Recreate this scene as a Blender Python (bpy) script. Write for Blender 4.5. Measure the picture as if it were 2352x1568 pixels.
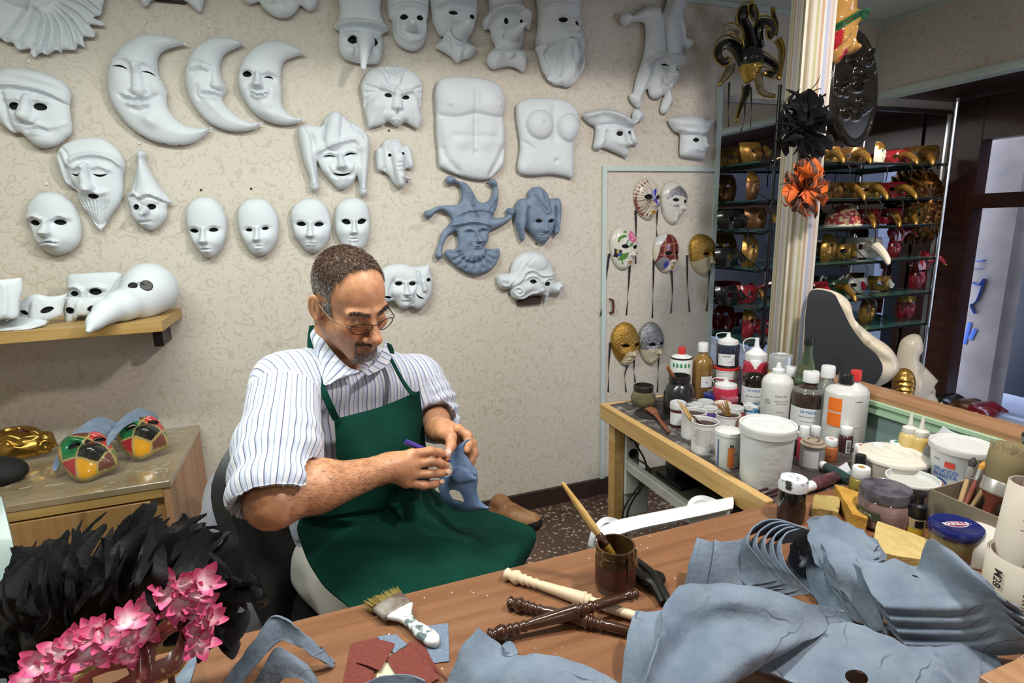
import bpy, bmesh, math, random
import numpy as np
from mathutils import Vector, Matrix
from mathutils.geometry import delaunay_2d_cdt

for o in list(bpy.data.objects): bpy.data.objects.remove(o, do_unlink=True)
S = bpy.context.scene
COL = S.collection
rng = np.random.default_rng(7)
random.seed(7)

# -- camera
FPX = 1280.0                       # focal length in pixels of a 2352 px wide frame
YAW, PITCH, ROLL = 0.3459, 0.2099, -0.02685
CAM = np.array([0.0, 0.0, 1.38])
def _axes():
    c, s = math.cos(YAW), math.sin(YAW)
    f = np.array([s*math.cos(PITCH), c*math.cos(PITCH), -math.sin(PITCH)])
    r = np.array([c, -s, 0.0]); u = np.cross(r, f)
    return (r*math.cos(ROLL)+u*math.sin(ROLL), -r*math.sin(ROLL)+u*math.cos(ROLL), f)
CR, CU, CF = _axes()
cd = bpy.data.cameras.new('camera'); co = bpy.data.objects.new('camera', cd); COL.objects.link(co)
cd.sensor_width = 36; cd.lens = FPX/2352*36; cd.clip_start = .02; cd.clip_end = 60
co.matrix_world = Matrix(((CR[0],CU[0],-CF[0],CAM[0]),(CR[1],CU[1],-CF[1],CAM[1]),(CR[2],CU[2],-CF[2],CAM[2]),(0,0,0,1)))
S.camera = co
def ray(px, py): return CF + CR*(px-1176)/FPX - CU*(py-784)/FPX
def onY(px, py, Y): d = ray(px, py); return CAM + d*(Y/d[1])
def onX(px, py, X): d = ray(px, py); return CAM + d*(X/d[0])
def onZ(px, py, z): d = ray(px, py); return CAM + d*((z-CAM[2])/d[2])

# -- world, exposure, lamps
S.view_settings.view_transform = 'Standard'; S.view_settings.look = 'None'
S.view_settings.gamma = 1.0; S.view_settings.use_curve_mapping = False
S.view_settings.exposure = -0.15
W = bpy.data.worlds.new('world'); S.world = W; W.use_nodes = True
wb = W.node_tree.nodes['Background']; wb.inputs[0].default_value = (.62,.70,.90,1); wb.inputs[1].default_value = 7.0

def lamp(name, kind, loc, energy, color, **kw):
    l = bpy.data.lights.new(name, kind); l.energy = energy; l.color = color
    o = bpy.data.objects.new(name, l); COL.objects.link(o); o.location = loc
    tgt = kw.pop('target', None)
    for k, v in kw.items(): setattr(l, k, v)
    if tgt is not None:
        o.rotation_euler = (Vector(tgt)-Vector(loc)).to_track_quat('-Z','Y').to_euler()
    return o
# ceiling lamps (their housings are built further down): a tube on the left, a shaded lamp on the right, an unseen fill added behind the camera
LAMPS = [((1.08,.40,2.27), 105, (1.0,.92,.87)), ((.35,-.95,2.27), 20, (.98,1.0,.95))]
for i, (p, e, c) in enumerate(LAMPS):
    lamp('ceiling_spot_light', 'SPOT', p, e, c, spot_size=math.radians(168), spot_blend=.06, shadow_soft_size=.07)
TUBE = (-.35,1.02,2.31)
lamp('ceiling_tube_light', 'AREA', TUBE, 46, (.92,1.0,.93), shape='RECTANGLE', size=1.5, size_y=.12)
# small display spots under the window soffit, shining on the glass shelves
lamp('display_spot_light', 'SPOT', (2.55,1.45,2.33), 115, (1.0,.86,.68), spot_size=math.radians(56), spot_blend=.4, shadow_soft_size=.03, target=(2.72,2.3,1.2))

# -- materials
MATS = {}
def mat(name, col, rough=.5, metal=0., col2=None, scale=8., detail=4., lo=.35, hi=.65, bump=0., bscale=None, trans=0., alpha=1., spec=.5, stretch=None, coat=0., emit=0., ior=1.45, sheen=0., attr=False, col3=None):
    if name in MATS: return MATS[name]
    m = bpy.data.materials.new(name); m.use_nodes = True; MATS[name] = m
    nt = m.node_tree; N = nt.nodes; L = nt.links; b = N['Principled BSDF']
    b.inputs['Base Color'].default_value = (*col, 1); b.inputs['Roughness'].default_value = rough
    b.inputs['Metallic'].default_value = metal; b.inputs['Specular IOR Level'].default_value = spec
    b.inputs['Transmission Weight'].default_value = trans; b.inputs['Alpha'].default_value = alpha
    b.inputs['Coat Weight'].default_value = coat; b.inputs['Coat Roughness'].default_value = .08
    b.inputs['IOR'].default_value = ior
    b.inputs['Sheen Weight'].default_value = sheen
    if emit: b.inputs['Emission Color'].default_value = (*col,1); b.inputs['Emission Strength'].default_value = emit
    if col2 is not None or bump:
        tc = N.new('ShaderNodeTexCoord'); src = tc.outputs['Object']
        if stretch:
            mp = N.new('ShaderNodeMapping'); mp.inputs['Scale'].default_value = stretch
            L.new(src, mp.inputs[0]); src = mp.outputs[0]
    if attr:
        at = N.new('ShaderNodeAttribute'); at.attribute_name = 'Col'; base = at.outputs['Color']
        L.new(base, b.inputs['Base Color'])
    if col2 is not None:
        n = N.new('ShaderNodeTexNoise'); n.inputs['Scale'].default_value = scale; n.inputs['Detail'].default_value = detail
        L.new(src, n.inputs['Vector'])
        r = N.new('ShaderNodeValToRGB'); r.color_ramp.elements[0].position = lo; r.color_ramp.elements[1].position = hi
        r.color_ramp.elements[0].color = (*col,1); r.color_ramp.elements[1].color = (*col2,1)
        if col3 is not None:
            e = r.color_ramp.elements.new(min(.98, hi+.12)); e.color = (*col3,1)
        L.new(n.outputs['Fac'], r.inputs[0])
        if attr:
            mx = N.new('ShaderNodeMix'); mx.data_type = 'RGBA'; mx.blend_type = 'MULTIPLY'; mx.inputs[0].default_value = 1
            L.new(base, mx.inputs[6]); L.new(r.outputs[0], mx.inputs[7]); L.new(mx.outputs[2], b.inputs['Base Color'])
        else: L.new(r.outputs[0], b.inputs['Base Color'])
    if bump:
        n2 = N.new('ShaderNodeTexNoise'); n2.inputs['Scale'].default_value = bscale or scale*4; n2.inputs['Detail'].default_value = 5
        L.new(src, n2.inputs['Vector'])
        bp = N.new('ShaderNodeBump'); bp.inputs['Strength'].default_value = bump; bp.inputs['Distance'].default_value = .004
        L.new(n2.outputs['Fac'], bp.inputs['Height']); L.new(bp.outputs[0], b.inputs['Normal'])
    return m

def wallpaper():
    m = bpy.data.materials.new('wallpaper'); m.use_nodes = True; nt = m.node_tree; N = nt.nodes; L = nt.links; b = N['Principled BSDF']
    tc = N.new('ShaderNodeTexCoord')
    mp = N.new('ShaderNodeMapping'); L.new(tc.outputs['Object'], mp.inputs[0])
    w = N.new('ShaderNodeTexNoise'); w.inputs['Scale'].default_value = 9; w.inputs['Detail'].default_value = 1
    L.new(mp.outputs[0], w.inputs['Vector'])
    vm = N.new('ShaderNodeVectorMath'); vm.operation = 'MULTIPLY_ADD'; vm.inputs[1].default_value = (.07,.07,.07)
    L.new(w.outputs['Color'], vm.inputs[0]); L.new(mp.outputs[0], vm.inputs[2])
    def arcs(scale, freq, thr, lo, seed):
        v = N.new('ShaderNodeTexVoronoi'); v.feature = 'F1'; v.inputs['Scale'].default_value = scale; v.inputs['Randomness'].default_value = .75
        off = N.new('ShaderNodeVectorMath'); off.operation = 'ADD'; off.inputs[1].default_value = (seed,seed*.7,seed*1.3)
        L.new(vm.outputs[0], off.inputs[0]); L.new(off.outputs[0], v.inputs['Vector'])
        s = N.new('ShaderNodeMath'); s.operation = 'MULTIPLY'; s.inputs[1].default_value = freq; L.new(v.outputs['Distance'], s.inputs[0])
        sn = N.new('ShaderNodeMath'); sn.operation = 'SINE'; L.new(s.outputs[0], sn.inputs[0])
        r = N.new('ShaderNodeMapRange'); r.inputs[1].default_value = thr; r.inputs[2].default_value = thr+.12; L.new(sn.outputs[0], r.inputs[0])
        n = N.new('ShaderNodeTexNoise'); n.inputs['Scale'].default_value = scale*1.9; n.inputs['Detail'].default_value = 0; L.new(off.outputs[0], n.inputs['Vector'])
        r2 = N.new('ShaderNodeMapRange'); r2.inputs[1].default_value = lo; r2.inputs[2].default_value = lo+.05; L.new(n.outputs['Fac'], r2.inputs[0])
        mu = N.new('ShaderNodeMath'); mu.operation = 'MULTIPLY'; L.new(r.outputs[0], mu.inputs[0]); L.new(r2.outputs[0], mu.inputs[1])
        return mu.outputs[0]
    a = arcs(17, 17, .72, .50, 0); c = arcs(34, 15, .6, .52, 3.1)
    mx = N.new('ShaderNodeMath'); mx.operation = 'MAXIMUM'; L.new(a, mx.inputs[0]); L.new(c, mx.inputs[1])
    cm = N.new('ShaderNodeMix'); cm.data_type = 'RGBA'
    cm.inputs[6].default_value = (.60,.55,.475,1); cm.inputs[7].default_value = (.52,.46,.38,1)
    L.new(mx.outputs[0], cm.inputs[0]); L.new(cm.outputs[2], b.inputs['Base Color'])
    rr = N.new('ShaderNodeMapRange'); rr.inputs[3].default_value = .62; rr.inputs[4].default_value = .42; L.new(mx.outputs[0], rr.inputs[0]); L.new(rr.outputs[0], b.inputs['Roughness'])
    bp = N.new('ShaderNodeBump'); bp.inputs['Strength'].default_value = .25; bp.inputs['Distance'].default_value = .002
    L.new(mx.outputs[0], bp.inputs['Height']); L.new(bp.outputs[0], b.inputs['Normal'])
    b.inputs['Specular IOR Level'].default_value = .35
    return m

def wood(name, c1, c2, c3, axis=0, scale=1., rough=.4, coat=0.):
    """long grain running along one object axis"""
    m = bpy.data.materials.new(name); m.use_nodes = True; nt = m.node_tree; N = nt.nodes; L = nt.links; b = N['Principled BSDF']
    tc = N.new('ShaderNodeTexCoord'); mp = N.new('ShaderNodeMapping'); L.new(tc.outputs['Object'], mp.inputs[0])
    sc = [26*scale]*3; sc[axis] = 1.6*scale; mp.inputs['Scale'].default_value = sc
    n = N.new('ShaderNodeTexNoise'); n.inputs['Scale'].default_value = 1.2; n.inputs['Detail'].default_value = 6; n.inputs['Distortion'].default_value = .6
    L.new(mp.outputs[0], n.inputs['Vector'])
    n2 = N.new('ShaderNodeTexNoise'); n2.inputs['Scale'].default_value = 9; n2.inputs['Detail'].default_value = 3; L.new(mp.outputs[0], n2.inputs['Vector'])
    ad = N.new('ShaderNodeMath'); ad.operation = 'MULTIPLY_ADD'; ad.inputs[1].default_value = .25; L.new(n2.outputs['Fac'], ad.inputs[0]); L.new(n.outputs['Fac'], ad.inputs[2])
    r = N.new('ShaderNodeValToRGB'); e = r.color_ramp.elements
    e[0].position = .42; e[0].color = (*c1,1); e[1].position = .82; e[1].color = (*c3,1)
    k = e.new(.62); k.color = (*c2,1)
    L.new(ad.outputs[0], r.inputs[0]); L.new(r.outputs[0], b.inputs['Base Color'])
    b.inputs['Roughness'].default_value = rough; b.inputs['Coat Weight'].default_value = coat; b.inputs['Coat Roughness'].default_value = .2
    bp = N.new('ShaderNodeBump'); bp.inputs['Strength'].default_value = .12; bp.inputs['Distance'].default_value = .001
    L.new(ad.outputs[0], bp.inputs['Height']); L.new(bp.outputs[0], b.inputs['Normal'])
    MATS[name] = m
    return m

# -- object helpers
ORG = {}
def tag(o, label=None, cat=None, group=None, kind=None):
    if label: o['label'] = label
    if cat: o['category'] = cat
    if group: o['group'] = group
    if kind: o['kind'] = kind
    return o
def thing(name, label, cat, loc, group=None):
    o = bpy.data.objects.new(name, None); COL.objects.link(o); o.location = tuple(loc); o.empty_display_size = .05
    ORG[o.name] = np.array(loc, float); tag(o, label, cat, group); return o
def mesh(name, V, F, m, parent=None, smooth=True, midx=None, col=None, att=None):
    """one mesh object; V in world space. The origin is the parent's, or the base of the mesh."""
    V = np.asarray(V, float)
    if parent is not None: org = ORG[parent.name]
    else:
        lo, hi = V.min(0), V.max(0); org = np.array([(lo[0]+hi[0])/2, (lo[1]+hi[1])/2, lo[2]])
    me = bpy.data.meshes.new(name)
    me.from_pydata((V-org).tolist(), [], [tuple(int(i) for i in f) for f in F])
    for mm in (m if isinstance(m, (list,tuple)) else [m]): me.materials.append(mm)
    n = len(me.polygons)
    me.polygons.foreach_set('use_smooth', [bool(smooth)]*n)
    if midx is not None: me.polygons.foreach_set('material_index', [int(i) for i in midx])
    if col is not None:
        a = me.color_attributes.new('Col','FLOAT_COLOR','POINT')
        c = np.ones((len(V),4)); c[:,:3] = col; a.data.foreach_set('color', c.ravel())
    if att is not None:
        for k, v in att.items():
            a = me.attributes.new(k,'FLOAT','POINT'); a.data.foreach_set('value', np.asarray(v,float))
    me.update()
    o = bpy.data.objects.new(name, me); COL.objects.link(o)
    if parent is not None: o.parent = parent
    else: o.location = tuple(org)
    ORG[o.name] = org
    return o
def struct(o): o['kind'] = 'structure'; return o
def sharp(o, ang=40):
    me = o.data
    if hasattr(me, 'set_sharp_from_angle'): me.set_sharp_from_angle(angle=math.radians(ang))
    return o

class MB:
    """collects primitive shapes into one mesh"""
    def __init__(s): s.V = []; s.F = []; s.n = 0; s.M = []
    def add(s, V, F, mi=0):
        V = np.asarray(V, float); s.V.append(V); s.F += [tuple(i+s.n for i in f) for f in F]; s.n += len(V); s.M += [mi]*len(F); return s
    def box(s, lo, hi, b=0., R=None, mi=0):
        lo, hi = np.minimum(lo,hi), np.maximum(lo,hi); c, h = (lo+hi)/2, (hi-lo)/2
        if b <= 0:
            V = np.array([[x,y,z] for x in (-1,1) for y in (-1,1) for z in (-1,1)])*h
            F = [(0,1,3,2),(4,6,7,5),(0,4,5,1),(2,3,7,6),(0,2,6,4),(1,5,7,3)]
        else:
            b = min(b, h.min()*.9); V = []; idx = {}
            for x in (-1,1):
                for y in (-1,1):
                    for z in (-1,1):
                        sg = np.array((x,y,z))
                        for a in range(3):
                            v = h-b; v[a] = h[a]; idx[(x,y,z,a)] = len(V); V.append(sg*v)
            V = np.array(V); F = []
            for a in range(3):
                u, w = [(1,2),(2,0),(0,1)][a]
                for sgn in (-1,1):
                    q = []
                    for p, r in ((-1,-1),(1,-1),(1,1),(-1,1)):
                        k = [0,0,0]; k[a] = sgn; k[u] = p; k[w] = r; q.append(idx[(*k,a)])
                    F.append(tuple(q if sgn>0 else q[::-1]))
                for p in (-1,1):            # edges parallel to axis a
                    for r in (-1,1):
                        q = []
                        for t, ax in ((-1,u),(1,u),(1,w),(-1,w)):
                            k = [0,0,0]; k[a] = t; k[u] = p; k[w] = r; q.append(idx[(*k,ax)])
                        F.append(tuple(q if p*r>0 else q[::-1])) 
            for x in (-1,1):
                for y in (-1,1):
                    for z in (-1,1):
                        q = [idx[(x,y,z,a)] for a in range(3)]; F.append(tuple(q if x*y*z>0 else q[::-1]))
        if R is not None: V = V@np.asarray(R).T
        return s.add(V+c, F, mi)
    def lathe(s, prof, base=(0,0,0), n=24, axis=None, mi=0):
        """prof: (radius, height) from bottom to top; axis: direction of the turning axis"""
        base = np.asarray(base, float); R = frame(axis) if axis is not None else np.eye(3)
        V = []; F = []; rings = []
        for r, h in prof:
            if r < 1e-6: rings.append([len(V)]); V.append((0,0,h))
            else:
                rings.append(list(range(len(V), len(V)+n)))
                V += [(r*math.cos(2*math.pi*i/n), r*math.sin(2*math.pi*i/n), h) for i in range(n)]
        for a, b in zip(rings[:-1], rings[1:]):
            if len(a) == 1 and len(b) == 1: continue
            for i in range(n):
                j = (i+1) % n
                if len(a) == 1: F.append((a[0], b[j], b[i]))
                elif len(b) == 1: F.append((a[i], a[j], b[0]))
                else: F.append((a[i], a[j], b[j], b[i]))
        return s.add(np.array(V)@R.T+base, F, mi)
    def tube(s, pts, r, n=8, mi=0, cap=True, flat=1.):
        pts = np.asarray(pts, float); m = len(pts); r = np.broadcast_to(np.asarray(r,float), (m,))
        t = np.gradient(pts, axis=0); t /= np.linalg.norm(t,axis=1)[:,None]+1e-12
        ref = np.array([0,0,1.]) if abs(t[0][2]) < .9 else np.array([1.,0,0])
        V = []; F = []; u = np.cross(ref, t[0]); u /= np.linalg.norm(u)
        for i in range(m):
            u = u-t[i]*(u@t[i]); u /= np.linalg.norm(u)+1e-12; w = np.cross(t[i], u)
            for k in range(n):
                a = 2*math.pi*k/n; V.append(pts[i]+r[i]*(math.cos(a)*u+math.sin(a)*w*flat))
        for i in range(m-1):
            for k in range(n):
                j = (k+1) % n; F.append((i*n+k, i*n+j, (i+1)*n+j, (i+1)*n+k))
        if cap: F.append(tuple(range(n))[::-1]); F.append(tuple((m-1)*n+k for k in range(n)))
        return s.add(np.array(V), F, mi)
    def build(s, name, m, parent=None, smooth=True, ang=35, col=None):
        o = mesh(name, np.concatenate(s.V), s.F, m, parent, smooth, midx=s.M if isinstance(m,(list,tuple)) else None, col=col)
        if smooth: sharp(o, ang)
        return o
def frame(z):
    z = np.asarray(z, float); z = z/np.linalg.norm(z); a = np.array([1.,0,0]) if abs(z[0]) < .8 else np.array([0,1.,0])
    x = np.cross(a, z); x /= np.linalg.norm(x); y = np.cross(z, x); return np.array([x,y,z]).T
def cr(P, n, closed=False):
    """Catmull-Rom through P, n samples per span"""
    P = np.asarray(P, float); m = len(P); out = []
    for i in range(m if closed else m-1):
        if closed: p0,p1,p2,p3 = P[i-1],P[i],P[(i+1)%m],P[(i+2)%m]
        else: p0,p1,p2,p3 = P[max(i-1,0)],P[i],P[i+1],P[min(i+2,m-1)]
        for k in range(n):
            t = k/n; out.append(.5*((2*p1)+(-p0+p2)*t+(2*p0-5*p1+4*p2-p3)*t*t+(-p0+3*p1-3*p2+p3)*t**3))
    if not closed: out.append(P[-1])
    return np.array(out)
def vnoise(P, scale, seed=0):
    """cheap smooth 3D value noise in -1..1"""
    P = np.asarray(P,float)*scale+seed*17.31; i = np.floor(P).astype(int); f = P-i; f = f*f*(3-2*f)
    def hsh(a,b,c):
        v = np.sin(a*127.1+b*311.7+c*74.7)*43758.5453; return v-np.floor(v)
    r = 0
    for dx in (0,1):
        for dy in (0,1):
            for dz in (0,1):
                w = np.where(dx,f[:,0],1-f[:,0])*np.where(dy,f[:,1],1-f[:,1])*np.where(dz,f[:,2],1-f[:,2])
                r = r+w*hsh(i[:,0]+dx,i[:,1]+dy,i[:,2]+dz)
    return r*2-1
def sheet(name, G, m, parent=None, thick=.003, up=6, rag=0., rough=0., rscale=30, seed=0, fn=None, att=None, holes=None, m2=None, colf=None):
    """cloth or shell through a grid of 3D control points, with real thickness.
    holes: list of (u,v,ru,rv) in 0..1 grid coordinates that are left open"""
    G = np.asarray(G, float)
    A = np.stack([cr(G[i], up) for i in range(G.shape[0])]); A = np.stack([cr(A[:,j], up) for j in range(A.shape[1])], 1)
    nu, nv = A.shape[:2]
    uu, vv = np.meshgrid(np.linspace(0,1,nu), np.linspace(0,1,nv), indexing='ij')
    du = np.gradient(A, axis=0); dv = np.gradient(A, axis=1); Nn = np.cross(du, dv); Nn /= np.linalg.norm(Nn,axis=2)[...,None]+1e-12
    if rough: A = A+Nn*(vnoise(A.reshape(-1,3), rscale, seed).reshape(nu,nv,1)*rough)
    if fn is not None: A = A+Nn*fn(uu,vv)[...,None]
    if rag:
        e = np.minimum(np.minimum(uu,1-uu)*nu, np.minimum(vv,1-vv)*nv); w = np.clip(1-e/2,0,1)[...,None]
        q = np.stack([vnoise(A.reshape(-1,3), 70, seed+k).reshape(nu,nv) for k in range(3)],-1); A = A+q*w*rag
    du = np.gradient(A, axis=0); dv = np.gradient(A, axis=1); Nn = np.cross(du, dv); Nn /= np.linalg.norm(Nn,axis=2)[...,None]+1e-12
    B = A-Nn*thick; V = np.concatenate([A.reshape(-1,3), B.reshape(-1,3)]); n = nu*nv; F = []; M = []
    keep = np.ones((nu-1,nv-1), bool)
    if holes:
        uc = (np.arange(nu-1)+.5)/(nu-1); vc = (np.arange(nv-1)+.5)/(nv-1)
        for (hu,hv,ru,rv) in holes: keep &= ((uc[:,None]-hu)/ru)**2+((vc[None]-hv)/rv)**2 > 1
        # slide the rim vertices of each hole onto its ellipse so that the edge is clean
        A0 = A.copy()
        for i in range(1,nu-1):
            for j in range(1,nv-1):
                c4 = keep[i-1:i+1,j-1:j+1]
                if c4.all() or not c4.any(): continue
                for (hu,hv,ru,rv) in holes:
                    du_,dv_ = (i/(nu-1)-hu)/ru, (j/(nv-1)-hv)/rv; q = math.hypot(du_,dv_)
                    if .3 < q < 2.2:
                        x = np.clip((hu+du_/q*ru)*(nu-1),0,nu-1.001); y = np.clip((hv+dv_/q*rv)*(nv-1),0,nv-1.001); a,b = int(x),int(y); fx,fy = x-a,y-b; k = i*nv+j
                        p = A0[a,b]*(1-fx)*(1-fy)+A0[a+1,b]*fx*(1-fy)+A0[a,b+1]*(1-fx)*fy+A0[a+1,b+1]*fx*fy; V[k+n] += p-V[k]; V[k] = p
    K = lambda i,j: 0 <= i < nu-1 and 0 <= j < nv-1 and keep[i,j]
    for i in range(nu-1):
        for j in range(nv-1):
            if not keep[i,j]: continue
            a,b,c,d = i*nv+j,(i+1)*nv+j,(i+1)*nv+j+1,i*nv+j+1
            F.append((a,b,c,d)); M.append(0); F.append((n+d,n+c,n+b,n+a)); M.append(1)
            for (p,q,ii,jj) in ((a,b,i,j-1),(b,c,i+1,j),(c,d,i,j+1),(d,a,i-1,j)):
                if not K(ii,jj): F.append((q,p,n+p,n+q)); M.append(0)
    ms = m if m2 is None else [m, m2]
    at = None
    if att: at = {k: np.tile(f(uu,vv).ravel(),2) for k,f in att.items()}
    cl = None
    if colf is not None: cl = np.tile(colf(uu,vv,A).reshape(-1,3),(2,1))
    o = mesh(name, V, F, ms, parent, True, midx=M if m2 is not None else None, att=at, col=cl)
    return sharp(o, 60)

# -- implicit surfaces (for bodies, cloth volumes, lumps)
def nets(D, lo, h):
    """naive surface nets: D on a grid, zero level -> (V,F)"""
    s = D < 0; nx,ny,nz = D.shape
    c = np.zeros((nx-1,ny-1,nz-1), np.int8)
    for dx in (0,1):
        for dy in (0,1):
            for dz in (0,1): c += s[dx:nx-1+dx,dy:ny-1+dy,dz:nz-1+dz]
    ci = np.argwhere((c>0)&(c<8)); idx = -np.ones(c.shape, np.int64); idx[tuple(ci.T)] = np.arange(len(ci))
    acc = np.zeros((len(ci),3)); cnt = np.zeros(len(ci))
    cor = [(0,0,0),(1,0,0),(0,1,0),(1,1,0),(0,0,1),(1,0,1),(0,1,1),(1,1,1)]
    for a in range(8):
        for ax in range(3):
            if cor[a][ax]: continue
            o = np.array(cor[a]); p = o.copy(); p[ax] = 1
            d0 = D[tuple((ci+o).T)]; d1 = D[tuple((ci+p).T)]; k = (d0<0) != (d1<0)
            t = d0[k]/(d0[k]-d1[k]); q = np.tile(o.astype(float),(k.sum(),1)); q[:,ax] += t; acc[k] += q; cnt[k] += 1
    V = lo+(ci+acc/cnt[:,None])*h; F = []
    for ax in range(3):
        u, w = (ax+1)%3, (ax+2)%3
        sl0 = [slice(1,-1)]*3; sl1 = [slice(1,-1)]*3; sl0[ax] = slice(0,-1); sl1[ax] = slice(1,None)
        e = s[tuple(sl0)] != s[tuple(sl1)]; E = np.argwhere(e); off = np.ones(3,int); off[ax] = 0; E = E+off
        ins = s[tuple(E.T)]
        def cell(du,dw):
            q = E.copy(); q[:,u] -= du; q[:,w] -= dw; return idx[tuple(q.T)]
        Q = np.stack([cell(1,1),cell(0,1),cell(0,0),cell(1,0)],1); Q[~ins] = Q[~ins][:,::-1]; F.append(Q)
    return V, np.concatenate(F)
class SDF:
    def __init__(s, lo, hi, h):
        s.lo = np.asarray(lo,float); s.h = h; s.n = np.ceil((np.asarray(hi)-s.lo)/h).astype(int)+1
        s.D = np.full(s.n, 1.0, np.float32)
    def _blk(s, lo, hi, m):
        a = np.clip(np.floor((np.asarray(lo)-m-s.lo)/s.h).astype(int),0,s.n-1); b = np.clip(np.ceil((np.asarray(hi)+m-s.lo)/s.h).astype(int)+1,1,s.n)
        if (b <= a).any(): return None, None
        g = np.meshgrid(*[s.lo[i]+s.h*np.arange(a[i],b[i]) for i in range(3)], indexing='ij')
        return tuple(slice(a[i],b[i]) for i in range(3)), np.stack(g,-1)
    def _mix(s, sl, d, k, op):
        o = s.D[sl]
        if op < 0: d = -d; hh = np.clip(.5+.5*(d-o)/k,0,1); r = o*(1-hh)+d*hh+k*hh*(1-hh)
        else: hh = np.clip(.5+.5*(d-o)/k,0,1); r = d*(1-hh)+o*hh-k*hh*(1-hh)
        s.D[sl] = r
    def cone(s, a, b, ra, rb, k=.01, op=1, sq=None):
        a, b = np.asarray(a,float), np.asarray(b,float); m = max(ra,rb)+k*1.5+4*s.h
        sl, P = s._blk(np.minimum(a,b), np.maximum(a,b), m)
        if sl is None: return s
        ab = b-a; t = np.clip(((P-a)@ab)/(ab@ab+1e-12),0,1); q = P-a-t[...,None]*ab
        if sq is not None:                       # flatten along direction sq[0] by factor sq[1]
            n = np.asarray(sq[0],float); n = n/np.linalg.norm(n); pr = (q@n); q = q+n*(pr*(1/sq[1]-1))[...,None]
        s._mix(sl, np.linalg.norm(q,axis=-1)-(ra+(rb-ra)*t), k, op); return s
    def chain(s, pts, rs, k=.008, sq=None):
        for i in range(len(pts)-1): s.cone(pts[i], pts[i+1], rs[i], rs[i+1], k, sq=sq)
        return s
    def ell(s, c, r, k=.01, op=1, R=None):
        c, r = np.asarray(c,float), np.asarray(r,float); m = k*1.5+4*s.h
        ext = r if R is None else np.full(3,r.max()); sl, P = s._blk(c-ext, c+ext, m)
        if sl is None: return s
        q = P-c
        if R is not None: q = q@np.asarray(R)
        k0 = np.linalg.norm(q/r,axis=-1); k1 = np.linalg.norm(q/(r*r),axis=-1)+1e-9
        s._mix(sl, k0*(k0-1)/k1, k, op); return s
    def mesh(s): return nets(s.D, s.lo, s.h)
def relax(V, F, it=2):
    F = np.asarray(F); e = np.concatenate([F[:,[0,1]],F[:,[1,2]],F[:,[2,3]],F[:,[3,0]]]) if F.shape[1] == 4 else np.concatenate([F[:,[0,1]],F[:,[1,2]],F[:,[2,0]]])
    for _ in range(it):
        a = np.zeros_like(V); c = np.zeros(len(V)); np.add.at(a, e[:,0], V[e[:,1]]); np.add.at(c, e[:,0], 1); np.add.at(a, e[:,1], V[e[:,0]]); np.add.at(c, e[:,1], 1)
        V = V*.5+.5*a/c[:,None]
    return V
def vnormals(V, F):
    F = np.asarray(F); n = np.cross(V[F[:,1]]-V[F[:,0]], V[F[:,2]]-V[F[:,0]]); N = np.zeros_like(V)
    for k in range(F.shape[1]): np.add.at(N, F[:,k], n)
    return N/(np.linalg.norm(N,axis=1)[:,None]+1e-12)
# -- moulded shells (masks): an outline, holes and sculpted relief on a plane
def pip(Q, P):
    x, y = Q[:,0][:,None], Q[:,1][:,None]; x1,y1 = P[:,0],P[:,1]; x2,y2 = np.roll(x1,-1),np.roll(y1,-1)
    c = ((y1 > y) != (y2 > y)) & (x < (x2-x1)*(y-y1)/(y2-y1+1e-15)+x1)
    return c.sum(1) % 2 == 1
def pld(Q, P, closed=False):
    """distance to a polyline and parameter 0..1 along it"""
    P = np.asarray(P); A = P if closed else P[:-1]; B = np.roll(P,-1,0) if closed else P[1:]
    if len(P) == 1: return np.linalg.norm(Q-P[0],axis=1), np.zeros(len(Q))
    ab = B-A; L = (ab**2).sum(1)+1e-15
    t = np.clip(((Q[:,None,:]-A[None])*ab[None]).sum(2)/L,0,1); d = np.linalg.norm(Q[:,None,:]-A-t[...,None]*ab,axis=2)
    k = d.argmin(1); n = len(A); return d[np.arange(len(Q)),k], (k+t[np.arange(len(Q)),k])/n
def resample(P, step, closed=True):
    Q = np.vstack([P,P[:1]]) if closed else np.asarray(P); s = np.r_[0,np.cumsum(np.linalg.norm(np.diff(Q,axis=0),axis=1))]
    n = max(6,int(s[-1]/step)); t = np.linspace(0,s[-1],n+1)
    R = np.stack([np.interp(t,s,Q[:,0]),np.interp(t,s,Q[:,1])],1); return R[:-1] if closed else R
def smooth_outline(pts, n=5):
    P = []
    for p in pts:
        P.append(p[:2])
        if len(p) == 3: P.append(p[:2])
    return cr(P, n, True)
def almond(x, y, a, b, ang=0., style='a'):
    t = np.linspace(0,2*math.pi,18,endpoint=False); c, s = np.cos(t), np.sin(t)
    if style == 'o': X, Y = a*c, b*s
    elif style == 's': X = a*c; Y = -b*1.1*(1-c**2)+b*.55*s*np.abs(s)**.3+b*.5    # smiling arc
    elif style == 'd': X = a*c; Y = b*1.1*(1-c**2)+b*.55*s*np.abs(s)**.3-b*.5
    else: X = a*c; Y = 1.2*b*s*np.abs(s)**.35*np.where(s>0,.8,1)
    g = math.radians(ang); return [(x+X[i]*math.cos(g)-Y[i]*math.sin(g), y+X[i]*math.sin(g)+Y[i]*math.cos(g)) for i in range(18)]
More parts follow.
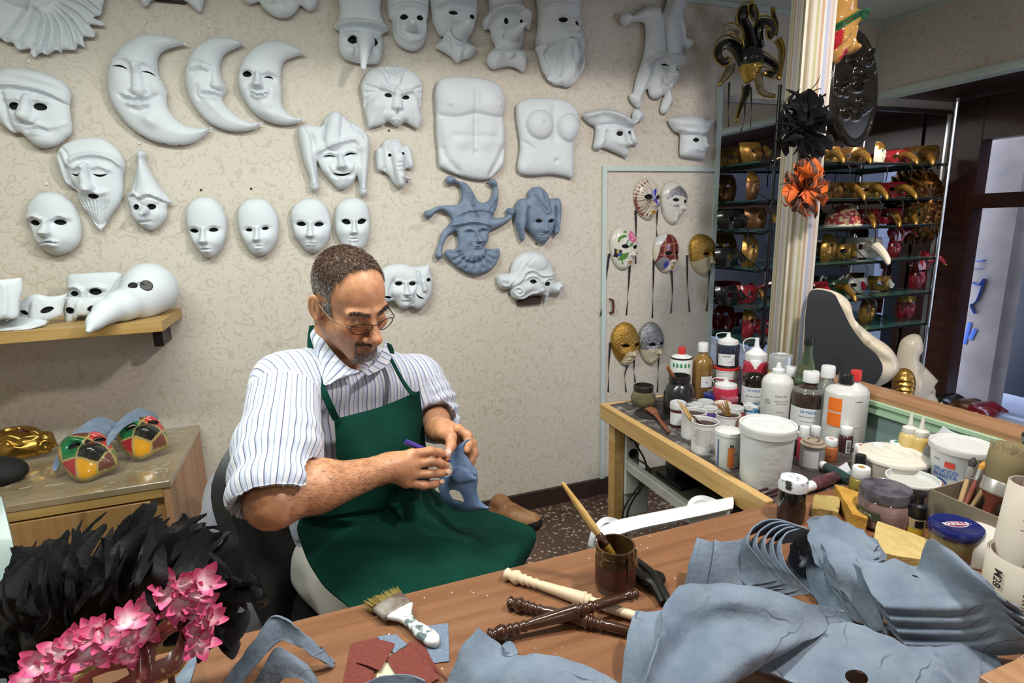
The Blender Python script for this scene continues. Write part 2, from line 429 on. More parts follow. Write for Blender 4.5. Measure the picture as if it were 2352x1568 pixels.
def face(eL, eR, nose=None, mouth=None, chin=None, sm=0., k=1., brow=1., lip=1., mw=.42, nw=1., soc=1.):
    eL, eR = np.array(eL,float), np.array(eR,float); e = eR-eL; ed = np.linalg.norm(e); r = e/ed; dn = np.array([-r[1],r[0]]); mid = (eL+eR)/2
    f = []
    P = lambda v: (float(v[0]),float(v[1])); an = math.degrees(math.atan2(r[1],r[0]))
    for p, s in ((eL,-1),(eR,1)):
        f.append(('b',*P(p-dn*.02*ed),.34*ed,.22*ed,an,-.15*ed*k*soc))
        if brow: f.append(('g',[P(mid+r*s*.13*ed-dn*.10*ed),P(p-dn*.25*ed),P(p+r*s*.36*ed-dn*.14*ed)],.085*ed,.075*ed*k*brow))
        f.append(('b',*P(p+dn*.62*ed+r*s*.10*ed),.36*ed,.32*ed,an,.10*ed*k))
    if nose is not None:
        n = np.array(nose,float); w = ed*nw
        f += [('t',[P(mid-dn*.08*ed),P(n)],.12*w,.22*w,.26*ed*k),('b',*P(n),.19*w,.17*w,0,.2*ed*k),('b',*P(n-r*.17*w+dn*.02*ed),.11*w,.1*w,0,.10*ed*k),('b',*P(n+r*.17*w+dn*.02*ed),.11*w,.1*w,0,.10*ed*k),
              ('g',[P(n-r*.2*w+dn*.14*ed),P(n+r*.2*w+dn*.14*ed)],.05*ed,-.08*ed*k)]
    if mouth is not None:
        m = np.array(mouth,float); W_ = mw*ed; a, b = m-r*W_-dn*sm*ed, m+r*W_-dn*sm*ed
        f += [('g',[P(a-dn*.02*ed),P(m-dn*.075*ed),P(b-dn*.02*ed)],.06*ed,.085*ed*k*lip),('g',[P(a*.8+m*.2+dn*.08*ed),P(m+dn*.10*ed),P(b*.8+m*.2+dn*.08*ed)],.075*ed,.095*ed*k*lip),
              ('g',[P(a),P(m),P(b)],.032*ed,-.10*ed*k)]
        if sm > .05: f += [('g',[P(a-dn*.3*ed-r*.02*ed),P(a-r*.06*ed),P(a+dn*.12*ed)],.06*ed,-.06*ed*k),('g',[P(b-dn*.3*ed+r*.02*ed),P(b+r*.06*ed),P(b+dn*.12*ed)],.06*ed,-.06*ed*k)]
    if chin is not None:
        c = np.array(chin,float); f.append(('b',*P(c-dn*.16*ed),.28*ed,.22*ed,an,.10*ed*k))
    return f
def wall_plane(lift=.0): return (np.array([0,WALL_Y-lift,0.]), np.array([0,-1.,0]))
def relief(name, label, cat, outline, Z=(0,0,1.), holes=(), feats=(), H=26, R=40, h0=5, res=.0048, m=None, gain=1.7, plane=None, group=None, paint=None, base=(.8,.8,.8), metal=None, lin=True, pw=.5, parent=None, bend=None, eye_plate_mat=None, back=.002, seed=0):
    """outline, holes and features in pixels of the zoom frame Z, laid on a plane of the room; heights in the same units"""
    x0, y0, sc = Z
    px = lambda p: (x0+p[0]/sc, y0+p[1]/sc)
    O, n = plane if plane is not None else wall_plane(.02)
    n = np.asarray(n,float); n = n/np.linalg.norm(n)
    ez = np.array([0,0,1.])-n*n[2]
    if np.linalg.norm(ez) < .05: ez = np.array([0,1.,0])-n*n[1]
    ez /= np.linalg.norm(ez); ex = np.cross(ez, n)*1.
    def hit(p):
        d = ray(*px(p)); t = ((O-CAM)@n)/(d@n); q = CAM+d*t-O; return np.array([q@ex, q@ez])
    c2 = np.mean([p[:2] for p in outline],axis=0); s = np.linalg.norm(hit(c2+[0,10])-hit(c2-[0,10]))/20; sx = np.linalg.norm(hit(c2+[10,0])-hit(c2-[10,0]))/20
    s = math.sqrt(s*sx)
    T = lambda pts: np.array([hit(p) for p in pts])
    out = resample(T(smooth_outline(outline)), res); hl = [resample(T(h), min(res,.005)) for h in holes]
    lo, hi = out.min(0), out.max(0); gx, gy = np.meshgrid(np.arange(lo[0],hi[0],res), np.arange(lo[1],hi[1],res*.866)); gx[1::2] += res/2
    g = np.stack([gx.ravel(),gy.ravel()],1); g = g+0
    k = pip(g,out)&(pld(g,out,True)[0] > res*.5)
    for h in hl: k &= ~pip(g,h)&(pld(g,h,True)[0] > res*.4)
    g = g[k]; pts = np.vstack([out]+hl+[g]); ed = []; st = 0; loops = []
    for L_ in [out]+hl:
        n_ = len(L_); loops.append(list(range(st,st+n_))); ed += [(st+i,st+(i+1)%n_) for i in range(n_)]; st += n_
    r = delaunay_2d_cdt([Vector(p) for p in pts], ed, [], 0, 1e-6)
    Q = np.array([tuple(v) for v in r[0]]); T3 = np.array(r[2]); orig = r[3]
    remap = {}
    for i, l in enumerate(orig):
        for j in l: remap[j] = i
    cen = Q[T3].mean(1); k = pip(cen,out)
    for h in hl: k &= ~pip(cen,h)
    T3 = T3[k]
    def cv(p): return hit(p)
    d, _ = pld(Q,out,True); t = np.clip(d/(R*s),0,1); hgt = (h0+H*(1-(1-t)**2)**pw)*s
    for f in feats:
        if f[0] == 'b':
            _,x,y,rx,ry,an,am = f; c = cv((x,y)); a = math.radians(-an); q = Q-c; u = q[:,0]*math.cos(a)+q[:,1]*math.sin(a); v = -q[:,0]*math.sin(a)+q[:,1]*math.cos(a)
            hgt += gain**.6*am*s*np.exp(-((u/(rx*s))**2+(v/(ry*s))**2))
        elif f[0] == 'd':                    # dome: half ellipsoid
            _,x,y,rx,ry,an,am = f; c = cv((x,y)); a = math.radians(-an); q = Q-c; u = q[:,0]*math.cos(a)+q[:,1]*math.sin(a); v = -q[:,0]*math.sin(a)+q[:,1]*math.cos(a)
            hgt += am*s*np.sqrt(np.clip(1-((u/(rx*s))**2+(v/(ry*s))**2),0,1))
        elif f[0] in 'tu':
            _,P,r0,r1,am = f; dd, tt = pld(Q,cr(T(P),5) if len(P) > 2 else T(P)); rr = (r0+(r1-r0)*tt)*s; v = am*s*np.sqrt(np.clip(1-(dd/rr)**2,0,1))
            hgt = hgt+v if f[0] == 't' else np.maximum(hgt, v)
        elif f[0] == 'g':
            _,P,w,am = f; dd, tt = pld(Q,cr(T(P),5) if len(P) > 2 else T(P)); hgt += gain*am*s*np.exp(-(dd/(w*s))**2)*np.clip(np.minimum(tt,1-tt)*6+.35,0,1)
        elif f[0] == 'w':                    # waves radiating round a centre
            _,x,y,nw,am,ph = f; q = Q-cv((x,y)); hgt += am*s*np.sin(nw*np.arctan2(q[:,1],q[:,0])+ph)*np.clip(np.linalg.norm(q,axis=1)/(60*s),0,1)
    hgt = np.maximum(hgt, .6*s*h0)
    lp = [[remap[i] for i in L_] for L_ in loops]
    if bend is not None: hgt = hgt+bend(Q-(lo+hi)/2, s)
    V3 = O+Q[:,:1]*ex+Q[:,1:2]*ez+n*hgt[:,None]
    # face direction
    nn = np.cross(V3[T3[:,1]]-V3[T3[:,0]],V3[T3[:,2]]-V3[T3[:,0]]).mean(0)
    if nn@n < 0: T3 = T3[:,::-1]
    F = [tuple(t) for t in T3]; V = [V3]; nv = len(V3); isz = len(F)
    for li, L_ in enumerate(lp):
        B = V3[L_].copy()
        if li == 0:
            inw = (Q[L_]-Q.mean(0)); B = B-n*((hgt[L_]-back)[:,None]) if bend is None else B-n*(h0*s*1.1)
        else:
            c = V3[L_].mean(0); B = c+(B-c)*.96-n*(.006)
        V.append(B); m_ = len(L_)
        for i in range(m_):
            j = (i+1) % m_; q = (L_[i],L_[j],nv+j,nv+i); F.append(q)
        nv += m_
    VV = np.concatenate(V)
    col = None; mi = None; ms = m
    if paint is not None:
        C = np.tile(np.array(base,float),(len(Q),1)); M = np.zeros(len(Q))
        for f in paint:
            if f[0] == 'poly': k = pip(Q,T(f[1])); 
            elif f[0] == 'blob': q = Q-cv(f[1]); k = np.hypot(q[:,0]/(f[2][0]*s),q[:,1]/(f[2][1]*s)) < 1
            elif f[0] == 'line': k = pld(Q,cr(T(f[1]),4) if len(f[1]) > 2 else T(f[1]))[0] < f[2]*s
            elif f[0] == 'edge': k = d < f[1]*s
            elif f[0] == 'noise': k = vnoise(np.c_[Q,np.zeros(len(Q))]/s, 1/f[1], f[2]) > f[3]
            C[k] = f[-2] if not np.isscalar(f[-1]) else f[-2]
            M[k] = f[-1]
        # skirt vertices take the colour of their rim
        Cx = [C]; Mx = [M]
        for L_ in lp: Cx.append(C[L_]); Mx.append(M[L_])
        col = np.concatenate(Cx); Mx = np.concatenate(Mx)
        if metal is not None:
            ms = [m, metal]; mi = [1 if Mx[list(f)].mean() > .5 else 0 for f in F]
    o = mesh(name, VV, F, ms, parent, True, midx=mi, col=col); sharp(o, 62)
    if parent is None: tag(o, label, cat, group)
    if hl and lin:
        for h, L_ in zip(hl, lp[1:]):  # dark plate behind each eye hole stands in for shade in the hollow
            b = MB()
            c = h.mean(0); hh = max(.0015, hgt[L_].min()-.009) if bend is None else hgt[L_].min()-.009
            e = c+(h-c)*1.35; P3 = O+e[:,:1]*ex+e[:,1:2]*ez+n*hh; b.add(P3,[tuple(range(len(P3)))]); b.build('eye_shade', eye_plate_mat or MATS['eye_shade_black'], o, smooth=False)
    return o
def spike(parent, Z, base, tip, rb, rt, h_b, h_t, m, name='nose', sag=0., n=10, plane=None, steps=7, bulb=0):
    """tapered nose or beak standing out from a mask on the wall: pixels and distance from the wall in metres"""
    x0,y0,sc = Z; a = onY(x0+base[0]/sc, y0+base[1]/sc, WALL_Y-h_b); b = onY(x0+tip[0]/sc, y0+tip[1]/sc, WALL_Y-h_t)
    t = np.linspace(0,1,steps)[:,None]; P = a+(b-a)*t; P[:,2:] += sag*np.sin(t*math.pi); r = rb+(rt-rb)*t[:,0]**.8
    if bulb: r[-2] = max(r[-2],bulb); 
    P = np.vstack([P,P[-1]+(P[-1]-P[-2])*.25]); r = np.r_[r,r[-1]*.35]
    return MB().tube(P, r, n).build(name, m, parent, ang=70)
# -- the room
WALL_Y = 2.349; SOF_X = 2.967; WIN_X = 3.608; CEIL = 2.36; DESK = .75; PART_X = 1.44
mat('eye_shade_black', (.006,.006,.007), .9)
M_wall = wallpaper()
M_trim = mat('mint_trim', (.50,.58,.55), .45)
M_ceil = mat('ceiling_paint', (.56,.60,.56), .7)
M_brown = mat('dark_brown_wood', (.030,.012,.010), .35, col2=(.05,.02,.016), scale=6, stretch=(1,1,8))
M_base = mat('baseboard_brown', (.035,.018,.015), .35)
M_floor = mat('terrazzo', (.10,.052,.036), .35)
def terrazzo():
    m = bpy.data.materials.new('terrazzo_floor'); m.use_nodes = True; N = m.node_tree.nodes; L = m.node_tree.links; b = N['Principled BSDF']
    tc = N.new('ShaderNodeTexCoord'); v = N.new('ShaderNodeTexVoronoi'); v.inputs['Scale'].default_value = 62; L.new(tc.outputs['Object'], v.inputs['Vector'])
    r = N.new('ShaderNodeValToRGB'); e = r.color_ramp.elements; r.color_ramp.interpolation = 'CONSTANT'
    e[0].color = (.09,.05,.035,1); e[1].position = .42; e[1].color = (.36,.25,.19,1); k = e.new(.66); k.color = (.19,.10,.075,1); k = e.new(.82); k.color = (.55,.45,.38,1)
    sx = N.new('ShaderNodeSeparateColor'); L.new(v.outputs['Color'], sx.inputs[0]); L.new(sx.outputs[0], r.inputs[0])
    r2 = N.new('ShaderNodeMapRange'); r2.inputs[1].default_value = .30; r2.inputs[2].default_value = .52; L.new(v.outputs['Distance'], r2.inputs[0])
    mx = N.new('ShaderNodeMix'); mx.data_type = 'RGBA'; mx.inputs[7].default_value = (.10,.058,.04,1); L.new(r2.outputs[0], mx.inputs[0]); L.new(r.outputs[0], mx.inputs[6]); L.new(mx.outputs[2], b.inputs['Base Color'])
    b.inputs['Roughness'].default_value = .3; return m
M_floor = terrazzo()
X0, X1, Y0, Y1 = -2.1, SOF_X, -2.2, WALL_Y
def boxo(name, lo, hi, m, parent=None, b=0., smooth=False): 
    return MB().box(lo, hi, b).build(name, m, parent, smooth=smooth)
struct(boxo('floor', (X0-.1,Y0-.1,-.1), (WIN_X+1.6,Y1+.1,0), M_floor))
struct(boxo('wall_back', (X0-.1,WALL_Y,0), (WIN_X+.05,WALL_Y+.1,2.6), M_wall))
struct(boxo('wall_left', (X0-.1,Y0,0), (X0,WALL_Y,2.6), M_wall))
M_pinkwall = mat('far_shop_wall', (.42,.13,.16), .7, col2=(.25,.09,.11), scale=2)
struct(boxo('wall_front', (X0-.1,Y0-.1,0), (WIN_X+.1,Y0,2.6), M_wall))
struct(boxo('ceiling', (X0-.1,Y0-.1,CEIL), (SOF_X+.02,WALL_Y+.05,CEIL+.1), M_ceil))
# the papered soffit above the shop window and the lower ceiling of the bay behind it
SOF_Z = 1.99
struct(boxo('wall_soffit', (SOF_X,Y0,SOF_Z), (SOF_X+.06,WALL_Y,2.6), M_wall))
struct(boxo('ceiling', (SOF_X+.05,Y0,SOF_Z+.005), (WIN_X+.1,WALL_Y,SOF_Z+.1), M_brown))
n = [0]
def trim(lo, hi, m=None):
    n[0] += 1; return struct(boxo('trim_%d'%n[0], lo, hi, m or M_trim))
trim((SOF_X-.012,Y0,SOF_Z-.015),(SOF_X+.07,WALL_Y-.001,SOF_Z+.02))
trim((SOF_X-.012,Y0,CEIL-.022),(SOF_X-.0,WALL_Y-.001,CEIL-.001))
trim((X0,WALL_Y-.012,CEIL-.022),(SOF_X-.013,WALL_Y-.0005,CEIL-.001))
trim((SOF_X-.016,WALL_Y-.014,SOF_Z+.02),(SOF_X-.0005,WALL_Y-.0005,CEIL-.023))
# baseboard
struct(boxo('baseboard_back', (X0,WALL_Y-.018,0),(1.93,WALL_Y-.0005,.088), M_base))
# papered cupboard door in a mint frame
DX0, DX1, DZ1 = 1.302, 1.947, 1.622
struct(boxo('door_1', (DX0+.018,WALL_Y-.008,.09),(DX1-.018,WALL_Y-.0006,DZ1-.03), M_wall))
trim((DX0,WALL_Y-.016,.0),(DX0+.022,WALL_Y-.0005,DZ1)); trim((DX1-.02,WALL_Y-.016,.0),(DX1+.006,WALL_Y-.0005,2.0))
trim((DX0+.0225,WALL_Y-.016,DZ1-.022),(DX1-.0205,WALL_Y-.0006,DZ1))
h = MB(); a = onY(1399,686,WALL_Y); b = onY(1399,718,WALL_Y)
h.tube([a+[0,-.006,0],a+[0.004,-.03,-.004],(a+b)/2+[.004,-.034,0],b+[.004,-.03,.004],b+[0,-.006,0]], .006)
h.build('door_handle', mat('handle_brown',(.10,.03,.02),.3), bpy.data.objects['door_1'])
# mirror panel behind the glass shelves, with its metal rail
M_mirror = mat('mirror', (.62,.64,.66), .02, 1.)
MIR_Z = 1.94
t = thing('wall_mirror', 'large mirror panel on the back wall behind the glass shelves', 'mirror', (2.78,WALL_Y-.01,.1))
boxo('pane', (DX1+.007,WALL_Y-.006,.1),(WIN_X-.03,WALL_Y-.0006,MIR_Z-.016), M_mirror, t)
M_steel = mat('brushed_steel', (.62,.63,.64), .28, 1.)
boxo('top_rail', (DX1+.007,WALL_Y-.018,MIR_Z-.016),(WIN_X-.03,WALL_Y-.0006,MIR_Z+.006), M_steel, t)
boxo('side_rail', (WIN_X-.03,WALL_Y-.018,.1),(WIN_X-.012,WALL_Y-.0006,MIR_Z), M_steel, t)
# low partition with green panel, mint moulding and wooden cap; the striped pillar ends it
M_green = mat('grey_green_panel', (.20,.29,.27), .55); M_mint = mat('mint_moulding', (.36,.52,.36), .45)
M_cap = wood('cap_wood', (.27,.13,.06), (.35,.19,.095), (.42,.25,.13), axis=1, rough=.4)
t = thing('low_partition', 'low green partition with mint moulding and wooden cap behind the paint bench', 'partition', (PART_X+.03,.6,0))
boxo('panel', (PART_X,-.6,0),(PART_X+.05,1.37,.84), M_green, t)
for z0,z1,d in ((.838,.852,.012),(.852,.862,.006),(.862,.872,.014)): boxo('moulding', (PART_X-d,-.6,z0),(PART_X+.05,1.37,z1), M_mint, t)
boxo('cap', (PART_X-.002,-.6,.872),(PART_X+.085,1.37,.888), M_cap, t)
# striped pillar
PC = np.array([onY(1816,690,1.45)[0],1.45])
def striped():
    m = bpy.data.materials.new('striped_paper'); m.use_nodes = True; N = m.node_tree.nodes; L = m.node_tree.links; b = N['Principled BSDF']
    at = N.new('ShaderNodeAttribute'); at.attribute_name = 'Col'; L.new(at.outputs['Color'], b.inputs['Base Color']); b.inputs['Roughness'].default_value = .5; return m
pil = thing('striped_pillar', 'square pillar papered in cream, beige and pale blue vertical stripes', 'pillar', (PC[0],PC[1],0))
M_str = striped(); cols = [(.72,.68,.58),(.36,.30,.19),(.50,.45,.36),(.66,.63,.55),(.52,.50,.30),(.66,.62,.52),(.56,.40,.28),(.72,.70,.64),(.50,.53,.64),(.66,.58,.54),(.60,.50,.45),(.72,.69,.60)]
wd = [1.0,1.2,.8,1.3,1.1,.9,1.0,.8,1.3,.8,.7,1.0]; hw = .047; ang = math.radians(-20)
ca, sa = math.cos(ang), math.sin(ang)
def prot(x,y): return (PC[0]+x*ca-y*sa, PC[1]+x*sa+y*ca)
corn = [(-hw,-hw),(hw,-hw),(hw,hw),(-hw,hw)]
for fi in range(4):
    p0, p1 = np.array(corn[fi]), np.array(corn[(fi+1)%4]); cum = np.r_[0,np.cumsum(wd)]/sum(wd); V = []; F = []; C = []
    for i in range(12):
        a = p0+(p1-p0)*cum[i]; b_ = p0+(p1-p0)*cum[i+1]; q = len(V)
        for (x,y) in (a,b_):
            for z in (0,CEIL-.001): V.append((*prot(x,y),z)); C.append(tuple(.72*x**1.25 for x in cols[(i+fi*5)%12]))
        F.append((q,q+2,q+3,q+1))
    o = mesh('papered_face', V, F, M_str, pil, False, col=C)
# coloured paper samples pasted near the top of the camera-facing sides
for i,(u0,u1,zt,c) in enumerate(((.18,.30,2.02,(.02,.02,.025)),(.42,.53,2.03,(.02,.02,.025)),(.70,.83,2.04,(.22,.03,.06)),(.90,.985,2.04,(.20,.02,.05)))):
    p0, p1 = np.array(corn[0]), np.array(corn[1]); V = []
    for u in (u0,u1):
        q = p0+(p1-p0)*u+np.array([0,-.0015]); 
        for z in (zt,CEIL-.002): V.append((*prot(*q),z))
    mesh('paper_strip', V, [(0,2,3,1)], mat('paper_strip_%d'%i,c,.6), pil, False)
# shop window: brown frame, panes, outside wall
wf = MB()
wn = struct(thing('window_1', None, None, (WIN_X,1.0,.25)))
def wpart(name, lo, hi, m): return boxo(name, lo, hi, m, wn)
wpart('frame_post', (WIN_X-.02,2.20,.2),(WIN_X+.06,WALL_Y-.02,SOF_Z), M_brown)
wpart('frame_post', (WIN_X-.035,2.155,.22),(WIN_X+.06,2.1995,SOF_Z), M_brown)
wpart('frame_post', (WIN_X-.02,-.4,.22),(WIN_X+.06,-.3,SOF_Z), M_brown)
wpart('frame_head', (WIN_X-.03,-.4,1.76),(WIN_X+.06,2.1545,SOF_Z), M_brown)
wpart('transom', (WIN_X-.03,-.3,1.39),(WIN_X+.05,2.1545,1.47), M_brown)
wpart('frame_sill', (WIN_X-.06,-.4,.16),(WIN_X+.06,WALL_Y-.02,.235), mat('white_sill',(.55,.58,.66),.5))
M_glass = mat('window_glass', (.9,.95,1.), .0, trans=1., ior=1.03, spec=.2)
wpart('pane', (WIN_X+.0,-.3,1.47),(WIN_X+.005,2.1545,1.76), M_glass); wpart('pane', (WIN_X+.0,-.3,.235),(WIN_X+.005,2.1545,1.39), M_glass)
M_stone = mat('street_stone', (.36,.30,.26), .8, col2=(.25,.21,.19), scale=5, bump=.3)
M_render = mat('street_plaster', (.42,.44,.52), .8, col2=(.34,.36,.44), scale=4, bump=.3)
struct(boxo('wall_street', (WIN_X+.9,-1.5,-.1),(WIN_X+1.0,3.6,2.5), mat('street_dark',(.012,.012,.018),.5)))
tag(boxo('stone_pilaster', (WIN_X+.35,2.14,0),(WIN_X+.5,2.45,2.6), M_stone), 'weathered stone pilaster with blue graffiti outside the shop window','pilaster')
pl = bpy.data.objects['stone_pilaster']; M_blue = mat('graffiti_blue',(.06,.13,.45),.6)
def graf(pts,w): 
    P = [onX(x,y,WIN_X+.345) for x,y in pts]; P = cr(P,4) if len(P) > 2 else np.array(P); MB().tube(P,w,6,flat=.15).build('graffiti_stroke', M_blue, pl)
graf([(2245,600),(2262,598)],.028); graf([(2235,648),(2250,655),(2262,640),(2245,690),(2232,700),(2240,720)],.018); graf([(2228,740),(2215,790)],.012); graf([(2240,755),(2228,780)],.014)
graf([(2238,618),(2260,616)],.008)
tag(boxo('plaster_column', (WIN_X+.32,1.55,0),(WIN_X+.46,1.72,2.2), M_render), 'pale blue grey plaster column seen outside at the right edge','column')
struct(boxo('pavement', (WIN_X+.07,-1.5,-.05),(WIN_X+.9,3.2,.12), M_render))
# display platform under the window, covered with a white cloth
struct(boxo('window_platform', (PART_X+.09,-.6,.0),(WIN_X-.06,1.30,.2), mat('platform_cloth',(.62,.64,.72),.8,bump=.3,bscale=9)))
# ceiling lamps' housings
M_white = mat('lamp_white', (.75,.77,.74), .5)
for i,(p,e,c) in enumerate(LAMPS):
    t = thing('ceiling_lamp', ('shaded ceiling lamp above the paint bench','unseen fill lamp added behind the worktable')[i], 'lamp', (p[0],p[1],p[2]), 'shaded ceiling lamps')
    MB().lathe([(.16,-.0),(.155,.04),(.10,.075),(.03,.088),(.0,.089)], p, 28).build('shade', M_white, t)
t = thing('tube_lamp', 'flat ceiling tube lamp above the left end of the wall', 'lamp', TUBE)
boxo('housing', (TUBE[0]-.8,TUBE[1]-.09,TUBE[2]+.005), (TUBE[0]+.8,TUBE[1]+.09,CEIL-.001), M_white, t, .004)
# -- white plaster masks on the wall
M_plaster = mat('white_plaster', (.63,.675,.71), .62, col2=(.595,.64,.68), scale=14, bump=.06, bscale=60)
M_blueraw = mat('blue_papier_mache', (.145,.195,.285), .8, col2=(.215,.275,.37), scale=24, detail=8, bump=.25, bscale=160)
Z1 = (0,0,2.613); Z2 = (680,0,2.613); Z3 = (1300,0,2.8); Z7 = (0,560,2.306); Z8 = (540,520,2.178); Z9 = (1060,380,4.612)
G = 'white plaster masks hung on the papered wall'
PLM = []
def wm(name, label, outline, Z, eyes=(), feats=(), H=26, R=45, cat='mask', m=None, group=G, **kw):
    o = relief(name, label, cat, outline, Z, [almond(*e) for e in eyes], feats, H, R, m=m or M_plaster, group=group, **kw)
    PLM.append(o); return o

# flaming sun, cut by the top left corner
sun = [(630,-20),(615,60),(600,95),(560,105),(628,142,1),(610,155),(540,150),(570,190),(560,225),(500,225),(512,285,1),(470,268),(455,300),(380,300),(375,328,1),(340,300),(290,330),(250,318),(210,346,1),(180,320),(185,295),(110,300),(80,260),(40,255),(0,230),(-80,215),(-160,120),(-200,-60),(-100,-250),(100,-330),(350,-330),(560,-230),(640,-120)]
ft = []
for (a,b) in (((200,10),(30,245)),((230,60),(120,280)),((250,80),(205,335)),((280,90),(270,320)),((310,90),(350,310)),((330,70),(440,290)),((340,50),(505,270)),((350,20),(560,215)),((350,-20),(610,148)),((340,-60),(600,80))):
    mx = ((a[0]+b[0])/2+22,(a[1]+b[1])/2-18); ft.append(('g',[a,mx,b],10,-20)); mx2 = ((a[0]+b[0])/2+48,(a[1]+b[1])/2-16); ft.append(('t',[(a[0]+16,a[1]),mx2,(b[0]+24,b[1]-20)],22,16,12))
ft.append(('d',150,-110,190,170,0,40)); ft += face((80,-160),(230,-150),(150,-90),(150,-40),(150,20))
wm('sun_mask','large white sun mask with wavy flame rays in the top left corner',sun,Z1,(),ft,H=22,R=50,res=.0036)
# hollow lower edge of a mask cut by the top of the frame
o = wm('half_mask','white half mask with dark hollow underside, cut by the top edge left of centre',[(842,-90),(850,18),(885,36),(912,2),(1000,-6),(1105,2),(1165,50),(1205,72),(1222,10),(1225,-90)],Z1,(),[('b',1000,-60,80,60,0,30)],H=34,R=50)
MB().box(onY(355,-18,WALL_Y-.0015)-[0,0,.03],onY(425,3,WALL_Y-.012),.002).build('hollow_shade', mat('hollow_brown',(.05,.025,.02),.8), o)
wm('face_mask','white face mask with curled hair, only its mouth and chin showing at the top edge',[(1490,-260),(1440,-120),(1478,-40),(1468,5),(1500,27),(1555,12),(1575,45),(1625,88),(1690,110),(1750,95),(1790,52),(1805,35),(1850,66),(1885,55),(1905,5),(1890,-60),(1900,-160),(1850,-280),(1680,-340)],Z1,[(1600,-120,36,14),(1740,-120,36,14)],
   face((1600,-120),(1740,-120),(1668,-50),(1662,14),(1690,95))+[('g',[(1580,20),(1560,-60),(1560,-140)],12,-12),('g',[(1795,30),(1800,-60),(1800,-140)],12,-12),('w',1860,20,7,3,0)],H=50,R=80)
o = wm('character_mask','white frowning mask with bulbous nose and rolled cap at the left edge',[(-60,470),(0,425),(60,408),(180,415),(300,450),(390,500),(428,560),(424,610),(420,645),(434,780),(400,830),(340,875),(270,888),(210,870),(130,800),(80,797),(30,760),(-10,720),(-60,650)],Z1,[(108,645,33,22,0,'o'),(265,652,44,22,8,'o')],
   [('g',[(0,520),(130,525),(300,560),(425,622)],16,16),('g',[(0,545),(130,548),(300,585),(418,640)],9,-12),('g',[(30,560),(60,680),(90,790)],14,-14),('b',260,480,190,40,12,22),('t',[(190,600),(170,700)],26,46,40),('d',190,712,66,38,8,34),('g',[(110,660),(130,740),(230,760)],14,-10),('g',[(60,605),(150,600)],16,14),('g',[(210,605),(320,625)],16,14),('g',[(120,760),(220,745),(330,775),(425,740)],12,10),('g',[(180,795),(250,778),(310,800)],10,-12),('b',245,812,50,12,5,12),('b',240,770,50,10,5,10),('b',270,850,70,40,0,18)],H=60,R=110)
ms = [(1126,268,1),(1060,235),(960,212),(860,210),(770,250),(700,320),(658,400),(648,480),(655,570),(690,650),(750,730),(830,800),(930,850),(1050,872),(1150,860),(1220,820),(1276,764,1),(1200,770),(1120,755),(1050,710),(1010,650),(1000,600),(1005,560),(985,510),(955,450),(945,380),(960,330),(1010,295)]
wm('moon_mask','large white crescent moon mask, biggest of the three moons',ms,Z1,[(737,418,52,11,14,'s'),(902,452,40,10,14,'s')],
   [('t',[(830,400),(840,470),(850,555)],20,40,30),('d',850,560,52,28,0,24),('g',[(672,385),(740,358),(805,390),(835,450)],12,14),('g',[(842,410),(870,395),(910,405),(940,430)],10,12),('b',725,480,70,60,0,14),('b',950,520,45,45,0,14),('g',[(728,580),(800,618),(880,612),(955,582)],10,-16),('g',[(760,580),(830,595),(910,590)],10,12),('g',[(780,632),(840,645),(910,630)],13,14),('b',920,735,50,36,30,22),('g',[(800,660),(860,680),(910,660)],12,-8)],H=64,R=115)
wm('moon_mask','white crescent moon mask with closed eyes, middle of the three moons',[(1466,268,1),(1400,235),(1310,225),(1220,250),(1150,320),(1115,410),(1115,500),(1140,590),(1190,670),(1260,740),(1350,780),(1440,790),(1530,775),(1576,735,1),(1500,735),(1430,700),(1370,650),(1340,612),(1338,580),(1356,550),(1356,520),(1335,480),(1320,420),(1325,370),(1360,320),(1430,285)],Z1,(),
   [('t',[(1300,440),(1310,520)],16,36,22),('d',1308,530,38,22,0,18),('g',[(1155,430),(1205,412),(1262,430)],9,12),('g',[(1165,450),(1210,436),(1258,450)],5,-8),('g',[(1140,400),(1205,380),(1275,400)],9,9),('b',1190,510,55,50,0,14),('g',[(1215,575),(1280,578),(1335,600)],8,-14),('b',1290,560,50,10,8,11),('b',1295,600,45,12,8,12),('g',[(1195,520),(1190,580),(1220,610)],9,-9),('b',1300,650,60,28,40,10)],H=60,R=105)
wm('moon_mask','white crescent moon mask with small smiling face, rightmost of the three moons',[(1832,328,1),(1770,280),(1680,248),(1600,250),(1520,290),(1460,360),(1430,450),(1440,540),(1480,620),(1540,690),(1620,735),(1710,750),(1790,740),(1830,712,1),(1760,700),(1710,660),(1690,610),(1690,540),(1685,470),(1690,410),(1710,370),(1760,345)],Z1,[(1485,455,30,18,12),(1615,477,30,12,6,'s')],
   face((1485,455),(1615,475),(1550,528),(1556,588),(1590,660),sm=.16,brow=1.2)+[('b',1600,685,60,26,20,14)],H=60,R=105)
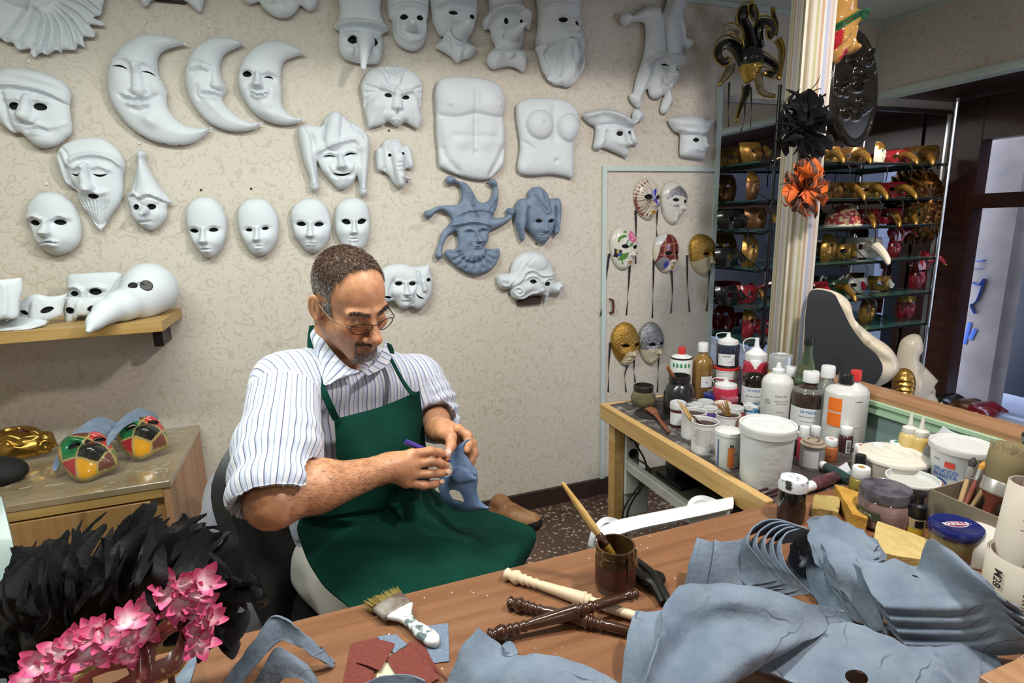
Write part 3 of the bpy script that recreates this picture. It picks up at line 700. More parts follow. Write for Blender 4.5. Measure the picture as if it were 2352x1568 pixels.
o = wm('character_mask','white mask of a hook-nosed bearded man with a floppy beret',[(355,900),(400,860),(490,830),(590,828),(660,855),(720,910),(750,980),(752,1012),(740,1060),(740,1150),(720,1220),(670,1290),(632,1350),(610,1390,1),(580,1360),(545,1300),(500,1240),(470,1180),(460,1140),(400,1100),(365,1020),(342,950)],Z1,[(483,1050,36,11,2,'d'),(620,1052,46,13,0,'d'),(580,1180,36,14,4,'o')],
   [('g',[(425,990),(480,950),(590,935),(690,960),(748,1010)],15,18),('g',[(420,1000),(425,1080),(470,1150)],15,-16),('t',[(535,1000),(530,1070),(545,1130)],24,42,52),('d',548,1130,48,30,0,36),('g',[(455,1020),(500,1000),(530,1020)],13,14),('g',[(570,1015),(620,1005),(680,1030)],13,14),('g',[(490,1150),(530,1160),(570,1150),(620,1165),(660,1150)],16,16)]+[('g',[(500+i*24,1200),(540+i*14,1280),(590+i*6,1360)],6,-11) for i in range(8)]+[('g',[(360,920),(400,990),(430,1090)],12,-9),('g',[(380,890),(420,930),(440,990)],10,-8),('b',400,1000,40,70,20,14)],H=62,R=110,res=.0034)
o = wm('clown_mask','white clown mask with tall pointed cone hat and pompom',[(822,935),(832,908),(862,906),(880,930),(872,958),(900,1020),(950,1110),(1000,1170),(1037,1216,1),(1005,1235),(1005,1290),(975,1340),(930,1375),(890,1378),(840,1345),(795,1295),(780,1240),(764,1190,1),(785,1150),(810,1060),(830,965)],Z1,[(828,1243,20,18,0,'o'),(920,1242,29,18,0,'o')],
   [('d',850,930,30,28,0,18),('t',[(850,970),(880,1080),(900,1160)],20,80,24),('g',[(770,1180),(810,1160),(850,1185),(900,1165),(950,1180),(1010,1205)],10,14),('g',[(770,1196),(810,1178),(850,1203),(900,1183),(950,1198),(1000,1225)],7,-8),('b',880,1318,55,13,0,12),('b',880,1345,40,12,0,10),('g',[(840,1330),(880,1334),(920,1322)],6,-9),('b',830,1300,30,30,0,12),('b',950,1290,30,30,0,12)],H=46,R=85)
spike(o,Z1,(868,1262),(842,1282),.016,.005,.05,.12,M_plaster)
wm('face_mask','broad white full face mask with stern brows left of the clown mask',[(160,1270),(175,1220),(220,1170),(290,1152),(360,1165),(420,1205),(460,1260),(485,1330),(490,1400),(475,1460),(430,1505),(370,1528),(310,1525),(260,1490),(220,1440),(185,1360),(155,1310)],Z1,[(222,1338,36,16,8),(378,1335,39,16,4)],
   face((222,1338),(378,1335),(300,1392),(318,1450),(345,1508),sm=-.05,brow=1.2,lip=1.3),H=72,R=150)
pf = [('face_mask','plain white full face mask, first from the left in the row of four',Z1,[(1118,1275),(1140,1220),(1185,1188),(1240,1182),(1290,1200),(1335,1250),(1362,1320),(1360,1400),(1340,1470),(1300,1525),(1265,1545),(1235,1540),(1195,1500),(1150,1430),(1122,1350)],(1170,1385),(1288,1380),(1228,1445),(1240,1493),(1256,1535),30,12,2),
 ('face_mask','plain white full face mask, second from the left in the row of four',Z1,[(1425,1290),(1440,1240),(1480,1202),(1545,1192),(1600,1205),(1640,1245),(1668,1310),(1672,1390),(1655,1460),(1615,1515),(1570,1533),(1530,1528),(1490,1490),(1450,1420),(1430,1360)],(1498,1380),(1595,1371),(1545,1433),(1551,1476),(1560,1518),22,10,-3),
 ('face_mask','plain white full face mask, third from the left in the row of four',Z1,[(1745,1300),(1758,1245),(1800,1205),(1860,1190),(1920,1202),(1960,1245),(1985,1320),(1985,1390),(1965,1450),(1930,1495),(1890,1515),(1850,1510),(1810,1470),(1765,1400)],(1808,1345),(1913,1347),(1860,1410),(1865,1456),(1870,1500),30,13,0),
 ('face_mask','plain white full face mask with slanted eyes, partly hidden by the hair of the maker',Z2,[(235,1310),(245,1240),(285,1200),(340,1185),(395,1200),(430,1240),(442,1310),(440,1390),(428,1440),(400,1490),(345,1520),(290,1490),(255,1430),(238,1380)],(297,1332),(390,1330),(342,1392),(341,1432),(342,1490),29,15,0)]
for i,(nm,lb,Z,ol,eL,eR,no,mo,ch,ew,eh,an) in enumerate(pf):
    a1, a2 = (18,-18) if i == 3 else (an+4,an-4)
    wm(nm,lb,ol,Z,[(*eL,ew,eh,a1),(*eR,ew,eh,a2)],face(eL,eR,no,mo,ch,brow=.5,mw=.32,lip=.9,nw=.85),H=66,R=120,group='plain full face masks in a row of four')
wm('jester_mask','white laughing jester mask with drooping bell-tipped cap horns',[(10,790),(30,755),(95,752),(155,758),(170,720),(200,685),(235,670),(275,685),(320,730),(380,760),(425,810),(440,860),(435,950),(425,1060),(420,1120),(430,1150),(415,1177),(390,1177),(378,1150),(380,1110),(365,1055),(350,1080),(320,1115),(280,1135),(250,1130),(210,1090),(160,1030),(125,970),(135,1080),(141,1122),(125,1149),(100,1146),(85,1115),(85,1070),(50,980),(25,880)],Z2,[(200,942,38,8,0,'s'),(320,931,36,10,-12,'s'),(272,1046,52,13,0,'d')],
   face((205,950),(318,940),(272,1003),None,(282,1120),k=1.1)+[('d',112,1122,27,26,0,20),('d',402,1150,26,26,0,20),('t',[(50,800),(75,950),(105,1090)],34,20,22),('t',[(410,830),(412,960),(402,1120)],32,18,22),('t',[(235,700),(220,800),(215,860)],36,50,26),('g',[(120,920),(180,890),(260,860),(350,845),(380,880)],12,14),('g',[(110,880),(90,820),(60,780)],10,-12),('g',[(175,750),(165,820),(170,870)],9,-14),('g',[(330,750),(380,800),(400,860)],10,-14),('b',375,895,30,20,0,10),('g',[(190,1000),(215,1045),(260,1080)],9,-8),('g',[(355,980),(345,1030),(310,1070)],9,-8),('b',275,1075,50,14,0,12)],H=40,R=70)
o = wm('beaked_mask','white scowling mask with brimmed hat and long beak nose pointing down',[(260,-120),(262,60),(250,130),(228,160),(242,182),(258,188),(255,260),(265,320),(300,360),(360,378),(430,387),(490,382),(515,330),(520,260),(515,212),(547,190),(548,172),(520,120),(505,60),(495,-120)],Z2,[(335,258,31,21,12),(460,273,28,20,-12)],
   [('g',[(232,166),(330,152),(430,162),(547,182)],14,26),('g',[(258,192),(340,184),(430,192),(515,208)],12,-14),('g',[(290,215),(340,225),(385,245)],14,20),('g',[(500,232),(460,240),(425,250)],14,20),('b',335,265,40,28,0,-10),('b',460,275,40,28,0,-10),('b',320,325,46,34,0,18),('b',480,330,34,34,0,18),('g',[(355,300),(352,350),(375,372)],8,-9)],H=58,R=90)
spike(o,Z2,(418,245),(404,412),.034,.009,.055,.155,M_plaster,'beak',sag=.01,n=14,steps=10)
o = wm('hooded_mask','white face mask in a tight hood with a short stick nose',[(560,-120),(553,90),(575,130),(580,200),(600,255),(640,290),(690,306),(735,296),(770,255),(782,200),(780,130),(792,90),(775,-120)],Z2,[(640,122,26,16,-4),(735,125,22,16,4)],
   [('g',[(608,110),(605,190),(640,245),(690,262),(745,240),(772,180),(770,110)],12,14),('g',[(560,70),(670,45),(785,70)],14,12),('g',[(650,200),(690,214),(730,200)],7,-9),('b',690,190,30,9,0,9),('b',690,226,34,13,0,9),('b',640,170,26,26,0,8),('b',745,170,22,26,0,8),('g',[(570,20),(670,0),(780,20)],10,8)],H=52,R=95)
spike(o,Z2,(695,160),(702,128),.020,.010,.06,.12,M_plaster)
o = wm('clown_mask','white grinning clown mask with knitted cap, long nose and ruffled collar',[(818,-120),(815,100),(830,160),(860,215),(885,222),(850,265),(834,286),(880,312),(930,345),(965,380),(1000,360),(1040,350),(1075,312),(1078,290),(1040,262),(1035,230),(1060,180),(1080,120),(1086,50),(1072,-120)],Z2,[(930,98,30,12,4),(1045,116,17,14,8,'o'),(985,222,40,13,22,'d')],
   [('g',[(820,40+i*22-30),(950,i*22-20),(1080,20+i*22-30)],6,6) for i in range(4)]+[('g',[(828,70),(950,40),(1082,60)],9,14),('g',[(890,75),(930,66),(970,82)],9,10),('b',900,160,40,40,0,14),('b',1050,180,26,36,0,12),('g',[(925,190),(945,240),(1000,265)],9,-9),('g',[(885,225),(940,265),(1000,275),(1040,240)],10,-14),('b',880,290,40,20,20,10),('b',1040,305,34,20,-20,10),('b',965,340,30,24,0,14),('g',[(920,270),(940,320),(950,360)],7,-7),('g',[(1010,280),(1000,320),(990,355)],7,-7)],H=52,R=90)
spike(o,Z2,(985,185),(1036,130),.034,.012,.055,.155,M_plaster,n=12)
o = wm('clown_mask','white mask with wide-brimmed hat, very long pointed nose and bow tie',[(1155,-120),(1160,60),(1125,110),(1115,150),(1130,182),(1160,178),(1175,240),(1195,285),(1165,310),(1145,345),(1150,390),(1185,418),(1215,410),(1270,400),(1320,410),(1365,433),(1381,360),(1370,310),(1345,300),(1360,240),(1370,170),(1400,178),(1406,110),(1385,70),(1350,50),(1345,-120)],Z2,[(1243,145,14,21,0,'o'),(1335,143,11,11,0,'o')],
   [('g',[(1120,150),(1180,80),(1280,62),(1360,72),(1402,120)],14,24),('g',[(1160,170),(1200,108),(1280,90),(1350,105)],10,-12),('b',1190,350,44,40,0,18),('b',1345,360,36,40,0,18),('d',1270,345,26,24,0,18),('g',[(1150,350),(1200,340),(1250,345)],6,-8),('g',[(1290,350),(1340,350),(1378,365)],6,-8),('g',[(1195,290),(1270,315),(1345,300)],9,-12),('g',[(1225,235),(1270,258),(1320,245)],8,-12),('b',1275,240,46,9,5,9),('b',1280,270,40,13,5,12),('b',1220,210,34,34,0,14)],H=52,R=85)
spike(o,Z2,(1290,210),(1378,140),.034,.004,.055,.19,M_plaster,n=12)
wm('bearded_mask','white wizard mask with turban and long wavy beard',[(1455,-120),(1450,100),(1445,180),(1438,250),(1434,300),(1450,330),(1475,420),(1510,480),(1555,512),(1590,514),(1610,522),(1650,517),(1690,470),(1720,420),(1731,370),(1725,310),(1729,250),(1710,180),(1700,80),(1690,-120)],Z2,[(1580,138,29,14,0),(1670,153,17,13,8)],
   face((1580,138),(1675,153),(1640,200),(1638,252),None,k=1.0,brow=1.4)+[('g',[(1460,60-i*16),(1570,40-i*16),(1690,66-i*16)],7,8) for i in range(0,5,2)]+[('g',[(1600-i*17,250+i*6),(1570-i*15,340),(1580-i*12,410),(1560-i*8,480)],8,-15) for i in range(7)]+[('g',[(1660+i*9,260+i*6),(1690+i*5,340),(1670+i*6,410),(1660+i*4,480)],8,-15) for i in range(6)]+[('t',[(1620,270),(1610,340),(1625,430),(1600,490)],26,30,14),('t',[(1655,275),(1660,350),(1645,430),(1650,490)],22,26,12),('d',1540,380,22,20,0,12),('d',1480,300,20,24,0,10),('d',1700,410,20,22,0,12),('g',[(1600,225),(1640,228),(1680,236)],14,14)],H=56,R=95,res=.0032)
wm('lion_mask','white lion mask with combed mane',[(400,480),(430,430),(480,405),(570,398),(660,410),(720,450),(752,500),(755,570),(745,650),(756,720),(730,780,1),(690,755),(650,735),(620,757),(590,757),(550,730),(520,750),(435,772,1),(415,690),(400,600),(388,530)],Z2,[(545,585,24,12,10),(650,598,23,12,-4)],
   [('g',[(560+i*10,520),(520+i*22,450),(470+i*38,415)],8,-14) for i in range(6)]+[('g',[(510-i*14,560+i*14),(470-i*14,540+i*22),(410-i*2,520+i*46)],9,-9) for i in range(5)]+[('g',[(690+i*9,560+i*14),(715+i*6,540+i*22),(748,530+i*40)],9,-9) for i in range(5)]+[('t',[(600,560),(598,650)],22,36,26),('d',600,655,36,20,0,18),('d',560,705,44,34,0,22),('d',630,712,40,34,0,22),('d',592,738,34,22,0,20),('g',[(600,665),(598,700),(594,718)],6,-12),('g',[(500,540),(545,550),(585,575)],12,16),('g',[(690,560),(650,565),(615,580)],12,16),('b',480,640,50,50,0,16),('b',710,650,36,50,0,16)],H=52,R=90,res=.0034)
wm('elephant_mask','small white elephant mask with curled trunk',[(485,892),(510,885),(530,845),(575,830),(620,840),(645,878),(670,870),(690,910),(705,980),(695,1012),(660,1010),(655,1042),(690,1076),(660,1087),(655,1112),(620,1126),(585,1100),(560,1060),(525,1030),(490,1022),(480,960)],Z2,[(557,935,11,11,0,'o'),(635,927,10,11,0,'o')],
   [('t',[(605,950),(615,1030),(622,1105)],40,26,46),('d',585,885,44,34,0,14),('g',[(515,890),(520,960),(530,1025)],8,-12),('g',[(650,890),(662,950),(660,1005)],8,-12),('g',[(590,985),(640,980)],5,-6),('g',[(595,1010),(645,1005)],5,-6),('g',[(598,1035),(648,1030)],5,-6),('b',575,865,14,12,0,8),('t',[(635,1060),(680,1078)],16,8,18)],H=34,R=60)
wm('torso_mask','white plaster cast of a muscular male torso',[(836,640),(832,560),(850,490),(900,465),(980,460),(1060,465),(1140,478),(1200,500),(1236,550),(1250,620),(1240,700),(1250,780),(1252,860),(1248,950),(1240,1000),(1200,1040),(1150,1077),(1060,1074),(960,1047),(880,1012),(856,985),(850,900),(840,800),(838,720)],Z2,(),
   [('b',945,610,110,80,8,20),('b',1155,620,95,80,-6,20),('g',[(838,688),(900,712),(980,712),(1060,690),(1130,705),(1190,715),(1242,705)],15,-10),('g',[(1072,540),(1068,700),(1066,900)],16,-9),('b',985,780,56,44,0,10),('b',1140,790,52,44,0,10),('b',990,860,52,36,0,10),('b',1130,865,48,36,0,10),('g',[(930,820),(1060,822),(1200,830)],14,-3),('b',1068,920,13,14,0,-14),('d',908,636,13,13,0,8),('d',1205,640,11,12,0,8),('g',[(870,880),(900,960),(980,1040)],18,-9),('g',[(1240,880),(1200,970),(1150,1060)],18,-9),('b',890,800,30,60,0,10),('b',1225,810,22,60,0,8)],H=44,R=85,cat='torso cast')
wm('torso_mask','white plaster cast of a female torso',[(1319,660),(1330,620),(1380,592),(1450,588),(1500,590),(1560,592),(1630,610),(1675,650),(1692,700),(1690,760),(1670,830),(1660,900),(1662,980),(1657,1074,1),(1600,1056),(1520,1046),(1440,1052),(1370,1050),(1335,1030),(1328,980),(1342,900),(1340,830),(1325,740)],Z2,(),
   [('d',1447,755,86,80,0,44),('d',1618,772,74,80,0,44),('d',1447,735,12,12,0,8),('d',1668,772,10,12,0,8),('b',1548,970,15,13,0,-12),('g',[(1350,850),(1390,880),(1420,905)],10,-7),('g',[(1535,640),(1535,760),(1540,860)],22,-7)],H=40,R=80,cat='torso cast')
wm('jester_mask','tall white jester mask with curling bell horns and a sly smile',[(344,125),(358,97),(390,90),(415,107),(480,65),(540,38),(585,60),(610,92),(640,40),(670,-60),(800,-80),(750,60),(735,110),(750,180),(760,255),(790,253),(805,285),(790,317),(760,320),(745,300),(748,372),(770,390),(760,420),(730,450),(720,500),(680,560),(665,600),(686,665),(660,690),(645,725),(615,730),(604,700),(620,640),(630,610),(580,636),(540,620),(520,572),(500,600),(475,640),(480,680),(465,698),(440,680),(410,640),(405,605),(430,590),(450,500),(480,420),(500,340),(510,250),(500,150),(415,147),(400,162),(365,164)],Z3,[(617,429,29,11,8,'s'),(703,455,19,11,-10,'s')],
   face((617,430),(705,452),(663,500),None,(585,620),k=1.1)+[('d',378,127,34,34,0,24),('d',776,286,30,32,0,22),('t',[(415,125),(490,100),(550,90)],16,40,18),('t',[(700,-40),(680,60),(650,160)],26,46,22),('t',[(735,120),(742,200),(758,260)],18,14,16),('t',[(560,100),(560,200),(570,330)],44,60,14),('t',[(670,180),(680,260),(690,360)],36,46,12),('g',[(480,440),(520,400),(580,370),(650,382),(765,392)],13,22),('g',[(615,120),(620,240),(628,360)],9,-14),('g',[(550,400),(530,500),(480,610)],9,-10),('t',[(500,460),(480,560),(445,650)],26,22,10),('t',[(650,610),(640,690)],22,18,10),('g',[(588,520),(605,550),(640,560),(660,540)],8,-14),('b',625,575,26,12,20,13),('b',570,540,30,30,0,12)],H=40,R=72)
wm('tricorn_mask','white hooked-nose mask in a wide tricorn hat, left of the two tricorns',[(107,745),(150,720),(220,703),(300,705),(370,735),(420,770),(425,730),(445,700),(480,720),(498,745),(480,775),(440,795),(415,815),(440,880),(456,930),(400,941),(390,1017,1),(320,985),(235,950),(215,962),(174,950),(185,880),(185,820),(140,790)],Z3,[(315,868,23,16,0,'o'),(378,866,13,15,0,'o')],
   [('t',[(352,880),(362,930)],14,22,40),('d',365,935,22,18,0,18),('g',[(120,745),(220,735),(320,775),(400,810),(440,770)],16,22),('g',[(190,815),(280,810),(350,830),(410,830)],10,-12),('b',330,930,40,16,20,12),('g',[(240,850),(235,900),(230,950)],9,-14),('g',[(400,850),(405,900),(400,940)],8,-10),('g',[(285,840),(320,838),(345,855)],9,9),('b',300,760,90,30,15,22)],H=54,R=75)
wm('tricorn_mask','small white mask in a tricorn hat with square jaw, right of the two tricorns',[(654,775),(690,755),(770,745),(850,750),(890,775),(942,758,1),(946,775),(910,830),(890,870),(886,950),(881,1027,1),(800,1017),(735,1002),(730,930),(730,865),(690,840)],Z3,[(798,910,22,13,0),(866,912,12,14,0,'o')],
   [('t',[(838,900),(846,945)],12,20,36),('d',848,955,22,15,0,16),('g',[(700,840),(760,858),(840,865),(890,850)],12,12),('g',[(730,872),(800,880),(880,880)],8,-10),('b',780,800,90,40,0,20),('g',[(860,770),(870,820),(880,860)],8,-9),('g',[(790,960),(840,975),(880,970)],9,8)],H=54,R=70)
# grey-blue unpainted masks on the wall
GB = 'unpainted grey blue masks hung on the wall'
wm('jester_mask','grey blue jester mask with five curling bell horns and pleated ruff',[(764,1290),(770,1268),(800,1260),(840,1240),(900,1232),(970,1225),(990,1180),(985,1130),(965,1102),(910,1106),(894,1080),(910,1057),(940,1060),(970,1085),(1020,1100),(1060,1150),(1090,1205),(1130,1215),(1170,1180),(1180,1120),(1150,1105),(1158,1080),(1190,1078),(1206,1110),(1213,1180),(1200,1250),(1180,1300),(1230,1305),(1265,1290),(1254,1265),(1275,1247),(1306,1262),(1306,1290),(1270,1330),(1200,1370),(1160,1390),(1150,1440),(1135,1490),(1216,1490,1),(1222,1525),(1190,1598),(1120,1640),(1050,1647),(960,1600),(893,1530),(900,1500,1),(960,1490),(970,1440),(955,1390),(910,1420),(880,1470),(875,1520),(876,1546),(845,1554),(830,1530),(840,1500),(855,1460),(870,1400),(920,1340),(930,1310),(890,1270),(840,1270),(815,1300),(785,1310)],Z2,(),
   face((1030,1392),(1110,1386),(1088,1442),(1080,1480),(1080,1540),k=1.1,sm=.1,soc=.5)+[('g',[(1005,1395),(1030,1388),(1055,1398)],5,-7),('g',[(1090,1390),(1112,1382),(1135,1390)],5,-7),('d',790,1284,26,24,0,20),('d',922,1083,28,26,0,20),('d',1182,1098,24,24,0,18),('d',1284,1268,24,22,0,18),('d',852,1528,24,24,0,18),('g',[(1020,1130),(1050,1230),(1080,1300)],8,12),('g',[(960,1290),(1030,1265),(1130,1262),(1190,1290)],7,9),('g',[(1130,1262),(1160,1230),(1195,1180)],7,9),('g',[(900,1350),(980,1340),(1060,1330),(1160,1350)],12,14),('g',[(965,1500),(1000,1560),(1070,1575),(1130,1540),(1140,1500)],9,-16)]+[('g',[(1060+70*math.cos(a),1500+45*math.sin(a)),(1060+150*math.cos(a),1500+120*math.sin(a))],7,-9) for a in np.linspace(.15,2.95,9)],H=36,R=60,m=M_blueraw,group=GB,lin=False)
wm('wig_mask','small grey blue face mask with wavy side hair',[(1308,1250),(1325,1205),(1360,1190),(1385,1190),(1390,1150),(1420,1125),(1465,1123),(1495,1150),(1510,1190),(1545,1190),(1572,1190),(1587,1240),(1582,1300),(1575,1380),(1560,1407),(1540,1400),(1545,1360),(1530,1400),(1510,1440),(1480,1461),(1450,1450),(1420,1420),(1385,1375),(1370,1370),(1365,1430),(1350,1452),(1330,1400),(1310,1330)],Z2,[(1440,1328,21,9,4),(1515,1328,16,9,-6)],
   face((1440,1328),(1515,1328),(1475,1382),(1470,1412),(1478,1450))+[('t',[(1440,1150),(1450,1210),(1490,1260)],30,24,18),('t',[(1500,1170),(1490,1220)],24,18,12),('t',[(1345,1220),(1335,1310),(1348,1420)],30,22,14),('t',[(1560,1210),(1565,1300),(1552,1390)],22,18,14),('g',[(1385,1240),(1375,1300),(1380,1370)],8,-14),('g',[(1540,1240),(1548,1300),(1540,1370)],8,-12),('g',[(1420,1180),(1450,1230),(1490,1270)],6,-9)],H=46,R=70,m=M_blueraw,group=GB)
def spiral(cx,cy,r,t=2.2,s=1): return [(cx+r*(1-k/14)*math.cos(s*t*2*math.pi*k/14),cy+r*(1-k/14)*math.sin(s*t*2*math.pi*k/14)) for k in range(13)]
o = wm('wig_mask','white half mask with curled wig and open mouth below the grey blue masks',[(370,1210),(380,1165),(430,1145),(505,1140),(520,1080),(560,990),(640,930),(740,905),(830,920),(900,980),(950,1060),(975,1150),(985,1230),(1040,1226),(1074,1270),(1050,1332),(1000,1362),(930,1355),(905,1400),(885,1452),(870,1400),(850,1370),(780,1368),(700,1385),(640,1417),(580,1417),(530,1387),(510,1330),(512,1300),(450,1312),(393,1282)],Z9,[(725,1222,40,22,8),(875,1248,32,22,-8)],
   [('g',spiral(575,1320,62,1.6),9,12),('g',spiral(440,1225,60,1.2),10,10),('g',spiral(1025,1295,48,1.2),9,10),('g',[(520,1270),(600,1200),(640,1130),(720,1105),(790,1150),(860,1165),(960,1140)],11,16),('g',[(560,1130),(620,1010),(720,930)],9,-8),('g',[(620,1120),(680,1020),(740,960)],9,-7),('g',[(640,1200),(700,1165),(770,1180),(800,1230)],10,12),('g',[(840,1220),(880,1190),(930,1190)],10,10),('t',[(805,1230),(812,1310)],22,42,28),('d',815,1315,44,20,0,16),('b',680,1290,60,40,0,14),('g',[(540,1390),(640,1400),(720,1350),(800,1345),(880,1370)],14,14),('d',770,1010,130,90,10,24)],H=90,R=120)
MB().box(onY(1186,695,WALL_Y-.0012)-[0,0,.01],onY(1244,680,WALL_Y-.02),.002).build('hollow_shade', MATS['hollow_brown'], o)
wm('double_mask','white comedy and tragedy double face mask half hidden behind the head of the maker',[(755,200),(790,190),(840,188),(890,200),(940,196),(968,190),(976,220),(987,280),(982,330),(965,372),(940,402),(910,414),(880,400),(850,412),(820,402),(790,372),(760,382),(720,402),(690,380),(700,300),(720,230)],Z8,[(812,283,20,10,0),(880,283,18,10,0),(959,263,11,10,0,'o'),(917,345,26,8,30,'d'),(760,350,22,6,10)],
   face((812,283),(880,283),(850,330),(850,352),(850,400),k=1.1)+[('g',[(905,215),(915,280),(890,340)],8,-12),('t',[(930,270),(940,310)],9,14,18),('g',[(790,260),(770,320),(785,360)],8,-10),('g',[(890,340),(880,390)],8,-10)],H=44,R=55)
# nails and pins left in the wall
for (x,y,d,lb) in ((462,436,1,'above the first plain face mask'),(577,433,1,'above the second plain face mask'),(332,53,0,'above the largest moon mask'),(479,60,0,'above the middle moon mask'),(612,64,0,'above the rightmost moon mask'),(320,329,0,'above the pompom of the clown mask'),(107,423,0,'above the broad face mask'),(66,142,0,'between the sun mask and the frowning mask'),(893,300,1,'under the chin of the lion mask'),(1231,560,1,'under the small grey blue mask')):
    p = onY(x,y,WALL_Y); b = MB().lathe([(.0,-.0),(.0035,.0),(.0042,.004),(.003,.006),(.0,.007)],p,8,axis=(0,-1,0))
    tag(b.build('nail', mat('nail_black',(.01,.01,.01),.4) if d else mat('pin_white',(.8,.8,.8),.3)), ('black nail head ' if d else 'white push pin ')+lb,'nail' if d else 'pin','nails in the wall' if d else 'white pins in the wall')
# -- worktable, bench, shelf, cabinet, chairs
M_desk = wood('desk_wood', (.150,.060,.026), (.205,.088,.040), (.24,.112,.054), axis=0, scale=1.1, rough=.42)
M_pine = wood('pine', (.42,.24,.075), (.52,.32,.12), (.58,.38,.16), axis=1, scale=.8, rough=.45)
M_oak = wood('oak_laminate', (.26,.135,.045), (.33,.18,.065), (.38,.22,.09), axis=2, scale=1., rough=.45)
M_oakx = wood('oak_edge', (.33,.19,.055), (.42,.26,.085), (.46,.30,.11), axis=0, scale=1., rough=.45)
M_side = wood('cabinet_side', (.36,.18,.09), (.45,.24,.13), (.50,.29,.17), axis=2, scale=.7, rough=.45)
t = thing('worktable', 'long reddish brown wooden worktable in the foreground', 'table', (.3,.45,0))
boxo('tabletop', (-1.0,.02,DESK-.032),(1.42,.882,DESK), M_desk, t, .003)
for x in (-.9,1.3):
    for y in (.1,.82): boxo('leg', (x-.03,y-.03,0),(x+.03,y+.03,DESK-.033), M_desk, t, .003)
# flecks of plaster and dried paint on the tabletop
fl = MB()
for i in range(150):
    x, y = random.uniform(-.5,1.2), random.uniform(.45,.875); r = random.uniform(.0004,.0015)*(1.6 if random.random() < .12 else 1)
    fl.lathe([(r,DESK),(r*.8,DESK+.0004),(0,DESK+.0005)], (x,y,0), 6)
o = fl.build('plaster_crumbs', mat('crumb_white',(.66,.66,.70),.8)); tag(o,'white plaster crumbs scattered over the worktable','crumbs',kind='stuff')
# paint bench
M_bench = mat('paint_stained_board', (.055,.045,.042), .6, col2=(.30,.27,.25), scale=26, detail=8, lo=.52, hi=.72, bump=.2, bscale=80)
BX0, BY1 = .925, 1.64
t = thing('paint_bench', 'paint-spattered workbench with pine edge along the low partition', 'bench', (1.18,1.25,0))
boxo('top', (BX0+.012,.884,DESK-.03),(PART_X-.003,BY1,DESK-.002), M_bench, t, .002)
boxo('edge_board', (BX0-.012,.884,DESK-.052),(BX0+.011,BY1+.004,DESK+.006), M_pine, t, .003)
boxo('end_board', (BX0+.012,BY1+.001,DESK-.05),(PART_X-.1,BY1+.018,DESK-.002), M_pine, t, .003)
for x, y in ((BX0+.035,BY1-.03),(BX0+.035,.95),(PART_X-.05,BY1-.03)): boxo('leg', (x-.02,y-.02,0),(x+.02,y+.02,DESK-.031), M_pine, t, .002)
M_rail = mat('white_worn_rail',(.50,.50,.48),.5,col2=(.40,.39,.36),scale=12)
boxo('rail', (BX0+.058,.93,.515),(BX0+.085,BY1-.052,.55), M_rail, t, .003)
boxo('lower_shelf', (BX0+.09,.93,.50),(PART_X-.08,BY1-.07,.515), mat('green_board',(.10,.105,.06),.7), t)
boxo('cable_trunking', (BX0+.058,BY1-.055,.42),(BX0+.115,BY1-.02,.70), mat('trunk_white',(.62,.62,.58),.4), t, .004)
boxo('side_plate', (BX0+.06,BY1-.05,.33),(BX0+.16,BY1-.03,.50), M_rail, t, .004)
for z in (.575,.64): 
    MB().lathe([(.018,0),(.018,.002),(.013,.0025),(.012,.0005),(0,.0006)], (BX0+.087,BY1-.0555,z), 16, axis=(0,-1,0)).build('socket', mat('socket_black',(.012,.012,.012),.4), t)
for k,(x,y) in enumerate(((BX0+.115,BY1-.10),(BX0+.122,BY1-.11))):
    P = cr([(BX0+.09,BY1-.058,.62-.06*k),(x,y,.52),(BX0+.03+.02*k,BY1-.09,.38),(BX0+.05,BY1-.09,.2),(BX0+.08,BY1-.08,.004)],8)
    tag(MB().tube(P,.0032,6).build('power_cable', mat('cable_black',(.01,.01,.01),.45)), ('black power cable hanging from the upper socket of the bench','black power cable hanging from the lower socket of the bench')[k],'cable','cables under the bench')
# dark power tool on the lower shelf
t = thing('power_tool', 'dark electric tool lying on the shelf under the paint bench', 'tool', (1.15,1.45,.515))
MB().lathe([(0,0),(.04,.0),(.045,.02),(.045,.14),(.03,.17),(.0,.17)],(1.08,1.46,.561),18,axis=(1,-.2,0)).build('motor', mat('tool_black',(.015,.016,.018),.35), t)
boxo('base', (1.06,1.38,.516),(1.3,1.52,.53), MATS['tool_black'], t, .004)
# wall shelf with black bracket
SZ = 1.103; sf = onZ(372,737,SZ); SXR = onY(416,703,WALL_Y)[0]; SY0 = float(sf[1])
t = thing('wall_shelf', 'thick oak wall shelf holding white masks at the left', 'shelf', (-1.1,WALL_Y-.1,SZ-.034))
boxo('board', (-2.05,SY0,SZ-.034),(SXR,WALL_Y-.0006,SZ), M_oakx, t, .001)
boxo('bracket', (SXR-.075,WALL_Y-.13,SZ-.115),(SXR-.045,WALL_Y-.0006,SZ-.035), mat('bracket_black',(.008,.007,.007),.4), t, .003)
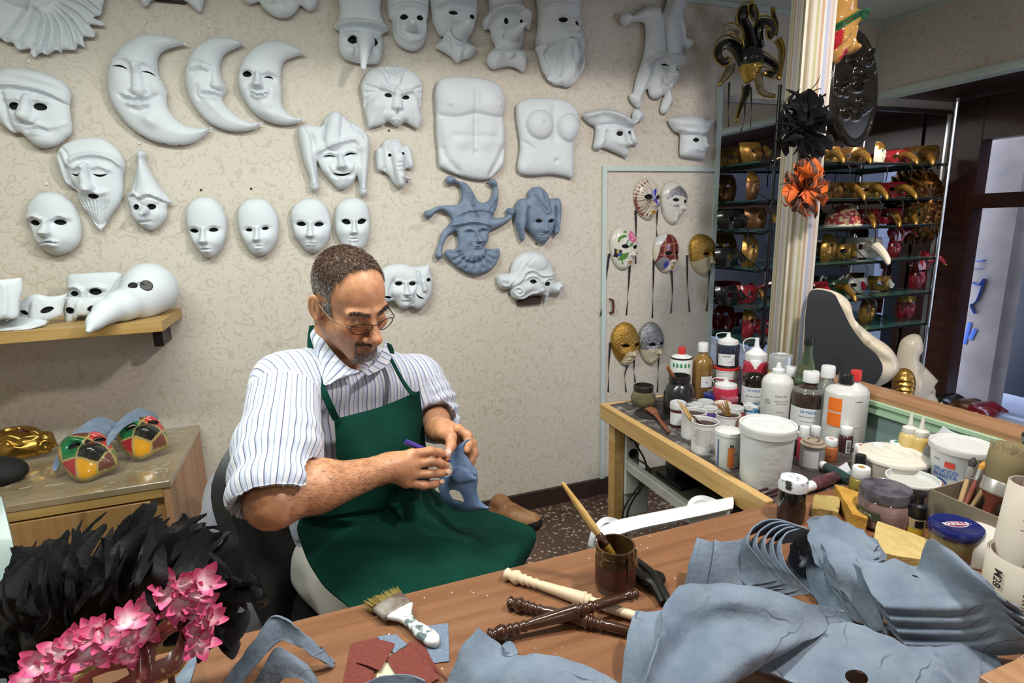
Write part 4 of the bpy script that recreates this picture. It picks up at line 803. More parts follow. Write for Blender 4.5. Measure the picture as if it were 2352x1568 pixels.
# cabinet under it
CX1, CY0, CZ = -.452, 1.815, .652
t = thing('cabinet', 'low wooden cabinet with film-wrapped top against the papered wall', 'cabinet', (-1.0,2.1,0))
boxo('side', (CX1-.02,CY0,0),(CX1,WALL_Y-.02,CZ-.022), M_side, t, .001)
boxo('body', (-1.7,CY0+.012,0),(CX1-.0205,WALL_Y-.02,CZ-.022), M_oak, t)
boxo('top_edge', (-1.7,CY0-.002,CZ-.05),(CX1-.0205,CY0+.0115,CZ-.022), M_oakx, t, .001)
M_wrap = mat('film_wrapped_board', (.25,.185,.105), .16, col2=(.31,.24,.15), scale=5, coat=1., bump=.9, bscale=22, stretch=(1.,2.6,1.))
boxo('top', (-1.7,CY0-.004,CZ-.0215),(CX1+.004,WALL_Y-.02,CZ), M_wrap, t, .002)
boxo('door', (-1.12,CY0-.004,.04),(CX1-.055,CY0+.0115,CZ-.056), M_oak, t, .001)
boxo('door', (-1.68,CY0-.004,.04),(-1.125,CY0+.0115,CZ-.056), M_oak, t, .001)
# streaks in the stretched film
fs = MB()
for i in range(46):
    x, y = random.uniform(-1.1,CX1-.03), random.uniform(CY0+.01,WALL_Y-.06); a = random.gauss(.25,.5); l = random.uniform(.01,.045)
    p = np.array([x,y,CZ+.0006]); d = np.array([math.cos(a),math.sin(a),0])*l; w = np.array([-d[1],d[0],0]); fs.tube(cr([p,p+d*.5+w*random.uniform(-.2,.2),p+d],3),[.0002,.0005,.0006,.0006,.0006,.0004,.0002],4)
fs.build('film_crease', mat('film_white',(.62,.62,.60),.2), t)['kind'] = 'stuff'
# pale glass panel leaning at the far left edge
pan = [[P_ for P_ in (onY(-330,1160,1.58),onY(-160,1150,1.58),onY(3,1140,1.58))],[onY(-310,1310,1.46),onY(-140,1300,1.46),onY(38,1290,1.46)],[onY(-280,1590,1.28),onY(-100,1575,1.27),onY(80,1560,1.26)],[onZ(-250,1900,.001),onZ(-60,1880,.001),onZ(150,1860,.001)]]
tag(sheet('leaning_glass_panel', pan, mat('pale_glass',(.22,.28,.27),.3,coat=.1), None, .012, up=3),'pale greenish glass panel edge at the far left above the feathers','panel')
# office chair
M_leather = mat('black_leather', (.006,.006,.0065), .42, bump=.15, bscale=120)
t = thing('office_chair', 'black office chair the maker sits on', 'chair', (.02,1.3,0))
g = [[onY(578,1004,1.40),onY(640,985,1.50),onY(720,985,1.58),onY(800,1000,1.60)],[onY(519,1112,1.33),onY(600,1100,1.45),onY(700,1100,1.55),onY(800,1110,1.58)],[onY(545,1220,1.27),onY(620,1210,1.41),onY(720,1210,1.52),onY(810,1220,1.56)],[onY(596,1330,1.22),onY(670,1320,1.36),onY(750,1310,1.48),onY(820,1310,1.53)],[onY(640,1420,1.18),onY(700,1420,1.30),onY(770,1400,1.42),onY(830,1390,1.48)]]
sheet('backrest', g, M_leather, t, .035, up=5)
MB().box((-.17,1.04,.43),(.25,1.46,.50),.03).build('seat', M_leather, t)
MB().lathe([(.028,.1),(.028,.3),(.022,.3),(.022,.429)],(.04,1.25,0),14).build('gas_post', mat('chair_black',(.01,.01,.01),.35), t)
for k in range(5):
    a = k*2*math.pi/5+.4; d = np.array([math.cos(a),math.sin(a),0]); c0 = np.array([.04,1.25,.1])
    MB().tube([c0+d*.02,c0+d*.15+[0,0,-.02],c0+d*.27+[0,0,-.04]],[.02,.018,.015],8).build('base_arm', MATS['chair_black'], t)
    MB().lathe([(.0,-.012),(.026,-.012),(.026,.012),(0,.012)],c0+d*.27+[0,0,-.074],14,axis=(-d[1],d[0],0)).build('caster', MATS['chair_black'], t)
# grey cloth bundle behind the chair
b = SDF((-.75,1.35,-.02),(-.05,2.15,.8),.011)
c = onY(548,1090,1.78); c2 = onY(548,1200,1.75)
b.ell((c[0],c[1],.50),(.13,.14,.19),.03); b.ell((c2[0]-.02,c2[1],.25),(.15,.17,.26),.04); b.ell((c2[0]+.02,c2[1]+.02,.05),(.19,.19,.07),.03); b.ell((c[0]+.03,c[1]+.05,.60),(.09,.09,.10),.03)
V,F = b.mesh(); N_ = vnormals(V,F); q = V*[1,1,.55]+np.c_[vnoise(V,4,1),vnoise(V,4,2),vnoise(V,4,3)]*.08
V = V+N_*(np.abs(vnoise(q,14,4))[:,None]*-.035+.012); V[:,2] = np.maximum(V[:,2],.001)
tag(mesh('cloth_bundle', relax(V,F,1), F, mat('grey_cloth',(.30,.30,.36),.9,col2=(.34,.34,.40),scale=8,sheen=.3)), 'crumpled grey cloth bundle on the floor behind the chair','cloth')
# white plastic armchair tucked at the far side of the worktable
M_plastic = mat('white_plastic', (.70,.72,.72), .35, col2=(.64,.66,.66), scale=20)
t = thing('plastic_chair', 'white plastic armchair pushed against the far edge of the worktable', 'chair', (.72,1.02,0))
A = lambda px,py,Y: onY(px,py,Y)
g = [[A(1368,1250,.93),A(1450,1222,.935),A(1540,1202,.94),A(1630,1183,.945),A(1682,1171,.95)],[A(1372,1212,.965),A(1450,1193,.97),A(1540,1175,.975),A(1630,1157,.98),A(1684,1146,.985)],[A(1376,1222,1.0),A(1455,1203,1.005),A(1545,1184,1.01),A(1630,1166,1.015),A(1680,1155,1.02)]]
sheet('back_rail', g, M_plastic, t, .006, up=5)
sheet('left_arm', [[A(1362,1256,.95),A(1372,1222,.95),A(1392,1200,.96),A(1420,1206,.97)],[A(1364,1262,1.0),A(1376,1225,1.0),A(1394,1203,1.0),A(1422,1208,1.0)],[A(1366,1280,1.06),A(1378,1240,1.06),A(1396,1215,1.06),A(1424,1220,1.06)]], M_plastic, t, .012, up=5)
cc = onY(1617,1190,1.0)
sheet('right_arm', [[A(1585,1195,.985),A(1590,1158,.985),A(1612,1147,.985),A(1645,1157,.985),A(1676,1174,.985)],[A(1583,1200,1.03),A(1588,1163,1.03),A(1612,1152,1.03),A(1648,1162,1.03),A(1680,1180,1.03)]], M_plastic, t, .01, up=6)
sheet('arm_panel', [[A(1585,1195,.983),A(1590,1158,.983),A(1612,1147,.983),A(1645,1157,.983),A(1676,1174,.983)],[A(1587,1215,.983),A(1600,1208,.983),A(1615,1204,.983),A(1645,1196,.983),A(1676,1190,.983)]], M_plastic, t, .006, up=4)
for x,y in ((.66,.97),(.84,.97),(.66,1.2),(.84,1.2)): MB().tube([(x,y,0),(x,y,.2),(x,y,.3995)],[.016,.02,.024],10).build('leg', M_plastic, t)
boxo('seat', (.60,.95,.40),(.88,1.25,.425), M_plastic, t, .01)
# -- the mask maker
A = lambda px,py,Y: onY(px,py,Y)
M_skin = mat('skin', (1,1,1), .42, attr=True, col2=(.80,.76,.74), scale=70, detail=6, bump=.12, bscale=260)
MATS['skin'].node_tree.nodes['Principled BSDF'].inputs['Subsurface Weight'].default_value = .08
MATS['skin'].node_tree.nodes['Principled BSDF'].inputs['Subsurface Radius'].default_value = (.01,.004,.002)
M_hair = mat('hair', (1,1,1), .55, attr=True)
SK = np.array([.54,.27,.145])
# --- head, modelled in its own frame: x to his left, y forward, z up
def head_sdf():
    s = SDF((-.105,-.135,-.27),(.105,.155,.15),.0027)
    s.ell((0,-.014,.048),(.076,.098,.086),.01); s.ell((0,.022,.03),(.066,.072,.075),.02); s.ell((0,.034,-.025),(.056,.058,.085),.02)
    for sx in (-1,1):
        s.cone((sx*.052,-.002,-.045),(sx*.022,.070,-.100),.022,.018,.022)
        s.ell((sx*.046,.060,-.026),(.022,.022,.020),.02)
        s.cone((sx*.012,.093,.022),(sx*.048,.078,.020),.0105,.009,.014)
    s.cone((-.012,.080,-.103),(.012,.080,-.103),.017,.017,.018); s.ell((0,.074,-.068),(.034,.026,.030),.02)
    for sx in (-1,1): s.ell((sx*.033,.112,-.003),(.021,.024,.015),.014,op=-1)
    for sx in (-1,1):
        s.ell((sx*.0325,.080,-.003),(.0165,.0150,.0135),.004); s.cone((sx*.018,.092,-.012),(sx*.046,.085,-.010),.0035,.003,.005)
    s.cone((0,.094,.010),(0,.123,-.034),.0090,.0135,.010); s.ell((0,.123,-.038),(.0150,.0135,.0125),.008)
    for sx in (-1,1): s.ell((sx*.0155,.108,-.042),(.0095,.0105,.0085),.006); s.ell((sx*.008,.114,-.051),(.0045,.006,.004),.003,op=-1)
    s.cone((-.020,.090,-.069),(0,.0995,-.067),.0048,.0062,.006); s.cone((.020,.090,-.069),(0,.0995,-.067),.0048,.0062,.006)
    s.cone((-.018,.090,-.079),(0,.0975,-.081),.005,.0072,.006); s.cone((.018,.090,-.079),(0,.0975,-.081),.005,.0072,.006)
    s.cone((-.022,.0985,-.0738),(.022,.0985,-.0738),.0022,.0022,.002,op=-1,)
    for sx in (-1,1):
        R = np.array(Matrix.Rotation(sx*.42,3,'Z')@Matrix.Rotation(.22,3,'X')); 
        s.ell((sx*.083,-.014,-.004),(.0085,.0195,.033),.005,R=R); s.ell((sx*.0925,-.011,.002),(.0075,.0125,.0225),.003,op=-1,R=R); s.ell((sx*.087,-.012,.0),(.004,.004,.016),.004,R=R); s.ell((sx*.082,-.004,-.030),(.007,.009,.010),.005)
    s.cone((0,-.030,-.06),(0,-.055,-.20),.058,.060,.03); s.cone((0,.0,-.09),(0,-.015,-.21),.043,.055,.03)
    return s.mesh()
HV, HF = head_sdf(); HV = relax(HV,HF,1); HN = vnormals(HV,HF)
hx,hy,hz = HV.T
def sstep(a,b,x): t = np.clip((x-a)/(b-a),0,1); return t*t*(3-2*t)
hairline = .082-.3*np.clip(.055-np.abs(hx),-.02,.05)*0
scalp = np.where(hy > .018, sstep(.068,.080,hz+(.010*np.cos(hx*60))-.35*np.clip(np.abs(hx)-.03,0,1)*0-.55*(hy-.06)*-0.0-.0), 0)
side = (hy < .030)&(hz > np.where(hy > -.004, -.012-.0*hx, np.where(hy > -.04, .028-.0*hx, -.072)))&(np.abs(hx) > .0)
near_ear = (np.abs(hx) > .072)&(hy > -.042)&(hy < .022)&(hz < .036)
scalp = np.clip(np.maximum(scalp, np.where(side&~near_ear,1,0)),0,1)
scalp = np.where((hz > .083-.25*np.clip(hy-.02,-1,.0))&(hy<.085), 1, scalp); scalp = np.where((hy > .030)&(hz < .076), 0, scalp); scalp = np.where((hy > .052-.25*np.abs(hx)), 0, scalp)
HC = np.tile(SK,(len(HV),1))
HC *= (1+.10*vnoise(HV,38,5)[:,None])
cheek = np.exp(-(((np.abs(hx)-.042)/.022)**2+((hz+.035)/.025)**2))*(hy > .03); HC = HC*(1+np.c_[.10*cheek,-.08*cheek,-.08*cheek])
nose = np.exp(-((hx/.018)**2+((hz+.036)/.018)**2))*(hy > .1); HC = HC*(1+np.c_[.05*nose,-.05*nose,-.04*nose])
beard = sstep(-.052,-.060,hz)*(hy > .045)*np.where(np.abs(hx) < .031,1,0)*np.where((np.abs(hx) < .03)&(hz < -.0655)&(hz > -.085)&(hy > .092),.25,1); beard = np.where((hz < -.112)&(hy < .062),0,beard)
stub = sstep(-.040,-.060,hz)*(hy > -.01)*sstep(-.15,-.125,hz)*.30
lips = (np.abs(hx) < .021)&(hz < -.064)&(hz > -.087)&(hy > .0925)
HC = np.where(lips[:,None], HC*[.78,.62,.66], HC)
HC = HC*(1-stub[:,None])+np.array([.15,.12,.105])*stub[:,None]
HC = HC*(1-.62*beard[:,None])+np.array([.10,.085,.075])*.62*beard[:,None]
HC = HC*(1-.75*scalp[:,None])+np.array([.085,.065,.055])*.75*scalp[:,None]
brow = ((np.abs(hx) > .009)&(np.abs(hx) < .052)&(np.abs(hz-.0215-.004*np.sin((np.abs(hx)-.01)*60)) < .0042)&(hy > .05)); HC = np.where(brow[:,None], HC*.55, HC)
lash = (np.abs(np.abs(hx)-.0325) < .0165)&(np.abs(hz+.0095) < .0022)&(hy > .075); HC = np.where(lash[:,None], HC*.22, HC)
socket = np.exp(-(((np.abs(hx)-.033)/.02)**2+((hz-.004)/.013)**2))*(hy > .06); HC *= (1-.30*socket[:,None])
# pose: chin down, turned to the picture's right
fz = np.array([.47,-.885,0]); fz /= np.linalg.norm(fz); pt = math.radians(23)
hf = fz*math.cos(pt)+np.array([0,0,-math.sin(pt)]); hl = np.cross([0,0,1],fz); hl /= np.linalg.norm(hl); hu = np.cross(hl,hf)*1.0
if hu[2] < 0: hu = -hu
rl = math.radians(-3); hl2 = hl*math.cos(rl)-hu*math.sin(rl); hu2 = hu*math.cos(rl)+hl*math.sin(rl)
HS = .90                                      # size of this head against the model frame
HM = np.stack([hl2,hf,hu2],1)*HS
HO = A(727,706,1.255)-HM@np.array([-.080,-.012,-.004])
def HW(p): return np.asarray(p)@HM.T+HO
parts = [(HW(HV), HF, HC)]
# --- right forearm and hand (nearer the camera), left forearm and hand
def arm(lo, hi, h, segs, fingers, kf=.006, nails=()):
    s = SDF(lo,hi,h)
    for a,b,ra,rb,k in segs: s.cone(a,b,ra,rb,k)
    D0 = s
    for pts, rs in fingers:
        f = SDF(lo,hi,h)
        f.D[:] = 1
        f.chain(pts, rs, kf); 
        hh = np.clip(.5+.5*(f.D-s.D)/.0025,0,1); s.D = f.D*(1-hh)+s.D*hh-.0025*hh*(1-hh)
    V,F = s.mesh(); return relax(V,F,1),F
rel, rwr = A(628,1152,.985), A(872,1080,1.075)
rM = [A(946,1043,1.088),A(953,1065,1.083),A(948,1088,1.078),A(933,1108,1.078)]
segs = [(A(660,1060,1.03),rel,.034,.044,.02),(rel,rel*.6+rwr*.4+[0,.01,.006],.044,.045,.02),(rel*.6+rwr*.4,rwr,.045,.028,.02),(rwr,A(905,1068,1.082),.027,.026,.012)]
for q in rM: segs.append((A(892,1072,1.082),q,.021,.0125,.014))
segs.append((A(890,1062,1.11),A(945,1046,1.128),.016,.012,.012))
fing = [([rM[0],A(988,1036,1.100),A(1010,1040,1.116),A(1023,1044,1.122)],[.0106,.0096,.0088,.0074]),
        ([rM[1],A(990,1060,1.092),A(1010,1063,1.104),A(1024,1068,1.110)],[.0106,.0096,.0088,.0074]),
        ([rM[2],A(987,1088,1.086),A(1009,1087,1.097),A(1026,1084,1.104)],[.0100,.0091,.0083,.0070]),
        ([rM[3],A(972,1114,1.080),A(996,1112,1.090),A(1011,1108,1.096)],[.0100,.0090,.0082,.0068]),
        ([A(945,1046,1.128),A(985,1040,1.138),A(1012,1046,1.140),A(1027,1052,1.138)],[.0125,.0110,.0100,.0085])]
RV,RF = arm((-.20,.90,.76),(.30,1.19,1.06),.0029,segs,fing)
def armcol(V, wr, kn, seed, d):
    C = np.tile(SK*[1.02,.98,.95],(len(V),1)); n = vnoise(V*[1,1,1],26,seed); hair = vnoise(np.c_[V@np.array([.9,.1,.3])*.35,V[:,1]*1.,V[:,2]*1.2],220,seed+2)
    w = np.clip(((wr-V)@d)/.05+.8,0,1); C *= (1+.10*n[:,None]); C *= (1-.16*np.clip(hair,0,1)*w)[:,None]
    for k in kn:
        g = np.exp(-(np.linalg.norm(V-k,axis=1)/.009)**2)[:,None]; C = C*(1-g*np.array([.10,.24,.24]))
    return C
kn = [f[0][1] for f in fing[:4]]+[f[0][2] for f in fing[:4]]
d = (rwr-rel)/np.linalg.norm(rwr-rel); RC = armcol(RV,rwr,kn,3,d)
# dark work stains on the finger joints
for q in ((990,1060),(996,1083)): g = np.exp(-(np.linalg.norm(RV-A(q[0],q[1],1.085),axis=1)/.012)**2)[:,None]*.5; RC = RC*(1-g)+np.array([.09,.06,.055])*g
parts.append((RV,RF,RC))
lel, lwr = A(1000,955,1.42), A(1006,985,1.255)
lM = [A(1052,985,1.195),A(1060,996,1.205),A(1056,1010,1.215),A(1046,1020,1.22)]
segs = [(A(985,900,1.46),lel,.045,.042,.02),(lel,lwr,.041,.030,.02),(lwr,A(1020,990,1.235),.029,.026,.012)]
for q in lM: segs.append((A(1018,988,1.235),q,.021,.0125,.014))
segs.append((lwr,A(1018,994,1.205),.024,.017,.012))
fing = [([lM[0],A(1074,1001,1.185),A(1076,1020,1.172),A(1072,1034,1.163)],[.0120,.0108,.0098,.0085]),
        ([lM[1],A(1084,1018,1.195),A(1088,1042,1.183),A(1080,1060,1.172)],[.0120,.0110,.0100,.0085]),
        ([lM[2],A(1078,1036,1.205),A(1084,1058,1.193),A(1078,1070,1.183)],[.0112,.0103,.0093,.0078]),
        ([lM[3],A(1066,1045,1.21),A(1072,1066,1.20),A(1066,1078,1.19)],[.0100,.0090,.0082,.0068]),
        ([A(1018,994,1.205),A(1036,1004,1.172),A(1036,1023,1.150),A(1030,1038,1.138)],[.0150,.0130,.0112,.0088])]
LV,LF = arm((.14,1.09,.74),(.42,1.50,1.0),.0029,segs,fing)
d = (lwr-lel)/np.linalg.norm(lwr-lel); LC = armcol(LV,lwr,[f[0][1] for f in fing],9,d); parts.append((LV,LF,LC))
Vs = np.concatenate([p[0] for p in parts]); Fs = []; o_ = 0
for p in parts: Fs += [tuple(int(i)+o_ for i in f) for f in p[1]]; o_ += len(p[0])
man = mesh('person', Vs, Fs, M_skin, None, True, col=np.clip(np.concatenate([p[2] for p in parts]),0,1))
tag(man, 'man in striped shirt and green apron, head bent over the blue mask he works on', 'person')
# finger nails
def nail(p, dirn, nrm, r=.0055):
    R = np.stack([np.cross(dirn,nrm),dirn,nrm],1); b = SDF((-.01,-.012,-.006),(.01,.012,.006),.0012); b.ell((0,0,0),(r,r*1.25,.0016),.001); V,F = b.mesh(); mesh('fingernail', V@R.T+p, F, mat('nail_skin',(.55,.33,.25),.25), man)
def un(v): return v/np.linalg.norm(v)
for a,b in (((1010,1040,1.116),(1025,1044,1.121)),((1009,1087,1.097),(1027,1084,1.103)),((996,1108,1.090),(1011,1106,1.095))):
    p0,p1 = A(*a),A(*b); nr = un(CAM-p1); dr = un(p1-p0); nr = un(nr-dr*(nr@dr)); nail(p1+nr*.0072, dr, nr)
p0,p1 = A(1036,1023,1.150),A(1029,1040,1.137); nr = un(CAM-p1); dr = un(p1-p0); nr = un(nr-dr*(nr@dr)); nail(p1+nr*.0085,dr,nr,.0065)
# --- hair, brows and goatee as short strands
def strands(name, sel, cnt, lfun, dfun, cfun, w=.0007, seed=1):
    r = np.random.default_rng(seed); idx = np.where(sel)[0]; k = r.choice(idx,cnt); P0 = HV[k]+r.normal(0,.0012,(cnt,3)); N0 = HN[k]
    D_ = dfun(HV[k],N0,r); D_ /= np.linalg.norm(D_,axis=1)[:,None]; L_ = lfun(HV[k],r)[:,None]; T_ = np.cross(D_,r.normal(0,1,(cnt,3))); T_ /= np.linalg.norm(T_,axis=1)[:,None]+1e-9
    bend_ = np.cross(T_,D_)*0-N0*.22
    p0 = P0-N0*.001; p1 = P0+D_*L_*.55; p2 = P0+(D_+bend_)*L_
    V = np.stack([p0-T_*w,p0+T_*w,p1+T_*w*.8,p1-T_*w*.8,p2],1).reshape(-1,3); b = np.arange(cnt)*5
    F = [(i,i+1,i+2,i+3) for i in b]+[(i+3,i+2,i+4) for i in b]; C = np.repeat(cfun(HV[k],r),5,0)
    o = mesh(name, HW(V), F, M_hair, man, True, col=C); o['kind'] = 'stuff'; return o
sc_sel = scalp > .6
def hd(p,n,r): return n*.5+np.array([0,.55,-.1])*(p[:,2:3] > .06)+np.array([0,.12,-.6])*(p[:,2:3] <= .06)+r.normal(0,.13,p.shape)
def hc(p,r):
    g = np.clip(np.maximum(sstep(.085,.035,p[:,2]),0)+.25*sstep(.03,.08,p[:,1])+r.normal(0,.22,len(p)),0,1)[:,None]
    c = np.array([.12,.066,.045])*(1-g)+np.array([.34,.335,.34])*g; return np.clip(c*r.uniform(.7,1.15,(len(p),1)),0,1)
strands('hair', sc_sel, 26000, lambda p,r: r.uniform(.006,.011,len(p))*np.where(p[:,2] > .06,1.1,.75), hd, hc, .00055)
strands('eyebrow', brow&(hx < 0), 230, lambda p,r: r.uniform(.005,.008,len(p)), lambda p,n,r: n*.35+np.sign(p[:,:1])*np.array([[.9,0,.12]])+r.normal(0,.15,p.shape), lambda p,r: np.array([.025,.017,.014])*r.uniform(.6,1.5,(len(p),1)), .0006, 2)
strands('eyebrow', brow&(hx > 0), 230, lambda p,r: r.uniform(.005,.008,len(p)), lambda p,n,r: n*.35+np.sign(p[:,:1])*np.array([[.9,0,.12]])+r.normal(0,.15,p.shape), lambda p,r: np.array([.025,.017,.014])*r.uniform(.6,1.5,(len(p),1)), .0006, 3)
strands('goatee', (beard > .5)&~lips, 2600, lambda p,r: r.uniform(.003,.0065,len(p)), lambda p,n,r: n*.7+np.array([0,0,-.7])+r.normal(0,.3,p.shape), lambda p,r: np.where(r.random((len(p),1)) < np.clip(.15+.9*sstep(-.075,-.105,p[:,2:3]),0,1),np.array([[.36,.35,.34]]),np.array([[.06,.045,.04]]))*r.uniform(.6,1.2,(len(p),1)), .0005, 4)
# dark hair on the forearms
def armhair(V,F,a,b,cnt,seed):
    r = np.random.default_rng(seed); N0 = vnormals(V,F); ax = un(b-a); t = ((V-a)@ax)/np.linalg.norm(b-a); k = r.choice(np.where((t > .02)&(t < 1.12))[0],cnt); P = V[k]; D_ = N0[k]*.30+ax*.9+np.array([0,0,-.35])+r.normal(0,.3,P.shape); D_ /= np.linalg.norm(D_,axis=1)[:,None]; L_ = r.uniform(.006,.013,(cnt,1)); T_ = np.cross(D_,N0[k])*.00022; p2 = P+D_*L_
    VV = np.stack([P-T_,P+T_,p2],1).reshape(-1,3); i = np.arange(cnt)*3; o = mesh('arm_hair',VV,[(q,q+1,q+2) for q in i],mat('arm_hair',(.05,.025,.015),.5),man); o['kind'] = 'stuff'
armhair(RV,RF,rel,rwr,3200,5); armhair(LV,LF,lel,lwr,700,6)
# --- glasses
gl = thing('eyeglasses','thin dark wire eyeglasses low on the nose of the man','eyeglasses',HW((0,.11,-.03)))
M_wire = mat('wire_bronze',(.05,.035,.025),.3,.9); M_lens = mat('lens_glass',(1,1,1),.0,trans=1.,ior=1.02,spec=.25)
for sx in (-1,1):
    c = np.array([sx*.0335,.1085,-.0065]); t_ = np.linspace(0,2*math.pi,25)
    tilt = .25; P = np.stack([c[0]+.0255*np.cos(t_),c[1]-.16*np.abs(.0255*np.cos(t_)*1.)*0-sx*(.0255*np.cos(t_))*.28-.010*0+.0,c[2]+.0155*np.sin(t_)*(1-.10*np.sin(t_))],1); P[:,1] += (P[:,2]-c[2])*.15
    MB().tube(HW(P),.0010,6,cap=False).build('rim', M_wire, gl)
    e = P[:-1]; MB().add(HW(np.vstack([e,[c]])),[(i,(i+1)%24,24) for i in range(24)]).build('lens', M_lens, gl)
    MB().tube(HW(cr([(sx*.0585,.100,-.0035),(sx*.068,.093,-.002),(sx*.080,.05,-.001),(sx*.0835,.005,.012),(sx*.083,-.014,.012),(sx*.081,-.026,-.004)],5)),.0011,6).build('temple', M_wire, gl)
MB().tube(HW(cr([(-.0095,.1125,-.001),(0,.1185,.0025),(.0095,.1125,-.001)],4)),.0011,6).build('bridge', M_wire, gl)

# --- shirt: torso, shoulders and short sleeves as one cloth volume with real folds
bl = np.array([.88,.47,0]); bl /= np.linalg.norm(bl); bf = np.array([.47,-.88,0])      # his left, his front
BR = np.stack([bl,-bf,[0,0,1]],1)
rsh, lsh = A(655,885,1.25), A(958,872,1.43); nb = A(770,812,1.365)
hemR, hemL = A(628,1135,.995), A(1003,962,1.385)
s = SDF((-.34,.84,.42),(.52,1.66,1.22),.0055)
ch = A(800,985,1.385); be = A(800,1150,1.37); pe = A(815,1275,1.37)
s.ell(ch,(.172,.118,.185),.03,R=BR); s.ell(be,(.150,.128,.17),.04,R=BR); s.ell(pe,(.125,.12,.11),.04,R=BR)
s.cone(rsh,lsh,.062,.060,.03); s.cone(nb+[0,0,-.01],rsh,.055,.055,.03); s.cone(nb+[0,0,-.01],lsh,.055,.055,.03)
s.cone(rsh,rsh*.35+hemR*.65,.070,.078,.03); s.cone(rsh*.35+hemR*.65,hemR,.078,.076,.02)
s.cone(lsh,lsh*.4+hemL*.6,.064,.066,.03); s.cone(lsh*.4+hemL*.6,hemL,.066,.060,.02)
s.cone(rel+(rel-hemR)*.1,rel*.75+rwr*.25,.060,.060,.008,op=-1); s.cone(hemR+(rel-hemR)*.55,hemR+(rel-hemR)*1.6,.062,.07,.006,op=-1)
s.cone(hemL+(lwr-lel)*.25,hemL+(lwr-lel)*.9,.050,.056,.006,op=-1)
s.cone(nb+[0,0,.005],nb+[.0,-.02,.14],.058,.066,.008,op=-1)
fr = nb+bf*.085+[0,0,-.035]; s.cone(nb+bf*.03,fr+[0,0,.06],.045,.055,.012,op=-1)
V,F = s.mesh(); V = relax(V,F,2); N_ = vnormals(V,F)
def segt(P,a,b): ab = b-a; t = np.clip(((P-a)@ab)/(ab@ab),-.2,1.2); return np.linalg.norm(P-a-t[:,None]*ab,axis=1), t
dR,tR = segt(V,rsh,hemR); dL,tL = segt(V,lsh,hemL)
isR = (dR < .098)&(tR > .12)&(((V-rsh)@bl) < .03); isL = (dL < .085)&(tL > .14)&(((V-lsh)@bl) > -.022)
uT = (V-ch)@bl+.02*vnoise(V,5,3)*.3
def ang(P,a,b):
    ax = un(b-a); e1 = un(np.cross(ax,[0.3,1,.2])); e2 = np.cross(ax,e1); q = P-a; return np.arctan2(q@e2,q@e1)*.080
uv = np.where(isR,ang(V,rsh,hemR),np.where(isL,ang(V,lsh,hemL)+.3,uT))
# folds: diagonal on the torso, rings near the sleeve hems
qd = np.stack([V@un(bl*.8+np.array([0,0,.6])),V@un(bl*-.4+np.array([0,0,.9]))*.45,V@bf*.4],1)
fo = vnoise(qd,13,2)*.0065+vnoise(qd,26,5)*.003
ringR = np.sin(tR*26+vnoise(V,14,1)*2.5)*.004*np.clip((tR-.35)*2,0,1); ringL = np.sin(tL*22+vnoise(V,14,2)*2.5)*.004*np.clip((tL-.2)*2,0,1)
V = V+N_*(np.where(isR,fo*.6+ringR,np.where(isL,fo*.6+ringL,fo)))[:,None]
def shirtmat():
    m = bpy.data.materials.new('striped_shirt'); m.use_nodes = True; N = m.node_tree.nodes; L = m.node_tree.links; b = N['Principled BSDF']
    at = N.new('ShaderNodeAttribute'); at.attribute_name = 'u'
    def stripe(per, ph, w, soft):
        a = N.new('ShaderNodeMath'); a.operation = 'MULTIPLY_ADD'; a.inputs[1].default_value = 1/per; a.inputs[2].default_value = ph; L.new(at.outputs['Fac'],a.inputs[0])
        f = N.new('ShaderNodeMath'); f.operation = 'FRACT'; L.new(a.outputs[0],f.inputs[0])
        c = N.new('ShaderNodeMath'); c.operation = 'SUBTRACT'; c.inputs[1].default_value = .5; L.new(f.outputs[0],c.inputs[0])
        d = N.new('ShaderNodeMath'); d.operation = 'ABSOLUTE'; L.new(c.outputs[0],d.inputs[0])
        r = N.new('ShaderNodeMapRange'); r.inputs[1].default_value = w; r.inputs[2].default_value = w+soft; r.inputs[3].default_value = 1; r.inputs[4].default_value = 0; L.new(d.outputs[0],r.inputs[0]); return r.outputs[0]
    cur = None
    for (per,ph,w,soft,col) in ((.022,0.,.038,.03,(.08,.09,.15)),(.022,.13,.06,.05,(.40,.43,.58)),(.022,.5,.030,.03,(.20,.25,.33)),(.022,.36,.05,.05,(.46,.49,.62))):
        mx = N.new('ShaderNodeMix'); mx.data_type = 'RGBA'; L.new(stripe(per,ph,w,soft),mx.inputs[0]); mx.inputs[7].default_value = (*col,1)
        if cur is None: mx.inputs[6].default_value = (.57,.57,.62,1)
        else: L.new(cur,mx.inputs[6])
        cur = mx.outputs[2]
    L.new(cur,b.inputs['Base Color']); b.inputs['Roughness'].default_value = .8; b.inputs['Sheen Weight'].default_value = .2
    return m
M_shirt = shirtmat()
shirt = mesh('shirt', V, F, M_shirt, man, True, att={'u':uv})
# collar: two pointed leaves folded over a stand
def csheet(name, G, up=5, th=.0025, u0=0., um=.12): return sheet(name, G, M_shirt, man, th, up, att={'u':lambda a,b: u0+b*um})
csheet('collar_leaf', [[A(722,752,1.335),A(742,778,1.295),A(768,812,1.262),A(800,842,1.240),A(828,852,1.232)],[A(712,768,1.325),A(730,800,1.275),A(748,840,1.235),A(772,868,1.215),A(808,858,1.225)],[A(718,790,1.305),A(728,830,1.255),A(740,868,1.220),A(748,884,1.208),A(785,862,1.216)]], um=.11)
csheet('collar_leaf', [[A(838,852,1.232),A(862,832,1.262),A(878,806,1.30),A(884,782,1.34)],[A(842,858,1.228),A(872,838,1.262),A(890,812,1.305),A(894,790,1.345)],[A(846,862,1.226),A(884,842,1.262),A(900,818,1.305),A(898,798,1.345)]], u0=.2, um=.08)
